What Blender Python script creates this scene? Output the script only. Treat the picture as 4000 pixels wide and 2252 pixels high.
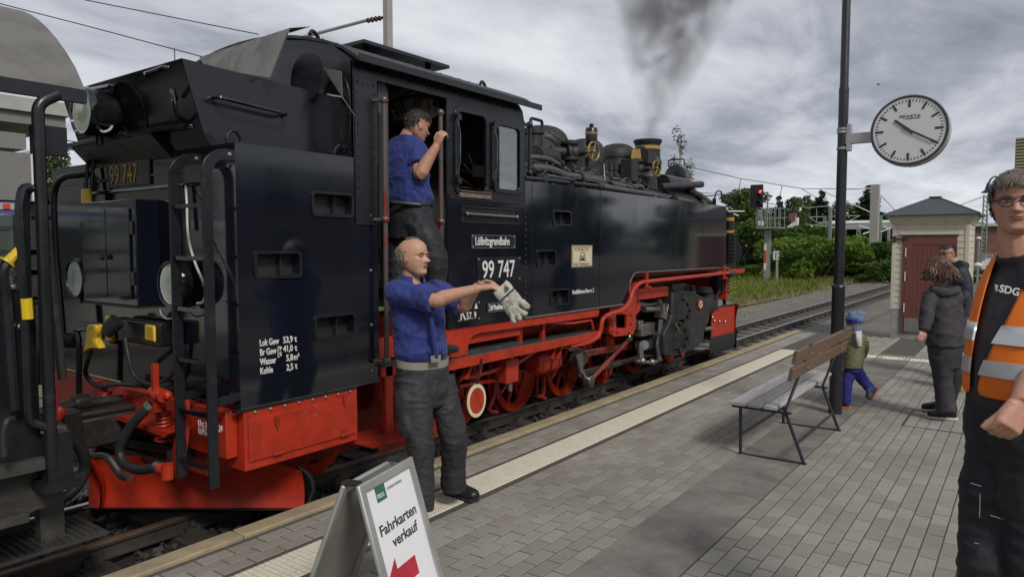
import bpy, bmesh, math, random
import numpy as np
from mathutils import Vector, Matrix, noise
from mathutils.geometry import tessellate_polygon
R = math.radians
random.seed(7)
for o in list(bpy.data.objects): bpy.data.objects.remove(o)
SC = bpy.context.scene
COL = SC.collection
# ---------------------------------------------------------------- camera, world, sun, exposure
CAMH, YAW, PIT, FPX = 1.78, R(36.18), R(3.449), 2771.0
cam = bpy.data.objects.new('camera', bpy.data.cameras.new('camera'))
COL.objects.link(cam); SC.camera = cam
cam.location = (0, 0, CAMH)
cam.rotation_euler = (R(90) - PIT, 0, YAW - R(90))
cam.data.sensor_width = 36; cam.data.lens = FPX / 4000 * 36
cam.data.clip_start = 0.05; cam.data.clip_end = 3000
SUN_EL, SUN_AZ = 42, 243          # degrees: elevation, and compass of the sun from +X towards +Y
sund = bpy.data.lights.new('sun', 'SUN'); sund.energy = 1.5; sund.angle = R(14); sund.color = (1, .95, .88)
sun = bpy.data.objects.new('sun', sund); COL.objects.link(sun)
sdir = Vector((math.cos(R(SUN_AZ)) * math.cos(R(SUN_EL)), math.sin(R(SUN_AZ)) * math.cos(R(SUN_EL)), math.sin(R(SUN_EL))))
sun.rotation_euler = sdir.to_track_quat('Z', 'Y').to_euler(); sun.location = (-20, -20, 40)
SC.view_settings.view_transform = 'Standard'; SC.view_settings.look = 'None'
SC.view_settings.exposure = 0.5; SC.view_settings.gamma = 1
SC.view_settings.use_curve_mapping = False
SC.render.engine = 'CYCLES'
SC.cycles.use_denoising = True
SC.cycles.max_bounces = 6; SC.cycles.transparent_max_bounces = 8; SC.cycles.glossy_bounces = 3
SC.cycles.diffuse_bounces = 3; SC.cycles.transmission_bounces = 6; SC.cycles.volume_bounces = 1
SC.cycles.caustics_reflective = False; SC.cycles.caustics_refractive = False
SC.cycles.sample_clamp_indirect = 4
SC.cycles.volume_step_rate = 1.0; SC.cycles.volume_max_steps = 128

W = bpy.data.worlds.new('World'); SC.world = W; W.use_nodes = True
def build_world():
    nt = W.node_tree; N = nt.nodes; L = nt.links; N.clear()
    def nd(t, **k):
        n = N.new(t)
        for a, b in k.items(): setattr(n, a, b)
        return n
    def mth(op, a, b=None, c=None):
        n = nd('ShaderNodeMath', operation=op)
        for i, q in enumerate((a, b, c)):
            if q is None: continue
            if isinstance(q, (int, float)): n.inputs[i].default_value = q
            else: L.new(q, n.inputs[i])
        return n.outputs[0]
    out = nd('ShaderNodeOutputWorld'); bg = nd('ShaderNodeBackground'); bg.inputs[1].default_value = 0.1
    sky = nd('ShaderNodeTexSky', sky_type='NISHITA'); sky.sun_disc = False
    sky.sun_elevation = R(SUN_EL); sky.sun_rotation = R(90 - SUN_AZ); sky.air_density = 1.0; sky.dust_density = 2.0
    tc = nd('ShaderNodeTexCoord'); sp = nd('ShaderNodeSeparateXYZ'); L.new(tc.outputs['Generated'], sp.inputs[0])
    z = mth('MAXIMUM', sp.outputs[2], 0.0)
    den = mth('ADD', z, 0.13)
    cb = nd('ShaderNodeCombineXYZ'); L.new(mth('DIVIDE', sp.outputs[0], den), cb.inputs[0]); L.new(mth('DIVIDE', sp.outputs[1], den), cb.inputs[1])
    mp = nd('ShaderNodeMapping'); L.new(cb.outputs[0], mp.inputs[0])
    mp.inputs['Rotation'].default_value = (0, 0, R(-14)); mp.inputs['Scale'].default_value = (0.55, 1.0, 1); mp.inputs['Location'].default_value = (3.1, 1.4, 0)
    def nz(scale, det, rough, dist, off):
        m = nd('ShaderNodeMapping'); m.inputs['Location'].default_value = off; L.new(mp.outputs[0], m.inputs[0])
        n = nd('ShaderNodeTexNoise'); n.inputs['Scale'].default_value = scale; n.inputs['Detail'].default_value = det
        n.inputs['Roughness'].default_value = rough; n.inputs['Distortion'].default_value = dist
        L.new(m.outputs[0], n.inputs[0]); return n.outputs[0]
    a = nz(0.55, 5, .55, .5, (0, 0, 0)); b = nz(1.9, 7, .58, .8, (4, 2, 1)); c = nz(6.5, 5, .6, .4, (9, 2, 4))
    s = mth('ADD', mth('MULTIPLY', a, .62), mth('ADD', mth('MULTIPLY', b, .30), mth('MULTIPLY', c, .08)))
    cr = nd('ShaderNodeValToRGB'); L.new(s, cr.inputs[0]); e = cr.color_ramp
    e.elements[0].position = .36; e.elements[0].color = (1.55, 1.72, 2.1, 1)
    e.elements[1].position = .66; e.elements[1].color = (6.6, 6.55, 6.4, 1)
    k = e.elements.new(.44); k.color = (2.55, 2.75, 3.2, 1)
    k = e.elements.new(.50); k.color = (3.8, 4.0, 4.45, 1)
    k = e.elements.new(.57); k.color = (4.9, 5.05, 5.4, 1)
    cov = nd('ShaderNodeMapRange'); L.new(s, cov.inputs[0]); cov.inputs[1].default_value = .72; cov.inputs[2].default_value = .5
    cov.inputs[3].default_value = .88; cov.inputs[4].default_value = 1.0
    mx = nd('ShaderNodeMix', data_type='RGBA'); L.new(cov.outputs[0], mx.inputs['Factor'])
    L.new(sky.outputs[0], mx.inputs['A']); L.new(cr.outputs[0], mx.inputs['B'])
    vs_ = nd('ShaderNodeVectorMath', operation='SCALE'); L.new(mx.outputs['Result'], vs_.inputs[0]); L.new(mth('SUBTRACT', 1.06, mth('MULTIPLY', z, .30)), vs_.inputs['Scale']); L.new(vs_.outputs[0], bg.inputs[0]); L.new(bg.outputs[0], out.inputs[0])
build_world()

# ---------------------------------------------------------------- helpers
Fv = Vector((math.cos(YAW) * math.cos(PIT), math.sin(YAW) * math.cos(PIT), -math.sin(PIT)))
Rv = Vector((math.sin(YAW), -math.cos(YAW), 0)); Uv = Rv.cross(Fv); Cv = Vector((0, 0, CAMH))
def A(x, y, **k):                       # a point of the place, from its sight line and the plane it lies in (survey of the photograph)
    d = Fv + Rv * ((x - 2000) / FPX) - Uv * ((y - 1126) / FPX)
    if 'Y' in k: t = k['Y'] / d.y
    elif 'X' in k: t = k['X'] / d.x
    elif 'z' in k: t = (k['z'] - CAMH) / d.z
    else: t = k['d']
    return Cv + d * t
def proj(p):
    v = Vector(p) - Cv; w = v.dot(Fv)
    return (2000 + FPX * v.dot(Rv) / w, 1126 - FPX * v.dot(Uv) / w, w)
def V(*a): return Vector(a)

class MB:
    def __init__(s): s.v = []; s.f = []
    def add(s, vs, fs):
        b = len(s.v); s.v += [tuple(q) for q in vs]; s.f += [tuple(i + b for i in f) for f in fs]; return s
    def box(s, c, d, rot=None):
        c = Vector(c); h = [q / 2 for q in d]
        vs = [Vector((x * h[0], y * h[1], z * h[2])) for x in (-1, 1) for y in (-1, 1) for z in (-1, 1)]
        if rot is not None: vs = [rot @ q for q in vs]
        return s.add([q + c for q in vs], [(0, 1, 3, 2), (4, 6, 7, 5), (0, 4, 5, 1), (2, 3, 7, 6), (0, 2, 6, 4), (1, 5, 7, 3)])
    def box2(s, a, b):
        return s.box([(p + q) / 2 for p, q in zip(a, b)], [abs(q - p) for p, q in zip(a, b)])
    def bar(s, p0, p1, w, h, up=(0, 0, 1)):           # a flat bar between two points
        p0 = Vector(p0); p1 = Vector(p1); t = (p1 - p0); l = t.length; t.normalize()
        u = Vector(up); sd = t.cross(u)
        if sd.length < 1e-4: sd = t.cross(Vector((1, 0, 0)))
        sd.normalize(); u = sd.cross(t)
        m = Matrix((t, sd, u)).transposed()
        return s.box((p0 + p1) / 2, (l, w, h), m)
    @staticmethod
    def frame(t):
        t = t.normalized(); a = Vector((0, 0, 1)) if abs(t.z) < .9 else Vector((1, 0, 0))
        u = t.cross(a).normalized(); return u, u.cross(t)
    def cyl(s, p0, p1, r0, r1=None, n=16, cap=True):
        p0 = Vector(p0); p1 = Vector(p1); r1 = r0 if r1 is None else r1
        u, w = s.frame(p1 - p0); vs = []
        for p, r in ((p0, r0), (p1, r1)):
            vs += [p + (u * math.cos(2 * math.pi * i / n) + w * math.sin(2 * math.pi * i / n)) * r for i in range(n)]
        fs = [(i, n + i, n + (i + 1) % n, (i + 1) % n) for i in range(n)]
        if cap: fs += [tuple(range(n)), tuple(reversed(range(n, 2 * n)))]
        return s.add(vs, fs)
    def tube(s, pts, r, n=8, closed=False):
        pts = [Vector(p) for p in pts]; m = len(pts); rr = r if isinstance(r, (list, tuple)) else [r] * m
        tg = []
        for i in range(m):
            a = pts[(i - 1) % m] if (closed or i > 0) else pts[0]
            b = pts[(i + 1) % m] if (closed or i < m - 1) else pts[-1]
            t = b - a; tg.append(t.normalized() if t.length > 1e-9 else Vector((1, 0, 0)))
        u, w = s.frame(tg[0]); vs = []
        for i in range(m):
            u = (u - tg[i] * u.dot(tg[i]));
            u = u.normalized() if u.length > 1e-6 else s.frame(tg[i])[0]
            w = u.cross(tg[i])
            vs += [pts[i] + (u * math.cos(2 * math.pi * k / n) + w * math.sin(2 * math.pi * k / n)) * rr[i] for k in range(n)]
        fs = []
        for i in range(m if closed else m - 1):
            j = (i + 1) % m
            fs += [(i * n + k, i * n + (k + 1) % n, j * n + (k + 1) % n, j * n + k) for k in range(n)]
        if not closed: fs += [tuple(reversed(range(n))), tuple(range((m - 1) * n, m * n))]
        return s.add(vs, fs)
    def lathe(s, prof, o, ax, n=24, arc=None):        # prof: (distance along axis, radius)
        o = Vector(o); ax = Vector(ax).normalized(); u, w = s.frame(ax); vs = []; m = len(prof)
        for t, r in prof:
            vs += [o + ax * t + (u * math.cos(2 * math.pi * k / n) + w * math.sin(2 * math.pi * k / n)) * max(r, 1e-5) for k in range(n)]
        fs = [(i * n + k, (i + 1) * n + k, (i + 1) * n + (k + 1) % n, i * n + (k + 1) % n) for i in range(m - 1) for k in range(n)]
        if prof[0][1] > 1e-4: fs.append(tuple(range(n)))
        if prof[-1][1] > 1e-4: fs.append(tuple(reversed(range((m - 1) * n, m * n))))
        return s.add(vs, fs)
    def ell(s, c, r, n=16, m=10, rot=None):
        c = Vector(c); r = (r, r, r) if isinstance(r, (int, float)) else r; vs = []
        for j in range(m + 1):
            th = math.pi * j / m
            for k in range(n):
                ph = 2 * math.pi * k / n
                q = Vector((math.sin(th) * math.cos(ph) * r[0], math.sin(th) * math.sin(ph) * r[1], math.cos(th) * r[2]))
                vs.append((rot @ q if rot is not None else q) + c)
        return s.add(vs, [(j * n + k, (j + 1) * n + k, (j + 1) * n + (k + 1) % n, j * n + (k + 1) % n) for j in range(m) for k in range(n)])
    def sheet(s, outer, holes, o, u, v, w, t):        # a plate with openings: outline in (u, v), thickness t along w
        o, u, v, w = Vector(o), Vector(u), Vector(v), Vector(w)
        loops = [list(outer)] + [list(h) for h in holes]
        flat = [p for l in loops for p in l]
        tris = tessellate_polygon([[Vector((p[0], p[1], 0)) for p in l] for l in loops])
        n = len(flat); vs = [o + u * p[0] + v * p[1] for p in flat]; vs += [q + w * t for q in vs]
        fs = [tuple(x) for x in tris] + [tuple(i + n for i in reversed(x)) for x in tris]; b = 0
        for l in loops:
            k = len(l); fs += [(b + i, b + (i + 1) % k, b + (i + 1) % k + n, b + i + n) for i in range(k)]; b += k
        return s.add(vs, fs)
    def prism(s, poly, o, u, v, w, t): return s.sheet(poly, [], o, u, v, w, t)
    def rivets(s, pts, nrm, r=.008, h=.006, n=6):
        nrm = Vector(nrm)
        for p in pts: s.lathe([(0, r), (h * .7, r * .8), (h, r * .35)], p, nrm, n)
        return s
    def mesh(s, name, sharp=35):
        me = bpy.data.meshes.new(name); me.from_pydata(s.v, [], s.f); me.validate(); fixn(me, sharp); return me
    def build(s, name, mat, parent=None, sharp=35, bevel=0, kind=None):
        o = bpy.data.objects.new(name, s.mesh(name, sharp)); COL.objects.link(o)
        o.data.materials.append(M[mat] if isinstance(mat, str) else mat)
        if bevel:
            b = o.modifiers.new('bevel', 'BEVEL'); b.width = bevel; b.segments = 2; b.limit_method = 'ANGLE'; b.angle_limit = R(40)
        if parent is not None: setparent(o, parent)
        if kind: o['kind'] = kind
        return o
def pieces(mb):                                       # the separate pieces of a builder, grouped by touching bounding boxes
    n = len(mb.v); par = list(range(n))
    def fd(a):
        while par[a] != a: par[a] = par[par[a]]; a = par[a]
        return a
    for f in mb.f:
        for i in f[1:]: par[fd(i)] = fd(f[0])
    gr = {}
    for i in range(n): gr.setdefault(fd(i), []).append(i)
    ks = list(gr); bx = {k: (np.min([mb.v[i] for i in gr[k]], 0) - .002, np.max([mb.v[i] for i in gr[k]], 0) + .002) for k in ks}
    for a in range(len(ks)):
        for b in range(a):
            A0, A1 = bx[ks[a]]; B0, B1 = bx[ks[b]]
            if (A0 <= B1).all() and (B0 <= A1).all(): par[fd(ks[a])] = fd(ks[b])
    out = {}
    for i in range(n): out.setdefault(fd(i), []).append(i)
    fs = {}
    for f in mb.f: fs.setdefault(fd(f[0]), []).append(f)
    res = []
    for k, ids in out.items():
        m = {i: j for j, i in enumerate(ids)}; q = MB(); q.v = [mb.v[i] for i in ids]; q.f = [tuple(m[i] for i in f) for f in fs.get(k, [])]; res.append(q)
    return res
def each(mb, name, mat, parent, **k): return [q.build(name, mat, parent, **k) for q in pieces(mb)]
def fixn(me, sharp=35):
    bm = bmesh.new(); bm.from_mesh(me); bmesh.ops.recalc_face_normals(bm, faces=bm.faces); bm.to_mesh(me); bm.free()
    me.shade_smooth(); me.set_sharp_from_angle(angle=R(sharp))
def world_of(o):
    m = o.matrix_parent_inverse @ Matrix.LocRotScale(o.location, o.rotation_euler, o.scale) if o.parent else Matrix.LocRotScale(o.location, o.rotation_euler, o.scale)
    return world_of(o.parent) @ m if o.parent else m
def setparent(o, p):
    o.parent = p; o.matrix_parent_inverse = world_of(p).inverted()
def tag(o, label=None, cat=None, group=None, kind=None):
    for k, q in (('label', label), ('category', cat), ('group', group), ('kind', kind)):
        if q: o[k] = q
    return o
def thing(name, label, cat, loc=(0, 0, 0), group=None):
    o = bpy.data.objects.new(name, None); COL.objects.link(o); o.location = loc; o.empty_display_size = .1
    return tag(o, label, cat, group)
def child(name, me, mat, parent):
    o = bpy.data.objects.new(name, me); COL.objects.link(o)
    if mat and not me.materials: me.materials.append(M[mat])
    setparent(o, parent); return o
def dup(root, parent=None):
    c = root.copy(); COL.objects.link(c)
    if parent is not None: c.parent = parent
    for ch in [q for q in bpy.data.objects if q.parent == root]: dup(ch, c)
    return c
def fillet(pts, r, k=5):
    pts = [Vector(p) for p in pts]; out = [pts[0]]
    for i in range(1, len(pts) - 1):
        a, b, c = pts[i - 1], pts[i], pts[i + 1]; d1 = (a - b); d2 = (c - b); q = min(r, d1.length * .48, d2.length * .48)
        p1 = b + d1.normalized() * q; p2 = b + d2.normalized() * q
        for j in range(k + 1):
            t = j / k; out.append(p1 * (1 - t) ** 2 + b * 2 * t * (1 - t) + p2 * t ** 2)
    return out + [pts[-1]]
def rrect(x0, y0, x1, y1, r, k=4):
    out = []
    for cx, cy, a in ((x1 - r, y1 - r, 0), (x0 + r, y1 - r, 90), (x0 + r, y0 + r, 180), (x1 - r, y0 + r, 270)):
        out += [(cx + r * math.cos(R(a + 90 * j / k)), cy + r * math.sin(R(a + 90 * j / k))) for j in range(k + 1)]
    return out
def oval(cx, cy, rx, ry, n=24, p=2.0):
    out = []
    for i in range(n):
        a = 2 * math.pi * i / n; c, s = math.cos(a), math.sin(a)
        out.append((cx + rx * math.copysign(abs(c) ** (2 / p), c), cy + ry * math.copysign(abs(s) ** (2 / p), s)))
    return out
def spline(pts, k=6):                                  # Catmull-Rom through points
    pts = [Vector(p) for p in pts]; q = [pts[0] * 2 - pts[1]] + pts + [pts[-1] * 2 - pts[-2]]; out = []
    for i in range(1, len(q) - 2):
        for j in range(k):
            t = j / k
            out.append(.5 * ((2 * q[i]) + (q[i + 1] - q[i - 1]) * t + (2 * q[i - 1] - 5 * q[i] + 4 * q[i + 1] - q[i + 2]) * t * t + (3 * q[i] - q[i - 1] - 3 * q[i + 1] + q[i + 2]) * t ** 3))
    return out + [pts[-1]]
def text(name, s, mat, o, u, v, size, parent=None, sx=1.0, ext=.002, align='LEFT', shear=0, bold=0, spacing=1.0, width=None):
    cu = bpy.data.curves.new(name, 'FONT'); cu.body = s; cu.size = size; cu.extrude = ext; cu.align_x = align; cu.shear = shear; cu.offset = bold
    cu.resolution_u = 3; cu.space_character = spacing
    ob = bpy.data.objects.new(name, cu); COL.objects.link(ob)
    dg = bpy.context.evaluated_depsgraph_get(); me = bpy.data.meshes.new_from_object(ob.evaluated_get(dg))
    bpy.data.objects.remove(ob)
    u = Vector(u).normalized(); v = Vector(v).normalized(); w = u.cross(v)
    if width: xs = [q.co.x for q in me.vertices]; sx = width / (max(xs) - min(xs))
    m = Matrix((u * sx, v, w)).transposed().to_4x4(); m.translation = Vector(o); me.transform(m)
    me.materials.append(M[mat]); ob = bpy.data.objects.new(name, me); COL.objects.link(ob)
    if parent is not None: setparent(ob, parent)
    return ob

# ---------------------------------------------------------------- materials
M = {}
def pmat(name, c, r=.5, m=0.0, var=.12, vs=6.0, c2=None, c2at=(.45, .7), bump=0.0, bs=80.0, coat=0.0, rv=.1, spec=.5, stretch=(1, 1, 1), sheen=0, wave=None):
    mt = bpy.data.materials.new(name); mt.use_nodes = True; nt = mt.node_tree; N = nt.nodes; L = nt.links
    b = N['Principled BSDF']; b.inputs['Metallic'].default_value = m; b.inputs['Roughness'].default_value = r
    b.inputs['Coat Weight'].default_value = coat; b.inputs['Coat Roughness'].default_value = .06; b.inputs['Specular IOR Level'].default_value = spec
    if sheen: b.inputs['Sheen Weight'].default_value = sheen
    tc = N.new('ShaderNodeTexCoord'); mp = N.new('ShaderNodeMapping'); mp.inputs['Scale'].default_value = stretch
    L.new(tc.outputs['Object'], mp.inputs[0])
    nz = N.new('ShaderNodeTexNoise'); nz.inputs['Scale'].default_value = vs; nz.inputs['Detail'].default_value = 6; nz.inputs['Roughness'].default_value = .65
    L.new(mp.outputs[0], nz.inputs[0])
    cr = N.new('ShaderNodeValToRGB'); e = cr.color_ramp; L.new(nz.outputs[0], cr.inputs[0])
    lo = [max(0, q * (1 - var)) for q in c]; hi = [min(1, q * (1 + var)) for q in c]
    e.elements[0].position = .3; e.elements[0].color = (*lo, 1); e.elements[1].position = .7; e.elements[1].color = (*hi, 1)
    col = cr.outputs[0]
    if c2 is not None:
        n2 = N.new('ShaderNodeTexNoise'); n2.inputs['Scale'].default_value = vs * 1.7; n2.inputs['Detail'].default_value = 8; n2.inputs['Roughness'].default_value = .7
        L.new(mp.outputs[0], n2.inputs[0])
        mr = N.new('ShaderNodeMapRange'); mr.inputs[1].default_value, mr.inputs[2].default_value = c2at; L.new(n2.outputs[0], mr.inputs[0])
        mx = N.new('ShaderNodeMix'); mx.data_type = 'RGBA'; L.new(mr.outputs[0], mx.inputs['Factor']); L.new(col, mx.inputs['A'])
        mx.inputs['B'].default_value = (*c2, 1); col = mx.outputs['Result']
    L.new(col, b.inputs['Base Color'])
    if rv:
        mr = N.new('ShaderNodeMapRange'); L.new(nz.outputs[0], mr.inputs[0]); mr.inputs[1].default_value = .3; mr.inputs[2].default_value = .7
        mr.inputs[3].default_value = max(.02, r - rv); mr.inputs[4].default_value = min(1, r + rv); L.new(mr.outputs[0], b.inputs['Roughness'])
    if bump:
        n3 = N.new('ShaderNodeTexNoise'); n3.inputs['Scale'].default_value = bs; n3.inputs['Detail'].default_value = 4; L.new(mp.outputs[0], n3.inputs[0])
        bp = N.new('ShaderNodeBump'); bp.inputs['Strength'].default_value = bump; bp.inputs['Distance'].default_value = .01
        L.new(n3.outputs[0], bp.inputs['Height']); L.new(bp.outputs[0], b.inputs['Normal'])
    M[name] = mt; return mt
def glassmat(name, tint=(.9, .95, .93), r=.02, mixv=.75):
    mt = bpy.data.materials.new(name); mt.use_nodes = True; nt = mt.node_tree; N = nt.nodes; L = nt.links; N.clear()
    out = N.new('ShaderNodeOutputMaterial'); t = N.new('ShaderNodeBsdfTransparent'); t.inputs[0].default_value = (*tint, 1)
    g = N.new('ShaderNodeBsdfGlossy'); g.inputs['Roughness'].default_value = r; fr = N.new('ShaderNodeLayerWeight'); pw = N.new('ShaderNodeMath'); pw.operation = 'POWER'; L.new(fr.outputs['Facing'], pw.inputs[0]); pw.inputs[1].default_value = 4.0
    ad = N.new('ShaderNodeMath'); ad.operation = 'MULTIPLY_ADD'; L.new(pw.outputs[0], ad.inputs[0]); ad.inputs[1].default_value = .7; ad.inputs[2].default_value = (1 - mixv) * .5
    mx = N.new('ShaderNodeMixShader'); L.new(ad.outputs[0], mx.inputs[0]); L.new(t.outputs[0], mx.inputs[1]); L.new(g.outputs[0], mx.inputs[2]); L.new(mx.outputs[0], out.inputs[0])
    M[name] = mt
def emat(name, c, s):
    mt = bpy.data.materials.new(name); mt.use_nodes = True; b = mt.node_tree.nodes['Principled BSDF']
    b.inputs['Base Color'].default_value = (*[q * .3 for q in c], 1); b.inputs['Emission Color'].default_value = (*c, 1); b.inputs['Emission Strength'].default_value = s; M[name] = mt
# locomotive and carriage
pmat('black_gloss', (.007, .009, .016), .10, coat=.6, rv=.055, vs=3.2, bump=.035, bs=2.4, spec=.6, stretch=(1, 1, .4))
pmat('black_semi', (.014, .015, .019), .2, rv=.05, vs=3, bump=.03, bs=3)
pmat('black_satin', (.014, .015, .019), .28, c2=(.05, .045, .04), c2at=(.55, .85), vs=5, rv=.1, bump=.06, bs=14)
pmat('black_sooty', (.022, .022, .024), .55, c2=(.075, .07, .062), c2at=(.5, .8), vs=4, bump=.15, bs=40)
pmat('bare_plate', (.15, .145, .13), .5, c2=(.05, .048, .05), c2at=(.45, .75), vs=3, bump=.05)
pmat('red_paint', (.45, .034, .013), .38, c2=(.15, .022, .012), c2at=(.48, .82), vs=4.5, rv=.1, bump=.06, bs=20)
pmat('red_dusty', (.34, .030, .018), .5, c2=(.09, .03, .02), c2at=(.45, .75), vs=6, bump=.1, bs=40)
pmat('steel_worn', (.30, .28, .26), .38, .8, c2=(.10, .08, .07), c2at=(.5, .75), vs=14)
pmat('steel_rod', (.36, .35, .34), .3, .9, c2=(.16, .13, .11), c2at=(.5, .8), vs=10)
pmat('steel_dark', (.055, .05, .048), .45, .5, c2=(.12, .10, .08), c2at=(.5, .8), vs=9, bump=.1)
pmat('tread', (.10, .10, .105), .42, .6, c2=(.2, .2, .2), c2at=(.5, .7), vs=18, bump=.4, bs=60)
pmat('bolt', (.30, .29, .28), .4, .6, var=.3)
pmat('brass', (.42, .29, .09), .35, .8)
pmat('ochre_band', (.42, .24, .05), .4)
pmat('yellow_plastic', (.75, .50, .02), .4, c2=(.5, .32, .03))
pmat('rubber', (.022, .022, .024), .55, bump=.1)
pmat('pipe_wrap', (.07, .068, .07), .6, c2=(.13, .125, .12), c2at=(.45, .75), vs=12, bump=.2)
pmat('white_paint', (.74, .73, .70), .45, var=.06)
pmat('letter_white', (.72, .72, .69), .45, var=.05)
pmat('letter_black', (.02, .02, .02), .5)
pmat('gold_letter', (.50, .31, .07), .35, .3)
pmat('cream_plate', (.66, .62, .44), .4, var=.04)
pmat('print_red', (.42, .05, .03), .5)
pmat('cable_white', (.6, .58, .52), .5)
pmat('lamp_reflector', (.80, .84, .79), .4, var=.06)
pmat('lamp_red', (.45, .02, .02), .2)
pmat('dial_white', (.80, .80, .76), .35, var=.04)
pmat('canvas_green', (.055, .065, .06), .8, bump=.15)
pmat('wood_worn', (.16, .09, .06), .7, c2=(.30, .27, .24), vs=8, stretch=(1, 6, 6))
pmat('copper', (.45, .2, .09), .4, .7)
glassmat('glass', mixv=.6); glassmat('glass_lamp', (.95, .98, .95), .03, .92)
# ================================================================ SETTING: ground, platform, tracks
def ground_mat():
    mt = bpy.data.materials.new('gravel_ground'); mt.use_nodes = True; nt = mt.node_tree; N = nt.nodes; L = nt.links; b = N['Principled BSDF']
    b.inputs['Roughness'].default_value = .9
    g = N.new('ShaderNodeNewGeometry')
    def nz(s, d=6, r=.6):
        n = N.new('ShaderNodeTexNoise'); n.inputs['Scale'].default_value = s; n.inputs['Detail'].default_value = d; n.inputs['Roughness'].default_value = r; L.new(g.outputs['Position'], n.inputs[0]); return n.outputs[0]
    vo = N.new('ShaderNodeTexVoronoi'); vo.inputs['Scale'].default_value = 26; L.new(g.outputs['Position'], vo.inputs[0])
    cr = N.new('ShaderNodeValToRGB'); L.new(nz(.5), cr.inputs[0]); e = cr.color_ramp
    e.elements[0].position = .35; e.elements[0].color = (.11, .10, .088, 1); e.elements[1].position = .65; e.elements[1].color = (.20, .175, .135, 1)
    m1 = N.new('ShaderNodeMix'); m1.data_type = 'RGBA'; m1.blend_type = 'MULTIPLY'; m1.inputs['Factor'].default_value = .6
    L.new(cr.outputs[0], m1.inputs['A']); L.new(vo.outputs['Color'], m1.inputs['B'])
    m2 = N.new('ShaderNodeMix'); m2.data_type = 'RGBA'; m2.blend_type = 'SCREEN'; m2.inputs['Factor'].default_value = .12
    L.new(m1.outputs['Result'], m2.inputs['A']); L.new(nz(60), m2.inputs['B']); L.new(m2.outputs['Result'], b.inputs['Base Color'])
    bp = N.new('ShaderNodeBump'); bp.inputs['Strength'].default_value = .8; bp.inputs['Distance'].default_value = .03; L.new(vo.outputs['Distance'], bp.inputs['Height']); L.new(bp.outputs[0], b.inputs['Normal'])
    M['gravel_ground'] = mt
ground_mat()
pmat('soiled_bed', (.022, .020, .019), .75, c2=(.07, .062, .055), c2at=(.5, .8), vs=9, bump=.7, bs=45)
pmat('ballast_stone', (.22, .205, .18), .85, var=.35, vs=3, c2=(.36, .34, .31), c2at=(.5, .75))
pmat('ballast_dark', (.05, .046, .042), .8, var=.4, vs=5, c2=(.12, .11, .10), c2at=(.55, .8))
pmat('sleeper_wood', (.045, .038, .032), .85, c2=(.09, .08, .07), vs=6, bump=.3, stretch=(6, 1, 6))
pmat('rail_side', (.058, .045, .037), .75, c2=(.035, .032, .03), vs=5, bump=.15)
pmat('rail_rust', (.17, .105, .062), .55, .3, c2=(.07, .055, .045), vs=4, bump=.1)
pmat('rail_head', (.42, .40, .38), .3, .9, c2=(.22, .19, .17), c2at=(.5, .8), vs=4, stretch=(.3, 3, 3))
pmat('kerb_sand', (.38, .30, .18), .85, c2=(.22, .19, .145), c2at=(.42, .7), vs=2.2, bump=.25, bs=160)
pmat('tactile_cream', (.68, .63, .51), .8, c2=(.34, .31, .26), c2at=(.52, .8), vs=4, bump=.15, bs=200)
pmat('concrete_old', (.235, .215, .185), .85, c2=(.13, .122, .112), c2at=(.4, .68), vs=1.7, bump=.12, bs=150)
pmat('joint_sand', (.085, .078, .062), .9, var=.3, vs=30)
pmat('edge_concrete', (.12, .11, .1), .85, bump=.3)
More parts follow.
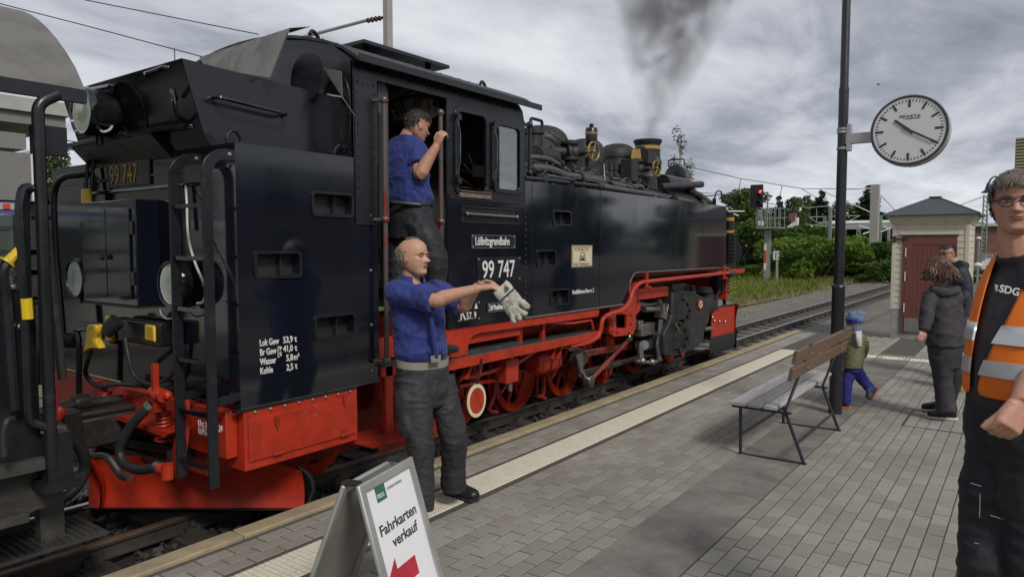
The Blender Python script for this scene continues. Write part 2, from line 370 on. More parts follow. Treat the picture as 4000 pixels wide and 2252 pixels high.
def paver_mat():
    mt = bpy.data.materials.new('paver'); mt.use_nodes = True; nt = mt.node_tree; N = nt.nodes; L = nt.links; b = N['Principled BSDF']
    b.inputs['Roughness'].default_value = .82; b.inputs['Specular IOR Level'].default_value = .35
    g = N.new('ShaderNodeNewGeometry'); sp = N.new('ShaderNodeSeparateXYZ'); L.new(g.outputs['Position'], sp.inputs[0])
    def mth(op, a, c=None):
        n = N.new('ShaderNodeMath'); n.operation = op
        for i, q in enumerate((a, c)):
            if q is None: continue
            if isinstance(q, (int, float)): n.inputs[i].default_value = q
            else: L.new(q, n.inputs[i])
        return n.outputs[0]
    row = mth('FLOOR', mth('DIVIDE', mth('ADD', sp.outputs[1], .03), .1)); off = mth('MULTIPLY', mth('MODULO', mth('ADD', row, 100), 2), .1)
    colm = mth('FLOOR', mth('DIVIDE', mth('ADD', sp.outputs[0], off), .2))
    cb = N.new('ShaderNodeCombineXYZ'); L.new(row, cb.inputs[0]); L.new(colm, cb.inputs[1])
    wn = N.new('ShaderNodeTexWhiteNoise'); L.new(cb.outputs[0], wn.inputs[0])
    cr = N.new('ShaderNodeValToRGB'); L.new(wn.outputs['Value'], cr.inputs[0]); e = cr.color_ramp
    e.elements[0].color = (.258, .240, .205, 1); e.elements[1].color = (.330, .310, .270, 1)
    k = e.elements.new(.5); k.color = (.295, .276, .238, 1); k = e.elements.new(.15); k.color = (.270, .248, .21, 1)
    nz = N.new('ShaderNodeTexNoise'); nz.inputs['Scale'].default_value = 260; nz.inputs['Detail'].default_value = 3; L.new(g.outputs['Position'], nz.inputs[0])
    n2 = N.new('ShaderNodeTexNoise'); n2.inputs['Scale'].default_value = .9; n2.inputs['Detail'].default_value = 5; L.new(g.outputs['Position'], n2.inputs[0])
    r1 = N.new('ShaderNodeMapRange'); L.new(nz.outputs[0], r1.inputs[0]); r1.inputs[1].default_value = .3; r1.inputs[2].default_value = .7; r1.inputs[3].default_value = .72; r1.inputs[4].default_value = 1.28
    r2 = N.new('ShaderNodeMapRange'); L.new(n2.outputs[0], r2.inputs[0]); r2.inputs[1].default_value = .3; r2.inputs[2].default_value = .7; r2.inputs[3].default_value = .82; r2.inputs[4].default_value = 1.12
    vm = N.new('ShaderNodeVectorMath'); vm.operation = 'SCALE'; L.new(cr.outputs[0], vm.inputs[0]); L.new(mth('MULTIPLY', r1.outputs[0], r2.outputs[0]), vm.inputs['Scale'])
    L.new(vm.outputs[0], b.inputs['Base Color'])
    bp = N.new('ShaderNodeBump'); bp.inputs['Strength'].default_value = .35; bp.inputs['Distance'].default_value = .004; L.new(nz.outputs[0], bp.inputs['Height']); L.new(bp.outputs[0], b.inputs['Normal'])
    M['paver'] = mt
paver_mat()

RAILZ = -.13; YC = 5.2
gd = MB(); gd.add([(-900, -900, -.34), (900, -900, -.34), (900, 900, -.34), (-900, 900, -.34)], [(0, 1, 2, 3)])
tag(gd.build('ground', 'gravel_ground'), kind='structure')
# track bed: dark oil and coal soiled ballast under the locomotive, lighter further along
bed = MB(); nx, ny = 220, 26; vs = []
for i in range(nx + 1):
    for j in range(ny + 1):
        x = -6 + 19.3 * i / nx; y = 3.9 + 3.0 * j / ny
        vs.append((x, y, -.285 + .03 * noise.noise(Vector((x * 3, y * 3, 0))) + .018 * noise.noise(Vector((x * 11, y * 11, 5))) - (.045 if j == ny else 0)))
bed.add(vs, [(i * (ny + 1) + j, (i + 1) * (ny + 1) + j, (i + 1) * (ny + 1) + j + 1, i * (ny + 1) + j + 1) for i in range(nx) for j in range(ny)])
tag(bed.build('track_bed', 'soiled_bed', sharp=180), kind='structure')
tag(MB().box2((13.25, 3.6, -.34), (160, 6.6, -.262)).build('track_bed', 'gravel_ground'), kind='structure')

# rails, sleepers, fastenings
def rail_profile():
    return [(-.05, -.11), (.05, -.11), (.05, -.10), (.012, -.088), (.010, -.035), (.029, -.028), (.030, -.006), (.024, 0), (-.024, 0), (-.030, -.006), (-.029, -.028), (-.010, -.035), (-.012, -.088), (-.05, -.10)]
track = tag(bpy.data.objects.new('railway_track', None), kind='structure'); COL.objects.link(track)
def rail(y, x0, x1, z, parent, sc=1.0, rust=False):
    p = [(a * sc, b * sc) for a, b in rail_profile()]
    r = MB().prism(p, (x0, y, z), (0, 1, 0), (0, 0, 1), (1, 0, 0), x1 - x0).build('rail', 'rail_side', parent)
    t = MB().prism([(-.0235 * sc, .0005), (.0235 * sc, .0005), (.0295 * sc, -.0055 * sc), (.0305 * sc, -.012 * sc), (-.0305 * sc, -.012 * sc), (-.0295 * sc, -.0055 * sc)], (x0, y, z + .0008), (0, 1, 0), (0, 0, 1), (1, 0, 0), x1 - x0)
    t.build('running_surface', 'rail_rust' if rust else 'rail_head', r)
for y in (YC - .405, YC + .405): rail(y, 2.6 if False else 5.0, 90, RAILZ, track)
rail(YC - .405, -14, 5.0, RAILZ, track, rust=True); rail(YC + .405, -14, 5.0, RAILZ, track)
slm = MB().box((0, 0, 0), (.22, 1.5, .12)).mesh('sleeper'); slm.materials.append(M['sleeper_wood'])
cm = MB(); cm.box((0, 0, .006), (.15, .30, .016))
for s in (-1, 1):
    cm.box((0, s * .075, .035), (.10, .04, .05)); cm.cyl((0, s * .085, .03), (0, s * .085, .095), .012, n=8); cm.lathe([(0, .024), (.02, .024), (.02, .014), (.028, .014)], (0, s * .085, .062), (0, 0, 1), 6)
    cm.box((.04, s * .06, .04), (.03, .05, .03), Matrix.Rotation(.3 * s, 3, 'X'))
clm = cm.mesh('rail_clip'); clm.materials.append(M['ballast_dark'])
for i in range(62):
    x = -2 + .66 * i; o = child('sleeper', slm, None, track); o.location = (x, YC, -.31 + .0)
    o.rotation_euler.z = random.uniform(-.02, .02)
    if x < 26:
        for y in (YC - .405, YC + .405):
            c = child('rail_clip', clm, None, track); c.location = (x, y, RAILZ - .11 - .012); c.rotation_euler.z = random.uniform(-.06, .06)
# stones
def stones(name, mat, n, xr, yr, zf, sr, parent=None, seed=1, label=None, cat=None):
    rng = random.Random(seed); mb = MB()
    base = [(-1, -1, -1), (1, -1, -1), (1, 1, -1), (-1, 1, -1), (-1, -1, 1), (1, -1, 1), (1, 1, 1), (-1, 1, 1)]
    fs = [(0, 3, 2, 1), (4, 5, 6, 7), (0, 1, 5, 4), (1, 2, 6, 5), (2, 3, 7, 6), (3, 0, 4, 7)]
    for _ in range(n):
        x = xr[0] + (xr[1] - xr[0]) * rng.random() ** 1.3; y = rng.uniform(*yr); s = rng.uniform(*sr)
        m = Matrix.Rotation(rng.uniform(0, 6.3), 3, 'Z') @ Matrix.Rotation(rng.uniform(-.7, .7), 3, 'X') @ Matrix.Rotation(rng.uniform(-.7, .7), 3, 'Y')
        d = Vector((s * rng.uniform(.7, 1.4), s * rng.uniform(.5, 1), s * rng.uniform(.3, .6)))
        c = Vector((x, y, zf(x, y) + d.z * .4))
        mb.add([c + m @ Vector((b[0] * d.x * rng.uniform(.5, 1), b[1] * d.y * rng.uniform(.5, 1), b[2] * d.z * rng.uniform(.6, 1))) for b in base], fs)
    o = mb.build(name, mat, parent, sharp=20); o['kind'] = 'stuff'
    if label: tag(o, label, cat)
    return o
stones('ballast_stones', 'ballast_stone', 4200, (0, 9), (6.05, 8.4), lambda x, y: -.31 + max(0, 6.6 - y) * .1, (.02, .05), seed=3, label='loose grey ballast stones beyond the far rail', cat='ballast')
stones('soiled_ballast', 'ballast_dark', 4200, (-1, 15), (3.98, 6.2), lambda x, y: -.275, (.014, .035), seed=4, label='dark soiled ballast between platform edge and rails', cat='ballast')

# platform
PX0, PX1 = -4.0, 15.4
plat = MB().box2((PX0, -.50, -.33), (PX1, 3.93, -.0045)).build('platform', 'joint_sand', bevel=.0); tag(plat, kind='structure')
ks = MB().box((.4965, .07, -.075), (.993, .14, .17)).mesh('kerb_stone'); ks.materials.append(M['kerb_sand'])
def inst(name, me, loc, parent, bevel=0, rz=0):
    o = child(name, me, None, parent); o.location = loc; o.rotation_euler.z = rz
    if bevel:
        b = o.modifiers.new('bevel', 'BEVEL'); b.width = bevel; b.segments = 2; b.limit_method = 'ANGLE'
    return o
for i in range(18):
    inst('kerb_stone', ks, (-2.55 + i, 3.81, .012), plat, bevel=.012)
MB().box2((PX0, -.52, -.2), (PX1, -.44, .012)).build('far_kerb', 'kerb_sand', plat, bevel=.012)
def chamf(lx, ly, lz, ch):
    m = MB(); a, b = lx / 2, ly / 2
    m.add([(-a, -b, -lz), (a, -b, -lz), (a, b, -lz), (-a, b, -lz), (-a, -b, -ch), (a, -b, -ch), (a, b, -ch), (-a, b, -ch), (-a + ch, -b + ch, 0), (a - ch, -b + ch, 0), (a - ch, b - ch, 0), (-a + ch, b - ch, 0)],
          [(0, 1, 5, 4), (1, 2, 6, 5), (2, 3, 7, 6), (3, 0, 4, 7), (4, 5, 9, 8), (5, 6, 10, 9), (6, 7, 11, 10), (7, 4, 8, 11), (8, 9, 10, 11)])
    return m
pvm = chamf(.190, .0930, .05, .003).mesh('paver', 20); pvm.materials.append(M['paver'])
cands = []; rest = MB(); pv1 = chamf(.190, .0930, .05, .003); pvh = chamf(.094, .0945, .05, .004)
rp = random.Random(5)
for r in range(-4, 38):
    y = r * .1 + .02
    if (3.11 < y < 3.45) or (1.44 < y < 1.96) or (y > 3.80) or (-.29 < y < .09): continue
    n0 = int((PX0 + 2.2) / .2)
    for c in range(n0, int(PX1 / .2)):
        x = c * .2 + .1 - (.1 if r % 2 else 0)
        if 12.42 < x < 12.78 and y < 3.4: continue
        zz = rp.uniform(-.0015, .0012); tl = rp.uniform(-.008, .008)
        p = proj((x, y, 0)); ins = p[2] > .3 and -60 < p[0] < 4060 and p[1] < 2300
        cands.append(((1 / p[2] ** 2 if ins else 0) * (1 if p[0] < 3550 else .7), x, y, zz, tl))
for y0, y1 in ((1.96, 3.11), (.09, 1.44)):                       # half row next to strips is covered by cut pavers
    pass
cands.sort(key=lambda q: -q[0])
for k, (ar, x, y, zz, tl) in enumerate(cands):
    if k < 300:
        o = inst('paver', pvm, (x, y, zz), plat); o.rotation_euler = (tl, tl * .4, 0)
    else:
        rest.add([(q[0] + x, q[1] + y, q[2] + zz + q[1] * tl) for q in pv1.v], pv1.f)
rest.build('paving', 'paver', plat, sharp=20, kind='stuff')
# tactile tiles
tb = chamf(.293, .293, .05, .003); 
for a in range(8):
    for b in range(8):
        cx, cy = (a - 3.5) * .0362, (b - 3.5) * .0362; h = .0162
        tb.add([(cx - h, cy - h, 0), (cx + h, cy - h, 0), (cx + h, cy + h, 0), (cx - h, cy + h, 0), (cx - h * .9, cy - h * .9, .0035), (cx + h * .9, cy - h * .9, .0035), (cx + h * .9, cy + h * .9, .0035), (cx - h * .9, cy + h * .9, .0035)],
               [(0, 1, 5, 4), (1, 2, 6, 5), (2, 3, 7, 6), (3, 0, 4, 7), (4, 5, 6, 7)])
# grout grid: darker recessed lattice reads between the pads
tm = tb.mesh('tactile_tile', 20); tm.materials.append(M['tactile_cream']); tm.materials.append(M['edge_concrete'])
for pl in tm.polygons:
    if pl.area > .05: pl.material_index = 1
for i in range(50):
    x = -2.2 + .298 * i
    if x > 12.6: break
    inst('tactile_tile', tm, (x, 3.278, 0), plat)
    if x > 0: inst('tactile_tile', tm, (x, -.10, 0), plat)
rbm = chamf(.293, .293, .05, .003)
for a in range(6):
    cy = (a - 2.5) * .048
    rbm.add([(-.14, cy - .014, 0), (.14, cy - .014, 0), (.14, cy + .014, 0), (-.14, cy + .014, 0), (-.136, cy - .009, .005), (.136, cy - .009, .005), (.136, cy + .009, .005), (-.136, cy + .009, .005)],
            [(0, 1, 5, 4), (1, 2, 6, 5), (2, 3, 7, 6), (3, 0, 4, 7), (4, 5, 6, 7)])
rm = rbm.mesh('ribbed_tile', 20); rm.materials.append(M['tactile_cream'])
for i in range(10): inst('ribbed_tile', rm, (12.6, 2.98 - .298 * i, 0), plat)
# drainage gutter of old concrete slabs, slightly dished
gm = MB(); gy = [-.2485, -.17, -.06, .06, .17, .2485]; gz = [.002, .001, -.002, -.002, .001, .002]
gm.add([(x, y, z) for x in (0, 1.993) for y, z in zip(gy, gz)] + [(x, y, -.06) for x in (0, 1.993) for y in (-.2485, .2485)],
       [(i, i + 1, i + 7, i + 6) for i in range(5)] + [(12, 13, 5, 4, 3, 2, 1, 0), (6, 7, 8, 9, 10, 11, 15, 14)])
gme = gm.mesh('gutter_slab', 60); gme.materials.append(M['concrete_old'])
for i in range(8): inst('gutter_slab', gme, (-3.2 + 2 * i + .2, 1.72, 0), plat)
fr = MB(); h0, h1 = A(3525, 1662, z=0), A(3560, 1605, z=0)
fr.box2((7.88, .40, -.02), (7.90, .985, .003)).box2((7.9, .965, -.02), (8.7, .985, .003))
fr.build('cover_frame', 'steel_dark', plat)
# ================================================================ THE LOCOMOTIVE (a tank engine, its near side in the plane Y = S)
S, FS = 3.9, 6.5
EX, EY, EZ = V(1, 0, 0), V(0, 1, 0), V(0, 0, 1)
loco = thing('steam_locomotive', 'black and red narrow gauge steam locomotive with long side tank at the platform', 'locomotive', (6.5, YC, RAILZ))
def side(x, y, dy=0): p = A(x, y, Y=S + dy); return (p.x, p.z)
def nsheet(outer, holes, y, t): return MB().sheet(outer, holes, (0, y, 0), EX, EZ, EY, t)
def rect(x0, z0, x1, z1): return [(x0, z0), (x1, z0), (x1, z1), (x0, z1)]
def ring(outer, hole, y, t): return nsheet(outer, [hole], y, t)

# --- rear bunker with water space
slots = [(3.072, 1.992, 3.403, 2.133), (2.627, 1.585, 2.951, 1.731), (3.077, 1.150, 3.409, 1.292)]
bunk = nsheet(rect(2.5, .775, 3.655, 2.395), [rrect(*s, .02) for s in slots], S, .079)
bunk.box2((2.503, S + .0795, .775), (3.655, FS, 2.39)).box2((2.5, S + .0795, .775), (2.503, FS, 2.392)).box2((2.497, 3.897, 2.392), (3.655, FS + .003, 2.402))
bunker = bunk.build('bunker', 'black_gloss', loco)
for s in slots:
    a = .016; ring(rrect(s[0] - a, s[1] - a, s[2] + a, s[3] + a, .03), rrect(s[0] + .002, s[1] + .002, s[2] - .002, s[3] - .002, .02), S - .012, .013).build('step_recess', 'black_satin', bunker)
    MB().box2((s[0] - .01, S + .070, s[1] - .01), (s[2] + .01, S + .0785, s[3] + .01)).build('recess_dark_back', 'rubber', bunker); MB().box2((s[0] + .2, S + .03, s[1] + .01), (s[0] + .206, S + .0695, s[3] - .01)).build('recess_rib', 'rubber', bunker)  # matte plate added to make the slot look dark, not a rubber part
MB().tube([(2.5, S - .002, .772), (3.65, S - .002, .772)], .006, 6).build('weld_seam', 'steel_dark', bunker)
bb = MB(); bb.rivets([(3.58, S, z) for z in (.86, 1.2, 1.6, 2.0)], (0, -1, 0), .012, .01, 8); each(bb, 'bolt', 'bolt', bunker)
for x in (2.56, 3.39):
    MB().tube(spline([(x - .045, 4.0, 2.40), (x - .045, 4.0, 2.45), (x, 4.0, 2.49), (x + .045, 4.0, 2.45), (x + .045, 4.0, 2.40)]), .012, 8).build('lifting_eye', 'black_satin', bunker)
def blet(s, x, y, x1, size): q_ = A(x, y, Y=S); text('lettering', s, 'letter_white', (q_.x, S - .002, q_.z), EX, EZ, size, bunker, width=A(x1, y, Y=S).x - q_.x, bold=.001)
for s, x, y, x1 in (('Lok Gew', 1013, 1351, 1088), ('53,9', 1105, 1339, 1142), ('t', 1150, 1334, 1159), ('Br Gew', 1014, 1388, 1078), ('41,0', 1106, 1374, 1143), ('t', 1151, 1369, 1160), ('Wasser', 1015, 1425, 1079), ('5,8', 1117, 1409, 1143), ('m³', 1146, 1405, 1167), ('Kohle', 1015, 1461, 1064), ('2,5', 1118, 1446, 1144), ('t', 1152, 1439, 1161)): blet(s, x, y, x1, .058)
blet('P', 1091, 1368, 1099, .036); blet('G', 1091, 1389, 1099, .036)
q0, q1 = A(1084, 1352, Y=S), A(1086, 1395, Y=S); MB().box2((q0.x, S - .003, q1.z), (q0.x + .004, S, q0.z)).box2((q0.x + .004, S - .003, q0.z - .004), (q0.x + .014, S, q0.z)).box2((q0.x + .004, S - .003, q1.z), (q0.x + .014, S, q1.z + .004)).build('lettering', 'letter_white', bunker)

# --- coal hopper above the bunker
hp = MB(); yN, yF = 4.15, 5.82
prof = [(2.50, 2.40), (2.455, 2.46), (2.323, 2.90), (3.46, 2.865), (3.46, 2.40)]
hp.sheet(prof, [], (0, yN, 0), EX, EZ, EY, .012); hp.sheet(prof, [], (0, yF - .012, 0), EX, EZ, EY, .012)
hp.add([(2.50, yN, 2.40), (2.455, yN, 2.46), (2.323, yN, 2.90), (2.323, yF, 2.90), (2.455, yF, 2.46), (2.50, yF, 2.40)], [(0, 1, 4, 5), (1, 2, 3, 4)])
hp.add([(2.335, yN, 2.88), (3.46, yN, 2.85), (3.46, yF, 2.85), (2.335, yF, 2.88)], [(0, 1, 2, 3)])
hopper = hp.build('coal_hopper', 'black_semi', loco)
MB().lathe([(0, .19), (.006, .19), (.006, .183), (0, .183)], V(2.382, 4.92, 2.69), V(-.958, 0, -.287), 32).build('hatch_ring', 'black_satin', hopper)
def grab(pts, r=.014, mat='black_gloss', name='grab_rail', parent=None, k=.05): return MB().tube(fillet(pts, k, 5), r, 8).build(name, mat, parent or loco)
q = lambda a, b, **k: A(a, b, **k)
grab([V(2.52, yN, 2.70), V(2.50, yN - .09, 2.69), V(3.0, yN - .09, 2.66), V(3.02, yN, 2.66)], parent=hopper, k=.06)
grab([q(655, 375, Y=4.25) + V(.08, .05, 0), q(670, 335, Y=4.22), q(690, 455, Y=4.22), q(750, 480, Y=4.25) + V(.07, .05, 0)], parent=hopper)
grab([q(710, 270, X=2.42), q(640, 262, X=2.30), q(560, 290, X=2.30), q(600, 305, X=2.40)], parent=hopper)
grab([q(470, 345, X=2.42), q(440, 335, X=2.3), q(350, 352, X=2.3), q(350, 362, X=2.4)], parent=hopper)
# lamp shelf and rear headlamp
sh = MB(); poly = [(2.34, 5.95), (2.34, 4.50), (2.42, 4.25), (2.55, 4.2), (2.55, 5.95)]
sh.prism(poly, (0, 0, 2.505), EX, EY, EZ, .03); shelf = sh.build('lamp_shelf', 'black_satin', loco, bevel=.006)
MB().add([(2.36, 4.62, 2.504), (2.36, 5.78, 2.504), (2.497, 5.78, 2.504), (2.497, 4.62, 2.504), (2.497, 4.62, 2.36), (2.497, 5.78, 2.36)], [(0, 1, 2, 3), (0, 3, 4), (1, 5, 2), (0, 4, 5, 1), (3, 2, 5, 4)]).build('shelf_bracket', 'black_satin', shelf)
def headlamp(c, r, dpt, parent, red=False):
    c = Vector(c); b = MB().lathe([(-.07, r * .5), (-.07, r * .9), (0, r * .95), (0, r), (-.015, r * 1.06), (-.03, r * 1.0), (-dpt * .6, r * .98), (-dpt * .85, r * .8), (-dpt, r * .45)], c, (-1, 0, 0), 28)
    b.cyl(c + V(dpt * .4, 0, -r * .95), c + V(dpt * .4, 0, -r * 1.35), .025, n=10)
    h = b.build('headlamp', 'black_satin', parent)
    MB().lathe([(.002, r * .93), (-.008, r * .90), (-.024, r * .62), (-.034, r * .25), (-.036, 0)], c + V(-.004, 0, 0), (-1, 0, 0), 28).build('reflector', 'lamp_reflector', h)
    MB().lathe([(.014, 0), (.011, r * .5), (.004, r * .95), (0, r * .95), (.006, r * .5), (.009, 0)], c, (-1, 0, 0), 24).build('lens', 'glass_lamp', h)
    MB().lathe([(0.0, r * .94), (.018, r * .98), (.018, r * 1.05), (0, r * 1.07), (-.02, r * 1.07)], c, (-1, 0, 0), 28).build('lamp_rim', 'black_gloss', h)
    MB().cyl(c + V(.02, -r * .35, -r * .1), c + V(.055, -r * .3, -r * .1), .022, n=10).build('bulb', 'white_paint', h)
    if red:
        for s in (-1, 1): MB().add([c + V(.0, r * .45, s * r * .72), c + V(.0, r * .85, s * r * .35), c + V(.0, r * .72, s * r * .30), c + V(.0, r * .38, s * r * .58)], [(0, 1, 2, 3)]).build('red_filter', 'lamp_red', h)
    return h
headlamp((2.19, 5.16, 2.675), .155, .24, loco)
MB().tube(spline([q(400, 510, X=2.33), q(385, 495, X=2.3), q(400, 515, X=2.25), q(430, 505, X=2.3), q(445, 470, X=2.35), q(430, 460, X=2.4)], 5), .008, 6).build('lamp_cable', 'cable_white', loco)
# --- rear wall: plate, seam bars, locker, lamps, ladder
rp_ = MB().box2((2.485, 4.89, 2.20), (2.4985, 5.50, 2.385)); rplate = rp_.build('rear_number_plate', 'black_satin', loco, bevel=.004)
text('number', '99 747', 'gold_letter', (2.484, 5.46, 2.225), -EY, EZ, .19, rplate, sx=.78, ext=.004)
MB().tube([(2.487, 5.84, 2.173), (2.487, 4.30, 2.173)], .011, 8).build('seam_bar', 'black_gloss', loco)
MB().box2((2.49, 3.95, 2.255), (2.4985, 6.4, 2.268)).build('seam_strip', 'black_gloss', loco)
lk = MB().box2((2.335, 4.80, 1.375), (2.4985, 5.60, 2.09)); locker = lk.build('rear_locker', 'black_gloss', loco, bevel=.006)
for y0, y1 in ((4.865, 5.19), (5.20, 5.53)):
    d = MB().box2((2.322, y0, 1.42), (2.334, y1, 2.03)).build('locker_door', 'black_gloss', locker, bevel=.003)
lh = MB()
for z in (1.56, 1.90):
    for y in (4.845, 5.555): lh.cyl((2.325, y, z - .045), (2.325, y, z + .045), .014, n=8)
each(lh, 'hinge', 'steel_dark', locker)
MB().box((2.312, 5.195, 1.70), (.02, .10, .035)).cyl((2.312, 5.22, 1.70), (2.29, 5.22, 1.70), .02, n=10).build('latch', 'black_satin', locker)
MB().box2((2.33, 4.79, 1.360), (2.4985, 5.61, 1.374)).build('locker_sill', 'steel_dark', locker)
for y in (4.43, 5.80):
    headlamp((2.37, y, 1.535), .14, .11, loco, red=True)
    MB().box((2.445, y, 1.535), (.10, .05, .30)).build('lamp_bracket', 'black_satin', loco)
# green reflecting window-like access plates are the wall itself; conduit and cable
MB().tube(spline([q(725, 725, X=2.47), q(730, 800, X=2.44), q(735, 920, X=2.42), q(760, 1020, X=2.4), q(800, 1120, X=2.4), q(795, 1175, X=2.4), q(770, 1185, X=2.4)], 6), .008, 6).build('lamp_cable', 'cable_white', loco)
MB().tube(spline([q(625, 1205, X=2.4), q(632, 1230, X=2.4), q(660, 1245, X=2.4), q(700, 1225, X=2.4), q(720, 1205, X=2.42)], 6), .006, 6).build('lamp_cable', 'cable_white', loco)
MB().tube([q(722, 720, X=2.47), q(735, 900, X=2.47)], .013, 8).build('conduit', 'black_gloss', loco)
lad = bpy.data.objects.new('ladder', None); COL.objects.link(lad); setparent(lad, loco)
for y in (3.90, 4.262):
    pts = [(2.345, .33), (2.345, 2.20)] + [(2.345 + .09 * (1 - math.cos(R(a))), 2.20 + .09 * math.sin(R(a))) for a in (20, 40, 60, 75, 90)] + [(2.497, 2.29), (2.497, 2.355), (2.43, 2.355)] + [(2.435 - .155 * math.sin(R(a)), 2.2 + .155 * math.cos(R(a))) for a in (20, 40, 60, 75, 90)] + [(2.28, .33)]
    pts = [(x - .0, z) for x, z in pts]
    MB().prism(pts, (0, y - .007, 0), EX, EZ, EY, .014).build('stile', 'black_satin', lad, bevel=.002)
    MB().rivets([(2.46, y - .007, 2.325)], (0, -1, 0), .014, .01, 8).build('bolt', 'bolt', lad)
    MB().bar((2.35, y, .84), (2.497, y, .86), .012, .05).build('lower_bracket', 'black_satin', lad)
for yy in (801, 1009, 1212, 1415, 1619, 1820):
    z = A(790, yy, X=2.31).z; MB().box2((2.295, 3.907, z - .012), (2.33, 4.255, z + .012)).build('rung', 'black_gloss', lad)
MB().tube(fillet([q(345, 680, X=2.49), q(232, 690, X=2.36), q(208, 760, X=2.36), q(218, 1000, X=2.36), q(250, 1340, X=2.36)], .12), .024, 10).build('far_handrail', 'black_satin', loco)
# electrical boxes and yellow connectors
eb = MB().box2((2.36, 4.58, 1.115), (2.47, 5.28, 1.27)).build('socket_box', 'black_satin', loco, bevel=.01)
MB().box2((2.335, 5.18, 1.10), (2.36, 5.29, 1.285)).build('yellow_cap', 'yellow_plastic', eb, bevel=.012)
MB().box2((2.335, 4.61, 1.15), (2.36, 4.73, 1.26)).build('yellow_cap', 'yellow_plastic', eb, bevel=.015)
yb = MB().box2((2.40, 5.62, 2.06), (2.43, 5.75, 2.20)).build('yellow_socket', 'yellow_plastic', loco, bevel=.01)
MB().tube([(2.43, 5.73, 2.2), (2.46, 5.73, 2.46)], .014, 8).tube([(2.43, 5.64, 2.2), (2.46, 5.64, 2.5)], .014, 8).build('conduit', 'black_satin', loco)
p0, p1 = q(460, 1250, X=2.3), q(375, 1330, X=2.2)
cn = MB().cyl(p0, p0.lerp(p1, .6), .055, .05, 14).build('coupling_plug', 'rubber', loco)
pc = q(370, 1320, X=2.2)
MB().prism([(-.05, .09), (.08, .10), (.09, .05), (.05, .0), (.12, -.06), (.0, -.07), (-.13, -.12), (-.09, -.03)], pc + V(-.03, 0, 0), -EY, EZ, EX, .06).build('yellow_flap', 'yellow_plastic', loco, bevel=.015)
MB().tube(spline([pc, q(345, 1400, X=2.2), q(335, 1460, X=2.25), q(380, 1505, X=2.3), q(460, 1500, X=2.35), q(560, 1505, X=2.4)], 6), .016, 8).build('cable', 'rubber', loco)
MB().tube(spline([q(490, 1320, X=2.35), q(505, 1400, X=2.34), q(530, 1470, X=2.36), q(600, 1500, X=2.4), q(680, 1450, X=2.45), q(695, 1330, X=2.45)], 6), .014, 8).build('cable', 'rubber', loco)
MB().tube([q(300, 1262, X=2.35), q(400, 1270, X=2.35)], .02, 8).tube([q(290, 1290, X=2.35), q(360, 1285, X=2.35)], .014, 8).build('heating_pipe', 'black_gloss', loco)
MB().tube(fillet([q(300, 1285, X=2.35), q(310, 1350, X=2.35), q(308, 1530, X=2.35), q(312, 1600, X=2.35)], .05), .022, 8).build('heating_pipe', 'black_satin', loco)
MB().lathe([(0, .05), (.02, .06), (.05, .045), (.07, .06), (.10, .045), (.12, .055), (.15, .03)], q(300, 1330, X=2.36), (-.4, 1, 0), 14).build('pressure_pump', 'rubber', loco)

# --- buffer beam, red tool box, springs, hoses, plough at the rear
MB().box2((2.44, 3.97, .46), (2.52, 6.43, .76)).build('buffer_beam', 'red_paint', loco, bevel=.006)
tbx = MB().box2((2.525, S + .006, .374), (3.44, 4.45, .765)).build('tool_box', 'red_paint', loco, bevel=.004)
lidp = MB().box2((2.55, S - .006, .43), (3.415, S + .005, .70)).build('lid', 'red_paint', tbx, bevel=.003)
hb = MB()
for x, z in ((2.75, .655), (3.31, .70)): hb.box((x, S - .012, z), (.03, .012, .05)).cyl((x, S - .016, z - .05), (x, S - .016, z - .01), .007, n=6)
each(hb, 'latch', 'red_dusty', tbx)
hb = MB()
for x in (2.72, 3.27): hb.cyl((x, S - .012, .44), (x + .07, S - .012, .44), .011, n=8).box((x + .035, S - .008, .46), (.06, .006, .05))
each(hb, 'hinge', 'red_dusty', tbx)
MB().rivets([(2.6 + .11 * k, S + .002, .74) for k in range(8)], (0, -1, 0), .012, .012, 6).rivets([(2.99, S - .006, .67), (2.99, S - .006, .60), (3.06, S - .006, .63), (3.06, S - .006, .69)], (0, -1, 0), .007, .006).build('bolt', 'bolt', tbx)
MB().box2((2.46, S - .004, .755), (3.44, S + .03, .772)).build('angle_iron', 'black_satin', loco)
text('lettering', 'Unt. Lf 08.05.24', 'letter_white', (2.438, 4.28, .625), -EY, EZ, .062, loco, sx=.68); text('lettering', 'L6/K6', 'letter_white', (2.438, 4.28, .575), -EY, EZ, .062, loco, sx=.68)
def coil(c, r, h, n, wr, mat, name='spring'):
    pts = [Vector(c) + V(r * math.cos(t * 2 * math.pi / 12), r * math.sin(t * 2 * math.pi / 12), h * t / (n * 12)) for t in range(n * 12 + 1)]
    return MB().tube(pts, wr, 6).build(name, mat, loco)
for a, b in (((640, 1710), 1), ((410, 1625), 0)):
    c = q(*a, X=2.34); coil(c, .042, .17, 7, .010, 'red_paint'); MB().cyl(c - V(0, 0, .03), c + V(0, 0, .26), .022, n=10).cyl(c - V(0, 0, .01), c + V(0, 0, .0), .06, n=14).cyl(c + V(0, 0, .17), c + V(0, 0, .185), .055, n=14).build('spring_post', 'red_dusty', loco)
MB().prism([(4.35, .60), (5.0, .62), (5.05, .59), (4.40, .565)], (2.28, 0, 0), EY, EZ, EX, .17).build('coupler_guard', 'red_paint', loco)
MB().prism([(-.02, .02), (.14, .40), (.19, .40), (.19, .24), (.09, -.12), (.03, -.12)], q(675, 1790, X=2.34), -EY, EZ, EX, .02).build('guard_bracket', 'red_paint', loco, bevel=.003)
MB().prism([(-.025, -.09), (.0, -.11), (.025, -.09), (.025, .05), (-.025, .05)], q(660, 1790, X=2.32), -EY, EZ, EX, .012).build('hanger', 'steel_dark', loco)
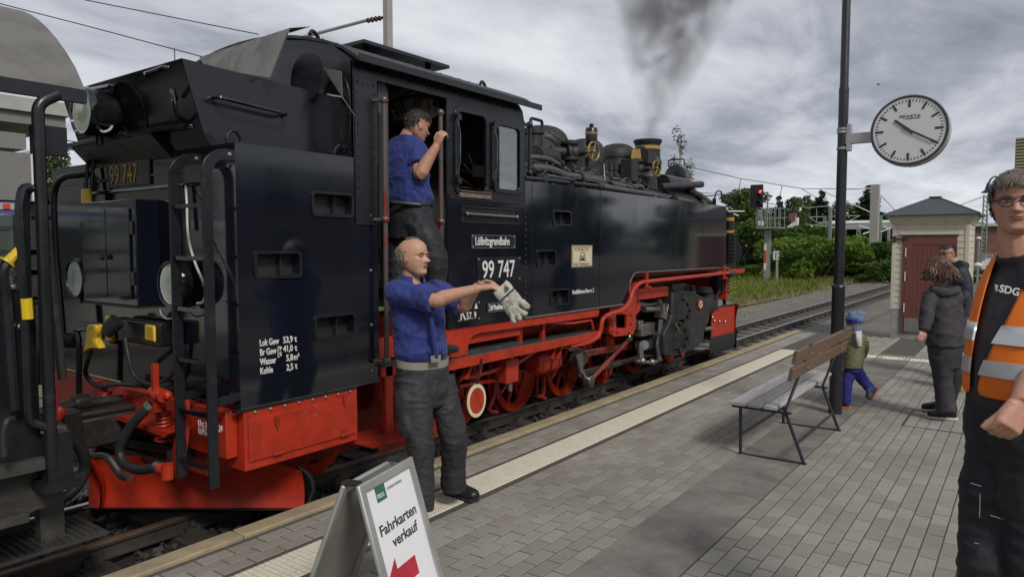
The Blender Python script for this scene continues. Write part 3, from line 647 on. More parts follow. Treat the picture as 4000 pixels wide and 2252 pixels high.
# brake cock and air hose
cc = q(620, 1540, X=2.25)
MB().ell(cc, (.05, .055, .045)).cyl(cc + V(0, -.06, 0), cc + V(0, .06, .01), .042, n=12).bar(cc + V(-.02, 0, .02), cc + V(-.02, 0, .20), .035, .03, (0, 1, 0)).ell(cc + V(.02, -.07, .0), .03).bar(cc + V(0, 0, -.02), cc + V(0, .03, -.11), .05, .03, (0, 1, 0)).build('brake_cock', 'red_paint', loco)
def zr(a, b, X): return A(300 + a / 1.8133, 1150 + b / 1.8133, X=X)
hs = [zr(530, 775, 2.24), zr(470, 830, 2.20), zr(385, 930, 2.16), zr(325, 1030, 2.13), zr(305, 1120, 2.12), zr(345, 1200, 2.12), zr(440, 1238, 2.12), zr(520, 1230, 2.13), zr(575, 1220, 2.14)]
MB().tube(spline(hs, 6), .030, 12).build('brake_hose', 'rubber', loco)
each(MB().cyl(hs[0], hs[1].lerp(hs[0], .5), .036, n=12).cyl(hs[-1] + V(0, .02, 0), hs[-1] - V(0, .03, 0), .034, n=12), 'hose_clamp', 'steel_worn', loco)
MB().cyl(hs[-1] - V(0, .02, 0), hs[-1] - V(0, .12, .02), .032, .025, 12).cyl(hs[-1] - V(0, .11, .05), hs[-1] - V(0, .11, -.04), .035, n=10).build('hose_coupling', 'red_paint', loco)
MB().tube(spline([q(370, 1780, X=1.9), q(420, 1785, X=1.92), q(470, 1850, X=1.95), q(505, 1865, X=1.95)], 5), .022, 8).build('drain_pipe', 'steel_dark', loco)
# central buffer coupling (black)
MB().box2((2.0, 5.06, .42), (2.46, 5.34, .62)).box2((1.95, 5.02, .36), (2.06, 5.38, .70)).ell((1.94, 5.2, .52), (.05, .24, .17)).box2((2.0, 5.1, .62), (2.5, 5.30, .66)).build('centre_buffer', 'steel_dark', loco, bevel=.015)
cq = MB().tube([(1.7, 5.28, .66), (2.1, 5.25, .70), (2.42, 5.25, .68)], .035, 10).lathe([(0, .055), (.05, .065), (.1, .055)], (2.1, 5.26, .70), EX, 12); cq.build('screw_coupling', 'steel_dark', loco)
# plough wings: curved plates
def plough(ax, ay, bx, by, z0, z1, curl, mat, name, parent, n=8, thick=.012, tail=None):
    mb = MB(); a = V(ax, ay, 0); b = V(bx, by, 0); t = (b - a).normalized(); nr = V(t.y, -t.x, 0); L_ = (b - a).length; vs = []; m = 10
    for i in range(m + 1):
        for j in range(n + 1):
            f = j / n; w = curl * ((f - .35) ** 2 / .42); hi = z1
            if tail and i > m - 3: hi = z1 - tail * ((i - m + 3) / 3) ** 2
            vs.append(a + t * (L_ * i / m) + nr * (-w if False else w * -1) + V(0, 0, z0 + (hi - z0) * f))
    k = len(vs); vs += [q_ - nr * thick for q_ in vs]
    fs = []
    for i in range(m):
        for j in range(n):
            e = (i * (n + 1) + j, (i + 1) * (n + 1) + j, (i + 1) * (n + 1) + j + 1, i * (n + 1) + j + 1); fs += [e, tuple(x + k for x in reversed(e))]
    mb.add(vs, fs); return mb.build(name, mat, parent, sharp=60)
plough(2.20, 5.30, 3.08, 4.06, -.05, .33, -.07, 'red_paint', 'plough_wing', loco, tail=.10); plough(2.20, 5.10, 3.08, 6.34, -.05, .33, .07, 'red_paint', 'plough_wing', loco, tail=.10)
plough(2.195, 5.31, 3.08, 4.05, -.085, -.045, -.07, 'black_satin', 'plough_lip', loco)
MB().tube(spline([(3.085, 4.05, -.07), (3.13, 4.03, .05), (3.12, 4.05, .16), (3.06, 4.1, .24)], 5), .016, 8).build('plough_edge', 'black_satin', loco)
MB().box2((2.5, 4.3, .28), (3.4, 6.1, .46)).box2((2.6, 4.75, .0), (4.2, 4.79, .75)).box2((2.6, 5.61, .0), (4.2, 5.65, .75)).build('rear_frame', 'red_dusty', loco)
MB().bar((2.35, 5.9, .36), (2.5, 4.45, .40), .05, .06).bar((2.3, 5.9, .30), (2.45, 4.45, .33), .03, .03).build('spring_beam', 'steel_dark', loco)

# --- cab
def prof_z(y): f = (y - YC) / 1.40; return 3.085 + .33 * max(0, 1 - f * f) ** .8
ZE = 3.085
cabs = MB().sheet([(3.43, 2.36), (3.66, 2.36), (3.66, 2.98), (4.424, 2.98), (4.424, 1.086), (5.535, 1.086), (5.535, 2.90), (5.50, 3.03), (5.44, ZE), (3.43, ZE)],
    [rrect(4.547, 2.244, 4.939, 2.90, .06, 5), rrect(5.066, 2.275, 5.462, 2.875, .05, 5)], (0, S - .003, 0), EX, EZ, EY, .02)
cab = cabs.build('cab_side', 'black_satin', loco)
MB().sheet([(3.44, 1.93), (3.645, 1.93), (3.645, 2.97), (3.44, 2.97)], [], (0, S - .009, 0), EX, EZ, EY, .006).build('corner_plate', 'black_satin', cab)
rv = MB(); y_ = S - .003
rv.rivets([(3.465, S - .009, 1.97 + .075 * k) for k in range(14)] + [(3.62, S - .009, 1.97 + .075 * k) for k in range(14)], (0, -1, 0), .009, .008)
rv.rivets([(3.5 + .1 * k, y_, 3.03) for k in range(20)], (0, -1, 0), .010, .009); rv.rivets([(3.47 + .05 * k, S - .009, 2.93) for k in range(4)], (0, -1, 0), .008, .007)
rv.rivets([(5.505, y_, 2.26 + .085 * k) for k in range(9)] + [(5.02, y_, 2.3 + .14 * k) for k in range(5)] + [(4.6 + .07 * k, y_, 2.215) for k in range(6)] + [(5.10 + .07 * k, y_, 2.235) for k in range(6)], (0, -1, 0), .008, .007)
rv.rivets([(4.47 + .085 * k, y_, 1.115) for k in range(12)], (0, -1, 0), .008, .007)
rv.build('rivets', 'bolt' if False else 'black_satin', cab, kind='stuff')
ring(rrect(4.51, 2.205, 4.975, 2.94, .08, 5), rrect(4.552, 2.25, 4.934, 2.895, .06, 5), S - .016, .013).build('window_surround', 'black_satin', cab, bevel=.004)
ring(rrect(5.045, 2.255, 5.483, 2.897, .055, 5), rrect(5.085, 2.292, 5.443, 2.858, .045, 5), S - .014, .011).build('window_frame', 'black_satin', cab, bevel=.003)
nsheet(rrect(5.07, 2.28, 5.458, 2.87, .045, 5), [], S + .004, .005).build('window_pane', 'glass', cab)
for x, d in ((4.535, -1), (5.03, -1)):                       # hinged wind deflectors standing out from the side
    fx = MB(); fx.bar((x, S - .02, 2.28), (x, S - .02, 2.86), .028, .028, (1, 0, 0)); f = fx.build('deflector_post', 'black_satin', cab)
    each(MB().box((x, S - .025, 2.84), (.05, .05, .05)).box((x, S - .025, 2.32), (.05, .05, .05)), 'deflector_hinge', 'black_satin', f)
    MB().sheet([(0, 2.36), (-.11, 2.46), (-.11, 2.70), (-.03, 2.82), (0, 2.82)], [], (x - .03, S - .03, 0), (.5, .86, 0), EZ, (.86, -.5, 0), .006).build('deflector_pane', 'glass', f)
MB().box2((4.56, S - .03, 2.185), (4.99, S + .03, 2.225)).build('sill', 'wood_worn', cab, bevel=.006)
MB().box2((4.58, S - .035, 2.226), (4.99, S + .04, 2.248)).build('arm_pad', 'canvas_green', cab, bevel=.01)
# lower cab panel with grip slot, plates
lp = nsheet(rect(4.43, 1.09, 5.53, 2.16), [rect(4.615, 2.0, 5.40, 2.10)], S - .009, .006).build('cab_panel', 'black_gloss', cab)
MB().box2((4.615, S + .0, 2.0), (5.40, S + .012, 2.10)).build('slot_back', 'rubber', cab)
MB().box2((4.44, S - .016, 2.165), (5.53, S - .003, 2.20)).build('panel_rail', 'black_satin', cab)
MB().tube([(4.65, S - .03, 2.05), (5.37, S - .03, 2.045)], .012, 8).ell((4.65, S - .03, 2.05), .02, 10, 6).ell((5.37, S - .03, 2.045), .02, 10, 6).build('grip_bar', 'steel_worn', cab)
ring(rect(4.595, 1.975, 5.42, 2.12), rect(4.612, 1.995, 5.403, 2.103), S - .014, .006).build('slot_frame', 'black_satin', cab)
def plate(name, x0, z0, x1, z1, txt, size, sx, frame=True, tx=None, tz=None, bold=0, spacing=1.0):
    p = MB().box2((x0, S - .018, z0), (x1, S - .0095, z1)).build(name, 'black_satin', loco, bevel=.002)
    if frame: ring(rect(x0, z0, x1, z1), rect(x0 + .008, z0 + .008, x1 - .008, z1 - .008), S - .021, .004).build('border', 'steel_worn', p)
    each(MB().rivets([(x, S - .018, z) for x in (x0 + .015, x1 - .015) for z in (z0 + .015, z1 - .015)], (0, -1, 0), .011, .012, 8), 'screw', 'bolt', p)
    text('lettering', txt, 'letter_white', (tx if tx else x0 + .03, S - .019, tz if tz else z0 + .025), EX, EZ, size, p, sx=sx, ext=.003, bold=bold, spacing=spacing); return p
plate('name_plate', 4.72, 1.755, 5.355, 1.875, 'Lößnitzgrundbahn', .105, .66, tx=4.765, tz=1.785, bold=.0015)
np_ = plate('number_plate', 4.80, 1.455, 5.44, 1.675, '99 747', .22, .80, frame=False, tx=4.86, tz=1.495, bold=.002)
plate('depot_plate', 4.94, 1.185, 5.33, 1.27, 'Lbf Radebeul Ost', .066, .66, tx=4.965, tz=1.205, bold=.0015)
kp = plate('class_plate', 4.53, 1.13, 4.83, 1.30, 'K', .19, .62, frame=False, tx=4.56, tz=1.15, bold=.002)
text('lettering', '57. 9', 'letter_white', (4.645, S - .019, 1.15), EX, EZ, .085, kp, sx=.8, bold=.001)
MB().sheet([(4.755, 1.235), (4.80, 1.235), (4.778, 1.285)], [], (0, S - .021, 0), EX, EZ, EY, .004).build('triangle', 'letter_white', kp)
# rear cab wall with oval window, door pillar
rw = MB().sheet([(3.90, 2.36), (3.9, ZE)] + [(y, prof_z(y) - .024) for y in (4.1, 4.4, 4.8, 5.2, 5.6, 6.0, 6.3)] + [(6.5, ZE), (6.5, 2.36)], [oval(4.09, 2.71, .135, .26, 28, 2.6), oval(6.31, 2.71, .135, .26, 28, 2.6)], (3.43, 0, 0), EY, EZ, EX, .012)
rwo = rw.build('cab_rear_wall', 'black_satin', loco)
for yc in (4.09, 6.31):
    MB().sheet(oval(yc, 2.71, .178, .305, 28, 2.6), [oval(yc, 2.71, .132, .257, 28, 2.6)], (3.418, 0, 0), EY, EZ, EX, .012).build('oval_window_frame', 'black_satin', rwo, bevel=.003)
    MB().sheet(oval(yc, 2.71, .137, .262, 28, 2.6), [], (3.434, 0, 0), EY, EZ, EX, .004).build('window_pane', 'glass', rwo)
    MB().rivets([(3.418, yc + .155 * math.cos(2 * math.pi * k / 14), 2.71 + .282 * math.sin(2 * math.pi * k / 14)) for k in range(14)], (-1, 0, 0), .008, .007).build('rivets', 'black_satin', rwo, kind='stuff')
# hinged sun shield standing off the rear window
c0 = q(1258, 375, Y=3.98); vsd = MB().sheet(oval(0, 0, .125, .17, 24, 2.3), [], q(1197, 300, X=3.25), (.35, -.94, 0), (.12, 0, .99), (.94, .35, 0), .006)
vsd.build('window_shield', 'black_satin', loco)
w3_ = [q(1262, 262, X=3.37), q(1332, 278, X=3.37), q(1336, 380, X=3.37), q(1385, 452, X=3.40)]; MB().add(w3_ + [p + V(.006, 0, 0) for p in w3_], [(0, 1, 2), (0, 2, 3), (4, 6, 5), (4, 7, 6), (0, 4, 5, 1), (1, 5, 6, 2), (2, 6, 7, 3), (3, 7, 4, 0)]).build('shield_strap', 'bare_plate', loco)
MB().tube([q(1205, 395, X=3.42), q(1255, 600, X=3.42)], .008, 6).build('weld_seam', 'steel_worn', loco)
# wing plate of bare weathered steel over the hopper (coal guard)
wp = MB(); w4 = [q(775, 225, X=3.0), q(1135, 108, X=3.05), q(1062, 303, X=3.0), q(820, 245, X=3.0)]
a_, b_, c_, d_ = q(778, 224, X=3.02), q(1130, 110, X=2.98), q(1055, 305, X=2.85), q(910, 268, X=2.9)
wp.add([a_, b_, c_, q(800, 262, X=2.9)], [(0, 1, 2, 3)]); n_ = (b_ - a_).cross(c_ - a_).normalized() * .008
wp.add([p + n_ for p in (a_, b_, c_, q(800, 262, X=2.9))], [(3, 2, 1, 0)])
wp.add([b_, q(1215, 104, X=3.16), q(1130, 130, X=3.10)], [(0, 1, 2)]); wp.build('coal_guard', 'bare_plate', loco)
# roof: arched sheet, eave rail, vents, hooks
rf = MB(); nr_ = 16; prof = []
for i in range(nr_ + 1):
    y = 3.80 + (6.60 - 3.80) * i / nr_; f = (y - YC) / 1.40; prof.append((y, 3.085 + .33 * (1 - f * f) ** .8 if abs(f) < 1 else 3.085))
rf.sheet(prof + [(y, z - .022) for y, z in reversed(prof)], [], (3.40, 0, 0), EY, EZ, EX, 2.25); roof = rf.build('roof', 'black_sooty', loco, sharp=40)
MB().box2((3.40, 3.785, 3.055), (5.66, 3.80, 3.105)).build('eave_strip', 'black_satin', roof)
rvp = MB().box2((4.35, 4.80, 3.36), (5.25, 5.60, 3.42)); rvp.box2((4.25, 4.68, 3.515), (5.36, 5.72, 3.545))
for x in (4.4, 5.2):
    for y in (4.82, 5.58): rvp.box2((x - .02, y - .02, 3.40), (x + .02, y + .02, 3.52))
rvp.build('roof_vent', 'black_satin', roof)
for x in (3.52, 5.55): MB().tube(spline([(x, 4.4, 3.26), (x + .02, 4.4, 3.34), (x - .03, 4.4, 3.38), (x - .06, 4.4, 3.35)], 5), .015, 8).build('lifting_hook', 'black_satin', roof)
MB().rivets([(3.5 + .13 * k, 4.3, prof_z(4.3)) for k in range(16)], (0, -.4, .9), .012, .012).build('rivets', 'black_satin', roof, kind='stuff')
# cab front wall, far side wall, floor, interior
fw_ = MB().sheet([(3.9, 1.1), (6.5, 1.1), (6.5, 2.95)] + [(y, prof_z(y) - .024) for y in (6.4, 6.3, 6.0, 5.6, 5.2, 4.8, 4.4, 4.1, 4.0)] + [(3.9, 2.95)], [], (5.52, 0, 0), EY, EZ, EX, .012); fw_.build('cab_front_wall', 'black_satin', loco)
MB().sheet([(3.43, 1.1), (5.535, 1.1), (5.535, ZE), (3.43, ZE)], [rrect(4.547, 2.244, 4.939, 2.90, .06), rrect(5.066, 2.275, 5.462, 2.875, .05), rect(3.68, 1.12, 4.42, 2.98)], (0, FS - .02, 0), EX, EZ, EY, .02).build('cab_side', 'black_satin', loco)
MB().box2((3.66, 3.93, .80), (5.5, 6.45, .86)).build('cab_floor', 'tread', loco)
pmat('ceiling_bounce', (.30, .30, .28), .7)
MB().add([(x, y, prof_z(y) - .035) for x in (3.46, 5.5) for y in (3.95, 4.3, 4.7, 5.2, 5.7, 6.1, 6.45)], [(i, i + 1, i + 8, i + 7) for i in range(6)]).build('cab_bounce_sheet', 'ceiling_bounce', loco)  # pale sheet added under the roof to bounce light into the cab
MB().box2((3.66, 3.95, .86), (3.68, 6.45, 2.36)).build('bunker_front', 'black_sooty', loco)
bh = MB().lathe([(0, .62), (.01, .66), (.06, .68), (.7, .68)], (4.95, YC, 2.02), EX, 32); bh.build('boiler_backhead', 'black_sooty', loco)
gp = MB()
for (gx, gy, gr) in ((1568, 440, .105), (1622, 405, .115), (1677, 422, .085), (1640, 455, .06)):
    c = A(gx, gy, X=4.60); ga = V(-.72, -.69, 0); g = MB().lathe([(0, gr), (-.03, gr), (-.045, gr * .6)], c, ga, 24).build('pressure_gauge', 'black_satin', loco)
    MB().lathe([(.003, gr * .88), (.003, 0)], c, ga, 24).build('dial', 'dial_white', g)
    MB().lathe([(0, gr * .9), (.012, gr * .92), (.012, gr * 1.02), (0, gr * 1.03)], c, ga, 24).build('bezel', 'brass' if gr < .09 else 'black_gloss', g)
    MB().bar(c + ga * .006 + V(0, 0, -gr * .1), c + ga * .006 + V(-.1 * gr, .1 * gr, gr * .7), .01, .004, ga).ell(c + ga * .006, .012, 8, 6).build('needle', 'letter_black', g)
MB().box2((4.62, 4.2, 2.98), (4.66, 5.9, 3.02)).build('gauge_rail', 'steel_dark', loco)
def handwheel(c, r, ax, mat, parent=loco, wr=.009):
    c = Vector(c); ax = Vector(ax).normalized(); u, w = MB.frame(ax); m = MB()
    m.tube([c + (u * math.cos(2 * math.pi * k / 20) + w * math.sin(2 * math.pi * k / 20)) * r for k in range(20)], wr, 6, closed=True)
    for k in range(4): m.tube([c, c + (u * math.cos(R(90 * k + 20)) + w * math.sin(R(90 * k + 20))) * r], wr * .6, 6)
    m.ell(c, wr * 2, 8, 6); return m.build('handwheel', mat, parent)
handwheel(A(1531, 452, X=4.5), .075, (1, 0, 0), 'black_satin'); handwheel(A(1303, 500, X=4.2), .10, (1, 0, 0), 'brass'); handwheel(A(1315, 555, X=4.2), .10, (1, .3, 0), 'steel_worn')
ip = MB(); rr_ = random.Random(3)
ip.tube([A(1475, 415, X=4.4), A(1650, 365, X=4.4)], .018, 8); ip.tube([A(1560, 480, X=4.5), A(1600, 470, X=4.5)], .02, 8)
for k in range(12):
    y = rr_.uniform(4.3, 5.9); ip.tube(fillet([(4.93, y, 2.7), (4.8, y, 2.6), (4.75, y + rr_.uniform(-.3, .3), rr_.uniform(1.4, 2.3)), (4.93, y, rr_.uniform(1.2, 2.0))], .06), .012, 6)
ip.build('backhead_pipes', 'steel_dark', loco)
MB().tube([A(1790, 665, Y=4.5), A(1890, 675, Y=4.5)], .022, 8).build('control_rod', 'steel_worn', loco)
wi = MB(); 
for (a, b) in (((1790, 690), (1898, 760)), ((1830, 600), (1880, 740)), ((1800, 730), (1895, 742)), ((1810, 640), (1890, 720))): wi.tube([A(*a, Y=4.15), A(*b, Y=4.2)], .004, 5)
wi.build('control_wire', 'copper', loco)
MB().box2((5.0, 4.05, 2.40), (5.40, 4.10, 2.50)).build('speed_display', 'rubber', loco)
text('digits', '80', 'lamp_red', A(1982, 738, Y=4.0), EX, EZ, .07, loco, sx=.7)
# tarpaulin strip, driver's shade
MB().sheet([(3.70, 1.98), (3.80, 1.96), (3.80, 2.93), (3.76, 3.0), (3.70, 3.0)], [], (0, 3.93, 0), EX, EZ, EY, .01).build('weather_curtain', 'canvas_green', loco)
# door handrails: tall bars with worn red paint
pmat('rail_red_worn', (.13, .105, .10), .35, .4, c2=(.26, .035, .025), c2at=(.52, .60), vs=2.6, stretch=(1, 1, .7))
def handrail(x, z0, z1, y=3.82):
    h = MB().tube([(x, y, z0), (x, y, z1)], .019, 12).build('handrail', 'rail_red_worn', loco)
    k = MB()
    for z in (z1, (z0 + z1) / 2 + .09, z0): k.ell((x, y, z), .032, 12, 8); k.cyl((x, y, z), (x + (-.05 if x < 4 else .09), S + .01, z), .013, n=8)
    each(k, 'rail_knob', 'rail_red_worn', h)
handrail(3.655, .93, 2.83); handrail(4.262, .93, 2.83)
# --- side tank
tslots = [(6.035, 1.996, 6.361, 2.127), (5.748, 1.586, 6.067, 1.725), (5.998, 1.18, 6.323, 1.325)]
cut = [(7.66, 1.082)] + [(7.72 + .0, 1.14), (7.735, 1.25)] + [(7.735 + .19 * (1 - math.cos(R(a))), 1.26 + .19 * math.sin(R(a))) for a in (10, 30, 50, 70, 90)]
to = [(5.545, 1.088)] + cut + [(11.08, 1.437), (11.045, 2.395), (5.545, 2.395)]
tk = nsheet(to, [rrect(*s, .02) for s in tslots], S, .079); tank = tk.build('side_tank', 'black_gloss', loco)
MB().sheet(to, [], (0, S + .08, 0), EX, EZ, EY, .45).build('tank_body', 'black_satin', tank)
MB().sheet(to, [], (0, FS - .5, 0), EX, EZ, EY, .5).build('tank_body', 'black_gloss', tank)
for s in tslots:
    a = .014; ring(rrect(s[0] - a, s[1] - a, s[2] + a, s[3] + a, .026), rrect(s[0] + .002, s[1] + .002, s[2] - .002, s[3] - .002, .02), S - .011, .012).build('step_recess', 'black_satin', tank)
    MB().box2((s[0] - .01, S + .070, s[1] - .01), (s[2] + .01, S + .0785, s[3] + .01)).build('recess_dark_back', 'rubber', tank); MB().box2((s[0] + .18, S + .03, s[1] + .01), (s[0] + .186, S + .0695, s[3] - .01)).build('recess_rib', 'rubber', tank)  # same added matte plate, keeps the tank slots dark
sm = MB()
for x in (5.66, 7.0, 9.4, 10.05): sm.box2((x - .003, S - .0025, 1.46 if x > 7.7 else 1.1), (x + .003, S + .001, 2.393))
each(sm, 'weld_seam', 'black_satin', tank)
lipm = MB().tube([(x, S - .002, z) for x, z in to[:-3]] + [(11.08, S - .002, 1.437)], .008, 6); lipm.build('tank_lip', 'steel_worn', tank)
MB().rivets([(5.548, S - .002, 1.15 + .06 * k) for k in range(20)], (0, -1, 0), .007, .006).build('rivets', 'steel_worn', tank, kind='stuff')
grab([V(5.95, S + .03, 2.395), V(5.95, S + .03, 2.475), V(6.45, S + .03, 2.475), V(6.45, S + .03, 2.395)], r=.016, parent=tank, k=.07, name='tank_handle')
wpl = MB().box2((6.394, S - .006, 1.552), (6.822, S - .001, 1.783)).build('warning_plate', 'cream_plate', loco)
ring(rect(6.40, 1.558, 6.816, 1.777), rect(6.408, 1.566, 6.808, 1.769), S - .0085, .003).build('border', 'brass', wpl)
text('lettering', 'VORSICHT', 'print_red', (6.43, S - .008, 1.722), EX, EZ, .058, wpl, sx=1.15, ext=.001); text('lettering', 'Kein Trinkwasser', 'print_red', (6.425, S - .008, 1.575), EX, EZ, .036, wpl, sx=1.28, ext=.001)
sk = MB(); skc = (6.608, 1.665)
sk.sheet(oval(skc[0], skc[1] + .008, .055, .036, 20), [oval(skc[0], skc[1] + .008, .047, .030, 20)], (0, S - .0085, 0), EX, EZ, EY, .002)
for dx in (-.02, .02): sk.sheet(oval(skc[0] + dx, skc[1], .013, .009, 10), [], (0, S - .0085, 0), EX, EZ, EY, .002)
for d in (-1, 1): sk.bar((skc[0] - d * .07, S - .0075, skc[1] - .05), (skc[0] + d * .07, S - .0075, skc[1] - .022), .002, .008, (0, -1, 0) if False else (0, 0, 1))
sk.box2((skc[0] - .025, S - .0085, skc[1] - .03), (skc[0] + .025, S - .0075, skc[1] - .018))
sk.build('skull_and_crossbones', 'letter_black', wpl)
text('lettering', 'Druckluftbremse Knorr m. Z.', 'letter_white', (6.41, S - .002, 1.268), EX, EZ, .062, loco, sx=.62, bold=.001)
# --- boiler, domes, chimney, fittings above the tank
BZ, BR = 2.10, .66
MB().lathe([(0, BR), (5.9, BR)], (5.53, YC, BZ), EX, 48).build('boiler', 'black_sooty', loco)
bd = MB()
for x in (6.6, 7.6, 8.6, 9.6, 10.4): bd.lathe([(0, BR), (0, BR + .012), (.05, BR + .012), (.05, BR)], (x, YC, BZ), EX, 48)
each(bd, 'boiler_band', 'black_satin', loco)
MB().lathe([(0, BR + .01), (0, .73), (1.75, .73), (1.78, .70), (1.78, 0)], (10.6, YC, BZ), EX, 48).build('smokebox', 'black_sooty', loco)
MB().lathe([(0, .62), (.05, .60), (.13, .35), (.16, 0)], (12.38, YC, BZ), EX, 40).build('smokebox_door', 'black_sooty', loco)
def dome(x, r, top, name='dome', squash=.32):
    zb = BZ + .45; pr_ = [(0, r * 1.35), (.12, r * 1.12), (.2, r)]; h = top - zb - r * squash * 2
    pr_ += [(h, r)] + [(h + r * squash * 2 * math.sin(R(a)), r * max(0, math.cos(R(a))) ** .75) for a in (15, 30, 45, 60, 72, 82, 90)]
    return MB().lathe(pr_, (x, YC, zb), EZ, 36).build(name, 'black_sooty', loco)
d1 = dome(7.75, .36, 3.33); d2 = dome(8.88, .27, 3.30); d3 = dome(9.85, .29, 3.34)
each(MB().lathe([(0, .292), (0, .30), (.03, .30), (.03, .292)], (9.85, YC, 3.10), EZ, 36), 'dome_seam', 'black_satin', d3)
ch = MB().lathe([(0, .36), (.08, .27), (.16, .225), (.66, .20), (.70, .215), (.73, .235), (.76, .235), (.76, .20), (.5, .18)], (10.92, YC, BZ + .66), EZ, 40).build('chimney', 'black_sooty', loco)
MB().lathe([(0, .207), (0, .213), (.055, .212), (.055, .206)], (10.92, YC, 3.36), EZ, 40).build('chimney_band', 'ochre_band', ch)
# whitewashed safety disc behind the cab, top feed, valves
MB().lathe([(0, .30), (.02, .30)], (6.2, YC, 2.98), EX, 32).build('disc_plate', 'white_paint', loco)
tf = MB().cyl((7.3, 5.0, 2.72), (7.3, 5.0, 3.15), .11, .10, 16).cyl((7.3, 5.0, 3.15), (7.3, 5.0, 3.22), .13, n=16).cyl((7.1, 4.85, 2.86), (7.5, 4.85, 2.86), .12, n=16); tf.build('safety_valve', 'black_sooty', loco)
MB().tube(fillet([(7.15, 4.95, 3.2), (7.15, 4.95, 3.32), (7.4, 4.95, 3.32), (7.4, 4.95, 3.2)], .04), .02, 8).build('valve_lever', 'black_satin', loco)
MB().tube(spline([(7.45, 4.9, 3.2), (7.7, 4.7, 3.0), (7.78, 4.62, 2.7), (7.8, 4.6, 2.4)], 5), .012, 6).build('drain_wire', 'pipe_wrap', loco)
# lubricator pot with brass ring on its valve block
lub = MB().lathe([(0, .075), (.015, .08), (.21, .08), (.225, .07), (.23, .025), (.27, .03), (.28, .02)], A(2310, 568, Y=4.7), EZ, 24); lo_ = lub.build('lubricator', 'black_satin', loco)
p_ = A(2310, 568, Y=4.7); MB().lathe([(0, .0805), (0, .083), (.025, .083), (.025, .0805)], p_ + V(0, 0, .14), EZ, 24).build('brass_ring', 'brass', lo_)
def valve(x, y, z, s=1.0, wheel=True):
    c = V(x, y, z); m = MB().cyl(c + V(-.25 * s, .2, 0), c + V(.02, 0, 0), .075 * s, n=14).cyl(c + V(-.05, .02, -.28 * s), c + V(-.05, .02, .15 * s), .07 * s, n=14).cyl(c + V(-.1, .06, 0), c + V(-.07, .04, 0), .12 * s, n=14).cyl(c + V(-.05, .02, -.10 * s), c + V(-.05, .02, -.06 * s), .12 * s, n=12).cyl(c + V(-.05, .02, .10 * s), c + V(-.05, .02, .14 * s), .11 * s, n=12).cyl(c + V(0, -.02, 0), c + V(.02, -.16 * s, 0), .045 * s, n=10).ell(c, .10 * s)
    o = m.build('steam_valve', 'black_sooty', loco)
    MB().cyl(c + V(.02, -.14 * s, 0), c + V(.03, -.27 * s, 0), .018, n=8).build('spindle', 'brass', o)
    if wheel: handwheel(c + V(.03, -.27 * s, 0), .115 * s, (-.1, -1, 0), 'brass', o, .012)
    return o
h1 = A(2322, 592, Y=4.45); valve(h1.x - .05, 4.72, h1.z); h2 = A(2568, 658, Y=4.45); valve(h2.x - .05, 4.72, h2.z)
tw = MB()
for (a, b, r_) in (((2500, 600), (2560, 640), .12), ((2430, 660), (2480, 670), .09)):
    pa, pb = A(*a, Y=4.75), A(*b, Y=4.75); tw.cyl(pa, pb, r_, r_ * .9, 16)
tw.box(A(2520, 615, Y=4.7), (.25, .22, .2)); tw.box(A(2460, 665, Y=4.65), (.22, .16, .3)); tw.cyl(A(2535, 690, Y=4.7), A(2535, 740, Y=4.7), .11, .13, 14)
tw.build('feed_pump', 'black_sooty', loco)
MB().sheet([(0, 0), (.12, .02), (.16, -.22), (.05, -.30), (-.02, -.12)], [], A(2470, 585, Y=4.8), (.7, -.7, 0), EZ, (.7, .7, 0), .02).build('bracket', 'ochre_band', loco)
# turbo generator with ochre rim, whistle pipe, front lamp housing
gc = A(2585, 715, Y=4.85); ge = MB().lathe([(0, .14), (.02, .145), (1.05, .145), (1.07, .12)], gc, EX, 24).build('generator', 'black_satin', loco)
MB().lathe([(.93, .147), (.93, .154), (1.02, .154), (1.02, .147)], gc, EX, 24).build('rim_band', 'ochre_band', ge)
MB().cyl(A(2580, 730, Y=4.62), A(2740, 720, Y=4.62), .055, n=12).build('exhaust_pipe', 'black_sooty', loco)
fl = MB().lathe([(0, .10), (.05, .20), (.25, .20), (.27, .19)], V(12.0, YC, 3.02), EX, 28).build('front_headlamp', 'black_satin', loco)
MB().tube(fillet([(12.1, 5.05, 3.2), (12.1, 5.05, 3.32), (12.1, 5.35, 3.32), (12.1, 5.35, 3.2)], .03), .012, 6).build('lamp_handle', 'black_satin', fl)
MB().box2((11.95, 5.1, 2.72), (12.2, 5.3, 2.86)).build('lamp_bracket', 'black_satin', fl)
# pipes along boiler side
pp = [('steam_pipe', [(2060, 612, 4.55), (2140, 622, 4.55), (2200, 655, 4.55), (2250, 690, 4.5)], .030, 'pipe_wrap'), ('steam_pipe', [(2075, 655, 4.42), (2150, 662, 4.42), (2215, 688, 4.4), (2240, 690, 4.4), (2330, 705, 4.4), (2440, 730, 4.4), (2505, 732, 4.4)], .045, 'pipe_wrap'),
      ('steam_pipe', [(2050, 696, 4.12), (2160, 706, 4.12), (2340, 727, 4.12)], .022, 'black_satin'), ('steam_pipe', [(2340, 727, 4.12), (2480, 750, 4.12), (2600, 770, 4.12), (2700, 790, 4.15)], .034, 'pipe_wrap'),
      ('steam_pipe', [(2240, 668, 4.5), (2320, 690, 4.5), (2420, 700, 4.5)], .02, 'pipe_wrap'), ('injector_pipe', [(2500, 745, 4.5), (2590, 770, 4.45), (2660, 782, 4.4)], .05, 'black_sooty'),
      ('arch_pipe', [(2690, 740, 4.7), (2740, 770, 4.6), (2770, 790, 4.5), (2790, 805, 4.45)], .05, 'black_sooty'), ('arch_pipe', [(2660, 740, 4.9), (2720, 765, 4.7), (2760, 800, 4.5)], .035, 'rail_rust')]
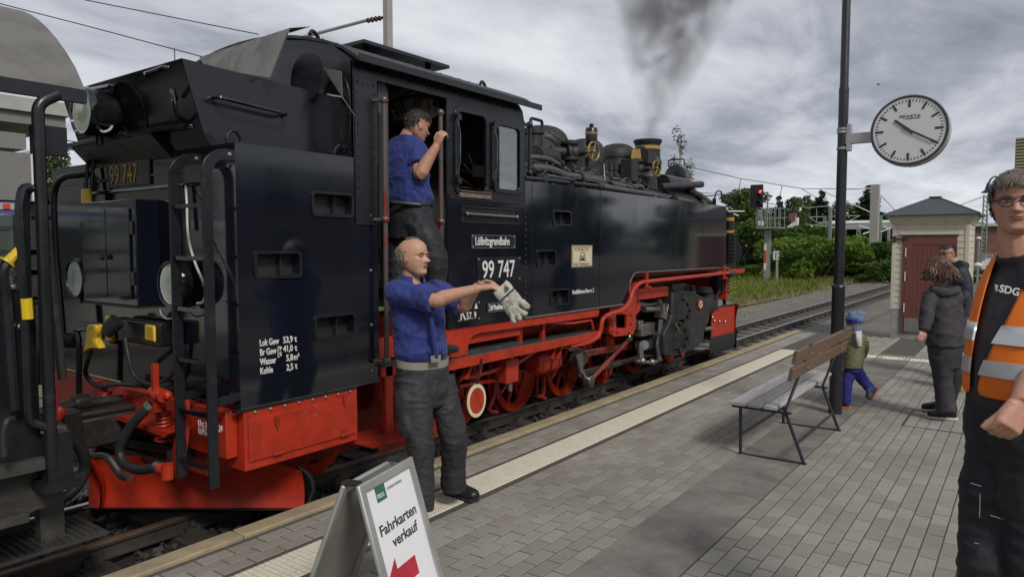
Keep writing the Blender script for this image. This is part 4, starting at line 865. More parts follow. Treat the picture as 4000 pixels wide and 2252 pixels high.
for nm, pts, r_, mt in pp: MB().tube(spline([A(x, y, Y=Y) for x, y, Y in pts], 5), r_, 10).build(nm, mt, loco)
fl_ = MB()
for (x, y, Y, r_) in ((2185, 640, 4.55, .05), (2225, 655, 4.52, .06), (2260, 690, 4.4, .06), (2370, 717, 4.4, .055), (2345, 728, 4.12, .035), (2232, 702, 4.12, .035), (2500, 745, 4.3, .06)):
    fl_.lathe([(0, r_), (.05, r_)], A(x, y, Y=Y), EX, 10)
each(fl_, 'pipe_flange', 'black_sooty', loco)
cw = MB(); rr_ = random.Random(11)
for k in range(26):
    x = rr_.uniform(6.2, 9.2); y = 4.45 + rr_.uniform(-.12, .2); z = 2.52 + (y - 4.3) * .6
    cw.tube(spline([(x, y, z), (x + .1, y - .03, z + rr_.uniform(.0, .1)), (x + rr_.uniform(.2, .5), y - .05, z - rr_.uniform(.0, .08)), (x + rr_.uniform(.4, .8), y + .05, z)], 4), rr_.choice((.005, .007, .010)), 5)
cw.build('oil_lines', 'pipe_wrap', loco, kind='stuff')
sf = MB()
for k in range(9):
    x = 6.3 + .33 * k; sf.cyl((x, 4.55, 2.45), (x, 4.52, 2.62), .025, n=8).box((x, 4.5, 2.6), (.07, .05, .05)).cyl((x, 4.5, 2.62), (x, 4.5, 2.68), .012, n=6)
for k in range(6):
    c = A(2365 + 18 * (k % 3), 655 + 26 * (k // 3), Y=4.55); sf.cyl(c, c + V(0, 0, .09), .03, n=8).box(c, (.08, .06, .05))
each(sf, 'boiler_fitting', 'black_sooty', loco)
MB().box2((8.0, 4.45, 2.42), (8.7, 4.75, 2.50)).prism([(0, 0), (.35, .12), (.35, .18), (0, .18)], A(2300, 668, Y=4.6), EX, EZ, EY, .06).build('oiler_shelf', 'black_sooty', loco)
MB().tube([A(2358, 640, Y=4.5), A(2362, 712, Y=4.45)], .014, 6).build('support_rod', 'steel_worn', loco)
jk = MB()
for k in range(14):
    x = 5.9 + .3 * k; jk.tube([(x, 4.68, 2.56), (x + .12, 4.52, 2.40)], .02, 6)
each(jk, 'jacket_strap', 'black_satin', loco)
MB().tube(fillet([A(2555, 775, Y=4.0), A(2575, 757, Y=4.0), A(2605, 760, Y=4.0), A(2590, 775, Y=4.0)], .03), .01, 6).build('tank_handle', 'black_gloss', loco)
MB().lathe([(0, .06), (.03, .06), (.03, .03), (.06, .03)], A(2633, 778, Y=4.05), EZ, 12).build('filler_cap', 'black_satin', loco)
fp = A(2790, 800, Y=4.0); MB().cyl(fp, fp + V(0, 0, .10), .03, n=10).build('lamp_socket', 'black_satin', loco)
MB().tube(spline([fp + V(0, 0, .08), fp + V(.08, 0, .2), fp + V(.28, 0, .22), fp + V(.36, 0, .08)], 5), .012, 6).build('conduit', 'black_satin', loco)
fr_ = MB().tube([(5.76, 4.0, 2.49), (5.76, 4.0, 2.955)], .018, 10).ell((5.76, 4.0, 2.955), .035, 10, 8).ell((5.76, 4.0, 2.49), .035, 10, 8).box((5.64, 4.0, 2.95), (.24, .03, .03)); fr_.build('cab_handrail', 'black_satin', loco)
# --- frame, running board, red brackets
ZB = .825
MB().box2((3.66, S + .06, .92), (5.55, S + .10, 1.08)).build('cab_beam', 'red_paint', loco)
bm_ = [(4.425, 1.083), (4.425, .835), (4.70, .835), (4.71, .93), (4.76, .99), (4.85, 1.01), (7.0, .985), (7.02, 1.04), (7.0, 1.083)]
nsheet(bm_, [], S + .012, .02).build('valance', 'red_paint', loco, bevel=.002)
MB().box2((4.425, S + .032, 1.06), (7.62, 4.4, 1.082)).build('valance_top', 'red_dusty', loco)
rb = MB().box2((4.40, S - .01, ZB - .02), (7.0, 4.42, ZB)).build('running_board', 'tread', loco)
MB().box2((4.40, S - .016, ZB - .085), (7.0, S - .008, ZB - .001)).build('board_edge', 'red_paint', rb)
zg = MB(); n_ = 52
for k in range(n_):
    x = 4.42 + 2.56 * k / n_; zg.bar((x, S - .012, ZB + .006 * (k % 2)), (x + 2.56 / n_, S - .012, ZB + .006 * ((k + 1) % 2)), .004, .010)
zg.build('serrated_edge', 'steel_worn', rb, kind='stuff')
for x in (5.62, 6.02): MB().box2((x - .025, S + .1, ZB), (x + .025, S + .14, 1.05)).build('bracket', 'red_paint', loco)
MB().lathe([(0, .0), (.03, .13), (.06, .155), (1.9, .155), (1.93, .13), (1.96, 0)], (4.75, 4.25, .98), EX, 24).build('air_reservoir', 'red_paint', loco)
each(MB().lathe([(0, .157), (0, .168), (.05, .168), (.05, .157)], (5.2, 4.25, .98), EX, 24).lathe([(0, .157), (0, .168), (.05, .168), (.05, .157)], (6.25, 4.25, .98), EX, 24), 'reservoir_strap', 'red_dusty', loco)
MB().tube(fillet([(6.1, S + .05, .99), (6.5, S + .05, .95), (6.9, S + .05, .95), (6.95, S + .05, .84)], .04), .016, 8).build('air_pipe', 'red_paint', loco)
# red pipe that follows the tank cut-out to the front
rpz = [(2225, 1352, 3.93), (2305, 1334, 3.90), (2342, 1312, 3.87), (2352, 1250, 3.86), (2362, 1236, 3.86), (2390, 1222, 3.86), (2430, 1213, 3.86), (2460, 1180, 3.86), (2472, 1130, 3.87), (2500, 1102, 3.87), (2540, 1098, 3.87), (2830, 1066, 3.88), (2850, 1066, 3.88)]
MB().tube(fillet([A(x, y, Y=Y) for x, y, Y in rpz], .12, 4), .026, 10).build('brake_pipe', 'red_paint', loco)
cl = MB()
for (x, y) in ((2525, 1095), (2828, 1064)):
    c = A(x, y, Y=3.87); cl.box(c + V(0, 0, .0), (.05, .03, .22)).lathe([(0, .022), (.03, .022)], c + V(0, -.03, -.09), (0, -1, 0), 8)
each(cl, 'pipe_clamp', 'red_paint', loco)
# frame plate with expansion-link bracket at the cut-out
z2 = lambda a, b, Y=4.0: A(2200 + a / 2.416, 900 + b / 2.416, Y=Y)
def xz(l, Y=4.0): return [(z2(a, b, Y).x, z2(a, b, Y).z) for a, b in l]
MB().sheet(xz([(440, 720), (620, 700), (640, 560), (680, 480), (720, 500), (690, 620), (685, 900), (660, 980), (480, 1000), (440, 960)]), [xz([(500, 790), (600, 790), (600, 920), (500, 915)])], (0, 4.0, 0), EX, EZ, EY, .03).build('link_bracket', 'red_paint', loco)
MB().rivets([(p.x, 4.0, p.z) for p in (z2(460, 880), z2(510, 950), z2(620, 960), z2(635, 870), z2(635, 790), z2(460, 940), z2(450, 820))], (0, -1, 0), .03, .025, 8).build('bolts', 'red_dusty', loco, kind='stuff')
MB().box2((4.2, 4.92, .05), (11.6, 4.95, 1.1)).box2((4.2, 5.45, .05), (11.6, 5.48, 1.1)).build('main_frame', 'red_dusty', loco)
MB().box2((5.0, 4.97, .2), (11.4, 5.43, 1.05)).build('ash_pan', 'rubber', loco)
MB().prism(xz([(640, 400), (1530, 365), (1535, 420), (1250, 490), (1160, 545), (900, 560), (700, 620), (660, 600)], 4.6), (0, 4.6, 0), EX, EZ, EY, .02).build('front_frame', 'red_dusty', loco)
MB().box2((7.75, 3.99, 1.395), (11.07, 4.5, 1.425)).build('tank_floor', 'red_dusty', loco)
MB().box(z2(820, 590, 4.05), (1.05, .05, .13)).build('guide_beam', 'red_paint', loco)
# --- wheels
def wheel(x, r, y, cr_ang=-60, name='driving_wheel', red='red_dusty'):
    c = V(x, y, RAILZ + r); w = bpy.data.objects.new(name, None); COL.objects.link(w); w.location = c; setparent(w, loco)
    MB().lathe([(-.045, r + .022), (-.02, r + .022), (-.01, r), (.055, r - .006), (.055, r - .06), (-.045, r - .06)], c, (0, -1, 0), 40).build('tyre', 'red_paint', w)
    MB().lathe([(-.02, r - .058), (.045, r - .058), (.045, r - .10), (-.02, r - .10)], c, (0, -1, 0), 40).build('rim', 'red_paint', w)
    sp_ = MB()
    for k in range(9):
        a = 2 * math.pi * k / 9 + .2; d = V(math.cos(a), 0, math.sin(a)); sp_.tube([c + d * .05 + V(0, -.015, 0), c + d * (r - .09) + V(0, -.015, 0)], [.034, .022], 6)
    sp_.build('spokes', 'red_paint', w, kind='stuff')
    MB().lathe([(-.02, .11), (.07, .10), (.085, .06), (.085, 0)], c, (0, -1, 0), 20).build('hub', 'red_paint', w)
    if r > .35:
        cw_ = []; a0 = R(cr_ang)
        for k in range(11): a = a0 - R(62) + R(124) * k / 10; cw_.append((c.x + (r - .075) * math.cos(a), c.z + (r - .075) * math.sin(a)))
        MB().sheet(cw_, [], (0, y - .05, 0), EX, EZ, EY, .035).build('counterweight', 'red_paint', w)
    return w
WX = [5.52, 6.56, 7.60, 8.62, 9.62]
for x in WX: wheel(x, .40, 4.80, -28); wheel(x, .40, 5.60, -28)
for x in (3.72, 10.9): wheel(x, .30, 4.80, name='running_wheel'); wheel(x, .30, 5.60, name='running_wheel')
MB().box2((3.73, 4.73, .19), (3.735, 4.735, .2)).build('wheel_mark', 'yellow_plastic', loco)
# --- rods and valve gear
CY = 4.52; cp = [V(x + .10, CY, .17) for x in WX]
MB().prism([(cp[2].x - .08, .13), (cp[-1].x + .08, .13), (cp[-1].x + .08, .21), (cp[2].x - .08, .21)], (0, CY, 0), EX, EZ, EY, .035).build('coupling_rod', 'steel_rod', loco, bevel=.006)
rod = [z2(185, 1160, 4.42), z2(640, 1085, 4.42)]
MB().bar(rod[0], rod[1], .04, .085).build('connecting_rod', 'steel_rod', loco, bevel=.006)
MB().bar(rod[0] + V(.02, -.022, 0), rod[1] + V(-.02, -.022, 0), .004, .05).build('rod_flute', 'red_paint', loco)
er = [z2(245, 1420, 4.3), z2(635, 1010, 4.3)]
MB().bar(er[0], er[1], .03, .06).ell(er[1], (.06, .03, .06)).cyl(er[0] + V(0, -.04, 0), er[0] + V(0, .05, 0), .075, n=16).build('eccentric_rod', 'steel_rod', loco, bevel=.005)
MB().bar(er[0].lerp(er[1], .08) + V(0, -.017, 0), er[0].lerp(er[1], .88) + V(0, -.017, 0), .004, .034).build('rod_flute', 'red_paint', loco)
MB().prism(xz([(125, 1175), (180, 1150), (195, 1200), (190, 1300), (240, 1400), (250, 1440), (210, 1440), (200, 1360), (165, 1340), (140, 1250)], 4.34), (0, 4.34, 0), EX, EZ, EY, .04).build('return_crank', 'steel_worn', loco, bevel=.006)
MB().cyl(z2(150, 1200, 4.40), z2(150, 1200, 4.62), .11, n=20).build('crank_pin', 'steel_dark', loco)
MB().prism(xz([(50, 1110), (170, 1105), (195, 1140), (160, 1150), (60, 1140)], 4.45), (0, 4.45, 0), EX, EZ, EY, .05).build('rod_big_end', 'steel_worn', loco, bevel=.008)
xh = MB().box(z2(760, 930, 4.2), (.42, .14, .16)).box(z2(700, 890, 4.2), (.14, .12, .12)).bar(z2(680, 920, 4.25), z2(1000, 900, 4.25), .06, .05).bar(z2(680, 975, 4.25), z2(1000, 950, 4.25), .06, .05); xh.build('crosshead', 'steel_worn', loco, bevel=.008)
MB().tube([z2(740, 1070, 4.25), z2(1000, 1010, 4.25)], .035, 12).box(z2(760, 1075, 4.22), (.28, .12, .12)).build('piston_rod', 'steel_rod', loco)
MB().cyl(z2(765, 1080, 4.12), z2(765, 1080, 4.3), .065, n=12).build('gudgeon_pin', 'steel_rod', loco)
MB().prism(xz([(700, 665), (820, 690), (960, 655), (980, 615), (1010, 620), (1005, 680), (830, 705), (730, 715)], 4.12), (0, 4.12, 0), EX, EZ, EY, .04).build('radius_rod', 'steel_worn', loco, bevel=.005)
MB().prism(xz([(690, 650), (720, 650), (735, 740), (690, 800), (680, 720)], 4.08), (0, 4.08, 0), EX, EZ, EY, .04).build('link', 'red_paint', loco, bevel=.006)
MB().bar(z2(970, 690, 4.08), z2(945, 840, 4.08), .03, .09, (0, 1, 0)).bar(z2(890, 640, 4.12), z2(905, 800, 4.12), .03, .10, (0, 1, 0)).build('combination_lever', 'steel_worn', loco, bevel=.004)
MB().prism(xz([(915, 840), (945, 840), (935, 980), (905, 1090), (925, 1140), (930, 1220), (905, 1225), (890, 1100), (910, 960)], 4.05), (0, 4.05, 0), EX, EZ, EY, .03).build('union_link', 'steel_worn', loco, bevel=.004)
MB().tube([z2(690, 1230, 4.1), z2(830, 1245, 4.1), z2(925, 1215, 4.08)], .025, 8).ell(z2(835, 1240, 4.08), .05).ell(z2(745, 1230, 4.08), .05).prism(xz([(715, 1090), (755, 1090), (760, 1180), (750, 1240), (730, 1240)], 4.1), (0, 4.1, 0), EX, EZ, EY, .03).build('drop_link', 'steel_worn', loco)
each(MB().cyl(z2(760, 740, 4.12), z2(900, 740, 4.12), .04, n=12).cyl(z2(1000, 740, 4.12), z2(1060, 740, 4.12), .04, n=12).box(z2(910, 750, 4.12), (.14, .1, .2)), 'valve_spindle', 'steel_rod', loco)
vg = MB()
for (a, b, c, d, w) in ((820, 560, 830, 1150, .05), (440, 1010, 440, 1340, .06), (400, 1010, 395, 1380, .05), (470, 1000, 460, 1290, .04)): vg.bar(z2(a, b, 4.55), z2(c, d, 4.55), .03, w, (0, 1, 0))
each(vg, 'hanger', 'red_dusty', loco)
MB().prism(xz([(385, 1010), (460, 1005), (470, 1100), (450, 1360), (400, 1380), (395, 1200)], 4.58), (0, 4.58, 0), EX, EZ, EY, .02).build('guard_plate', 'red_dusty', loco)
# --- cylinder block
z2c = lambda a, b: z2(a, b, 3.98)
cy = MB().prism(xz([(1030, 590), (1110, 560), (1250, 590), (1350, 640), (1390, 720), (1380, 850), (1335, 930), (1330, 1020), (1270, 1100), (1150, 1160), (1020, 1190), (960, 1180), (950, 980), (1000, 880), (1030, 800)], 3.98), (0, 3.98, 0), EX, EZ, EY, .60); cyo = cy.build('cylinder_block', 'black_sooty', loco, bevel=.02)
for (a, b, r_, l) in ((1100, 750, .21, .14), (1050, 1010, .26, .10)):
    c = z2(a, b, 4.0); o_ = MB().lathe([(0, r_), (.05, r_), (.05, r_ * .7), (l, r_ * .6), (l, 0)], c + V(-.0, .05, 0), (-.75, -.66, 0), 24).build('cylinder_cover', 'black_sooty', cyo)
    MB().rivets([c + V(-.04, .02, 0) + V(.66 * math.cos(t) * r_ * .85, -.75 * math.cos(t) * r_ * .85, math.sin(t) * r_ * .85) for t in [2 * math.pi * k / 12 for k in range(12)]], (-.75, -.66, 0), .024, .03, 6).build('cover_bolts', 'black_satin', o_, kind='stuff')
MB().prism(xz([(1130, 575), (1250, 575), (1255, 600), (1125, 600)], 3.97), (0, 3.97, 0), EX, EZ, EY, .3).cyl(z2(1150, 520, 4.1), z2(1160, 600, 4.1), .05, n=10).cyl(z2(1215, 520, 4.1), z2(1220, 600, 4.1), .05, n=10).box(z2(1060, 540, 4.15), (.5, .12, .12)).build('steam_chest_flange', 'black_sooty', cyo)
pvm_ = MB().lathe([(0, .20), (.5, .20)], z2(1240, 700, 4.3), EX, 24).lathe([(0, .13), (.02, .17), (.05, .17), (.06, .14), (.10, .14)], z2(1310, 590, 4.2), EZ, 20); pvm_.build('valve_chest', 'black_sooty', cyo)
MB().tube(spline([z2(1055, 870, 3.95), z2(1085, 930, 3.93), z2(1100, 1000, 3.93), z2(1090, 1080, 3.93), z2(1125, 1175, 3.93)], 6), .012, 6).build('drain_pipe', 'brass', cyo)
MB().prism([(-.06, .03), (.07, .06), (.0, -.04)], z2(1130, 1175, 3.93), EX, EZ, EY, .03).build('drain_nozzle', 'red_paint', cyo)
hx = z2(1295, 695, 3.96); MB().sheet([(hx.x + .11 * math.cos(R(a + 30)), hx.z + .085 * math.sin(R(a + 30))) for a in range(0, 360, 60)], [], (0, 3.955, 0), EX, EZ, EY, .02).build('makers_plate', 'red_dusty', cyo)
MB().sheet(oval(hx.x, hx.z, .06, .05, 16), [oval(hx.x, hx.z, .04, .032, 16)], (0, 3.95, 0), EX, EZ, EY, .006).build('emblem', 'letter_white', cyo)
MB().cyl(z2(1330, 930, 3.98), z2(1400, 920, 3.98), .03, n=10).build('drain_cock', 'steel_worn', cyo)
# --- front end: buffer beam, plough, headlamp, pump
MB().box2((11.4, 4.0, .9), (11.5, 6.4, 1.25)).build('buffer_beam', 'red_paint', loco, bevel=.006)
plough(12.42, 4.18, 13.4, 5.2, .22, .74, -.06, 'red_paint', 'plough_wing', loco); plough(12.42, 6.22, 13.4, 5.2, .22, .74, .06, 'red_paint', 'plough_wing', loco)
MB().sheet([(11.3, .25), (12.42, .24), (12.42, .74), (11.3, .78)], [], (0, 4.2, 0), EX, EZ, EY, .012).build('plough_cheek', 'red_paint', loco)
plough(12.42, 4.16, 13.4, 5.2, -.03, .28, -.02, 'rubber', 'plough_lip', loco); plough(12.42, 6.24, 13.4, 5.2, -.03, .28, .02, 'rubber', 'plough_lip', loco)
MB().sheet([(11.2, .02), (12.2, -.03), (12.40, .05), (12.43, .26), (11.2, .28)], [], (0, 4.18, 0), EX, EZ, EY, .012).build('cheek_lip', 'rubber', loco)
MB().prism([(11.3, 4.19), (12.43, 4.17), (13.4, 5.2), (12.43, 6.23), (11.3, 6.21)], (0, 0, .755), EX, EY, EZ, .015).build('plough_top', 'black_satin', loco)
MB().rivets([A(x, y, Y=4.19) for x, y in ((2783, 1238), (2790, 1252), (2810, 1255), (2832, 1255))], (.3, -1, 0), .025, .02, 8).build('bolts', 'bolt', loco, kind='stuff')
MB().bar(A(2775, 1110, Y=4.3), A(2790, 1190, Y=4.3), .03, .05, (0, 1, 0)).bar(A(2815, 1110, Y=4.3), A(2832, 1190, Y=4.3), .03, .05, (0, 1, 0)).build('plough_stay', 'black_satin', loco)
MB().tube(spline([A(2815, 1110, Y=4.1), A(2805, 1145, Y=4.1), A(2795, 1165, Y=4.1)], 4), .016, 6).build('hose', 'rubber', loco)
def finned(x, y, z, r, h, n, nm):
    m = MB(); p = []
    for k in range(n): p += [(h * k / n, r * .78), (h * (k + .1) / n, r), (h * (k + .5) / n, r), (h * (k + .6) / n, r * .78)]
    return m.lathe(p + [(h, r * .78)], (x, y, z), EZ, 20).build(nm, 'black_satin', loco)
pf = A(2810, 1140, Y=4.15); finned(pf.x, 4.15, pf.z, .17, .38, 7, 'brake_pump'); MB().cyl((pf.x, 4.15, pf.z + .38), (pf.x, 4.15, pf.z + .48), .09, n=14).build('pump_head', 'black_satin', loco)
pg = A(2838, 1035, Y=4.2); finned(pg.x + .1, 4.2, pg.z, .12, .55, 9, 'air_pump'); MB().cyl((pg.x + .1, 4.2, pg.z + .55), (pg.x + .1, 4.2, 2.35), .07, n=12).build('pump_column', 'black_satin', loco)
each(MB().lathe([(0, .075), (0, .085), (.06, .085), (.06, .075)], (pg.x + .1, 4.2, 1.98), EZ, 14).lathe([(0, .075), (0, .085), (.06, .085), (.06, .075)], (pg.x + .1, 4.2, 2.2), EZ, 14), 'pump_band', 'ochre_band', loco)
lc = A(2850, 985, Y=4.35); fh = MB().lathe([(0, .21), (.04, .215), (.30, .20), (.32, .21), (.36, .20)], lc, (.92, .4, 0), 28).build('front_side_lamp', 'black_satin', loco)
MB().box2((11.1, 4.05, 1.31), (12.45, 4.7, 1.375)).build('front_platform', 'red_paint', loco)
MB().tube([(lc.x + .28, 4.3, 1.4), (lc.x + .28, 4.3, 2.02)], .022, 8).build('lamp_post', 'black_satin', loco)
MB().tube(fillet([(lc.x - .1, 4.3, 1.85), (lc.x - .05, 4.3, 1.98), (lc.x + .25, 4.3, 1.98)], .04), .01, 6).build('lamp_guard', 'black_satin', loco)
bc = A(2850, 1071, Y=3.9); MB().cyl(bc - V(.05, 0, 0), bc + V(.16, 0, 0), .06, .04, 12).ell(bc + V(.18, 0, 0), .045).build('hose_tap', 'rubber', loco)
# --- door steps, mesh tread, stop disc, brake gear between wheels
st = MB().box2((3.42, 3.72, .345), (4.35, 4.1, .36)).build('lower_step', 'red_paint', loco)
MB().sheet([(3.50, .29), (4.35, .29), (4.35, .36), (3.44, .36)], [], (0, 3.71, 0), EX, EZ, EY, .01).build('step_lip', 'red_paint', st)
g_ = MB()
for k in range(22):
    x = 3.46 + .04 * k; g_.bar((x, 3.704, .295), (x + .04, 3.704, .355), .006, .008).bar((x + .04, 3.704, .295), (x, 3.704, .355), .006, .008)
    g_.bar((x, 3.73, .362), (x + .03, 4.09, .362), .006, .006)
for k in range(9): g_.bar((3.44, 3.74 + .04 * k, .363), (4.34, 3.74 + .04 * k, .363), .006, .006)
g_.build('mesh_tread', 'red_dusty', st, kind='stuff')
MB().box2((3.70, S - .02, .36), (3.775, S + .03, .88)).prism([(3.70, .86), (3.70, .60), (3.73, .60), (3.85, .86)], (0, S, 0), EX, EZ, EY, .012).build('step_post', 'red_paint', loco, bevel=.004)
MB().box2((3.66, S - .02, .80), (4.40, S + .03, .88)).build('step_beam', 'red_paint', loco)
MB().box2((3.655, S - .05, .88), (4.40, 4.2, .895)).build('upper_tread', 'tread', loco)
MB().lathe([(0, 0), (.03, .2), (.06, .23), (.6, .23), (.63, .2), (.66, 0)], (3.0, 4.5, .35) if False else (4.0, 4.55, .62), EX, 20).build('air_reservoir', 'red_dusty', loco)
dk = A(1860, 1563, Y=3.84); stop = MB().lathe([(0, .145), (.008, .145)], dk, (.1, -1, .03), 40).build('stop_disc', 'cream_plate', loco)
MB().lathe([(.008, .112), (.011, .112)], dk, (.1, -1, .03), 40).build('disc_face', 'print_red' if False else 'red_paint', stop)
MB().bar(dk + V(.01, 0, .14), A(1882, 1400, Y=3.86), .004, .022, (0, -1, 0)).build('disc_strap', 'rubber', stop)
scr = MB()
for k in range(5): scr.bar(dk + V(-.03 + .02 * k, -.0125, .05 - .03 * k), dk + V(.0 + .012 * k, -.0125, .06 - .028 * k), .002, .004)
scr.build('scratches', 'letter_black', stop, kind='stuff')
ac = A(2120, 1405, Y=4.25); MB().lathe([(-.36, 0), (-.34, .11), (-.28, .15), (.04, .15), (.09, .11), (.11, 0)], ac + V(.12, 0, 0), EX, 24).build('auxiliary_reservoir', 'red_paint', loco)
each(MB().lathe([(0, .151), (0, .16), (.03, .16), (.03, .151)], ac + V(-.05, 0, 0), EX, 24).lathe([(0, .151), (0, .16), (.03, .16), (.03, .151)], ac + V(.1, 0, 0), EX, 24), 'reservoir_strap', 'red_dusty', loco)
for (a, b) in (((2165, 1350), (2150, 1400)), ((2190, 1345), (2175, 1400)), ((1885, 1395), (1860, 1480)), ((1845, 1400), (1815, 1480))): MB().bar(A(*a, Y=3.98), A(*b, Y=3.98), .02, .05, (0, 1, 0)).build('hanger', 'red_paint', loco)
for pts in ([(1790, 1480, 4.1), (1900, 1455, 4.1), (1985, 1425, 4.1), (2030, 1410, 4.1), (2090, 1370, 4.05), (2130, 1362, 4.05), (2240, 1350, 4.0)], [(1790, 1510, 4.2), (1860, 1495, 4.2), (1960, 1480, 4.2)]):
    MB().tube(spline([A(x, y, Y=Y) for x, y, Y in pts], 5), .022, 8).build('air_pipe', 'red_paint', loco)
vb = A(1985, 1445, Y=4.08); MB().box(vb, (.20, .12, .24)).cyl(vb + V(0, 0, .1), vb + V(0, 0, .2), .06, n=12).build('control_valve', 'red_paint', loco, bevel=.015)
MB().cyl(vb + V(0, -.02, -.12), vb + V(0, -.02, -.2), .025, n=8).build('drain_valve', 'steel_worn', loco)
for x in (1925, 2115):
    MB().tube(spline([A(x + 10, 1470, Y=4.6), A(x + 5, 1540, Y=4.6), A(x - 15, 1600 if x < 2000 else 1545, Y=4.6), A(x + 15, 1610 if x < 2000 else 1555, Y=4.6)], 5), .025, 8).build('sand_pipe', 'red_dusty', loco)
bs_ = MB()
for i in range(4):
    xm = (WX[i] + WX[i + 1]) / 2; bs_.prism([(xm - .09, .02), (xm - .05, .0), (xm - .03, .25), (xm - .08, .28)], (0, 4.75, 0), EX, EZ, EY, .08)
each(bs_, 'brake_shoe', 'red_dusty', loco)
# ================================================================ CARRIAGE END AT THE LEFT
pmat('carriage_grey', (.17, .165, .15), .6, c2=(.12, .115, .11), vs=3, bump=.05)
pmat('carriage_green', (.035, .045, .033), .45, c2=(.07, .07, .05), c2at=(.5, .8), vs=3)
pmat('frame_dirty', (.042, .040, .037), .6, c2=(.085, .078, .066), c2at=(.5, .75), vs=7, bump=.15)
CYN = 4.1
car = thing('passenger_carriage', 'open end platform of an old grey roofed carriage coupled behind the locomotive', 'carriage', (0.2, YC, RAILZ))
X1 = 1.757
prf = [(CYN + 2.2 * i / 20, 2.60 + .62 * math.sin(math.pi * (i / 20)) ** .8) for i in range(21)]
MB().sheet(prf + [(y, z - .03) for y, z in reversed(prf)], [], (-6, 0, 0), EY, EZ, EX, X1 + 6).build('roof', 'carriage_grey', car, sharp=40)
MB().box2((-6, CYN - .01, 2.535), (X1, CYN + .03, 2.605)).build('eave', 'black_satin', car)
MB().box2((-6, CYN, .62), (1.62, 6.3, .68)).build('platform_deck', 'frame_dirty', car); MB().box2((-6, CYN + .12, .38), (1.58, CYN + .2, .62)).build('sole_bar', 'frame_dirty', car)
MB().box2((-6, CYN + .03, .7), (.9, 6.25, 2.55)).build('body', 'carriage_green', car)
MB().tube(fillet([(1.525, CYN, .62), (1.525, CYN, 2.50), (1.62, CYN, 2.56)], .06), .030, 12).build('roof_post', 'black_satin', car)
MB().tube([(1.545, 6.25, .62), (1.545, 6.25, 2.55)], .030, 12).build('roof_post', 'black_satin', car)
grab([A(118, 730, Y=CYN), A(88, 735, Y=CYN - .01), A(75, 800, Y=CYN - .02), A(92, 1150, Y=CYN - .02), A(110, 1600, Y=CYN - .02), A(115, 1650, Y=CYN), A(180, 1665, Y=CYN)], r=.022, name='grab_rail', mat='black_satin', parent=car)
grab([A(155, 730, Y=CYN + .03), A(108, 740, Y=CYN + .03), A(100, 800, Y=CYN + .03), A(110, 1180, Y=CYN + .03), A(125, 1640, Y=CYN + .03)], r=.018, name='grab_rail', mat='black_satin', parent=car)
MB().tube([A(102, 1165, Y=CYN - .03), A(108, 1245, Y=CYN - .03)], .027, 10).build('yellow_sleeve', 'yellow_plastic', car)
a_, b_ = A(28, 1025, Y=CYN), A(88, 965, Y=CYN); MB().tube([a_, b_], [.026, .022], 10).tube([a_ - (b_ - a_) * .05, a_ + (b_ - a_) * .04], .04, 12).build('brake_handle', 'yellow_plastic', car)
MB().tube(spline([A(10, 1090, Y=CYN), A(15, 1050, Y=CYN), A(32, 1025, Y=CYN)], 4), .026, 8).tube(spline([A(10, 1080, Y=CYN), A(25, 1200, Y=CYN), A(40, 1400, Y=CYN), A(55, 1600, Y=CYN)], 4), .028, 8).build('brake_column', 'black_satin', car)
MB().sheet([(.9, .66), (1.50, .66), (1.50, 1.50), (1.30, 1.64), (.9, 1.66)], [], (0, CYN + .06, 0), EX, EZ, EY, .01).build('end_panel', 'black_satin', car)
MB().box(A(215 if False else 190, 550, Y=CYN + .1), (.16, .05, .15)).build('marker_bracket', 'black_satin', car)
MB().tube([A(180, 890, Y=4.5), A(245, 1480, Y=4.5)], .024, 10).tube([A(165, 900, Y=4.6), A(165, 1500, Y=4.6)], .024, 8).build('gate_bar', 'frame_dirty', car)
MB().tube([A(120, 1180, Y=5.5), A(210, 1180, Y=5.5)], .018, 6).tube([A(120, 850, Y=6.2), A(205, 850, Y=6.2)], .018, 6).build('chain_bar', 'black_satin', car)
MB().box2((1.50, CYN - .02, .52), (1.62, CYN + .10, .80)).box2((1.47, CYN - .04, .50), (1.66, CYN + .16, .55)).build('post_socket', 'black_satin', car)
MB().box2((1.54, CYN + .22, .14), (1.66, CYN + .30, .62)).build('step_hanger', 'frame_dirty', car)
stp = MB().box2((-1, 4.20, .135), (1.84, 4.62, .155)).build('foot_step', 'frame_dirty', car, bevel=.003)
ribs = MB()
for k in range(26): ribs.box2((.9 + .036 * k, 4.22, .155), (.912 + .036 * k, 4.60, .162))
ribs.build('step_ribs', 'frame_dirty', stp, kind='stuff')
MB().box2((-1, 4.62, .12), (1.60, 4.64, .20)).build('step_back', 'frame_dirty', stp)
MB().box2((1.4, 4.9, .40), (1.62, 5.5, .66)).ell((1.80, 5.2, .55), (.12, .20, .16)).box2((1.55, 5.1, .45), (1.78, 5.3, .64)).build('centre_buffer', 'steel_dark', car, bevel=.01)
MB().box(A(205, 1570, Y=4.6), (.06, .03, .20)).build('cock_lever', 'red_paint', car, bevel=.008)
MB().lathe([(0, .03), (.05, .04), (.08, .03)], A(215, 1640, Y=4.6), (.4, 0, .9), 10).build('brake_cock', 'red_paint', car)
hz_ = [A(225, 1670, Y=4.6), A(270, 1700, Y=4.62), A(320, 1760, Y=4.65), A(330, 1830, Y=4.7), A(300, 1900, Y=4.7), A(240, 1950, Y=4.7), A(185, 1965, Y=4.7)]
MB().tube(spline(hz_, 6), .034, 12).build('brake_hose', 'rubber', car)
MB().cyl(hz_[0] - V(.02, 0, 0), hz_[0] + V(.03, 0, -.02), .038, n=12).build('hose_clamp', 'steel_worn', car); MB().ell(hz_[-1], (.035, .035, .045)).build('hose_cap', 'white_paint', car)
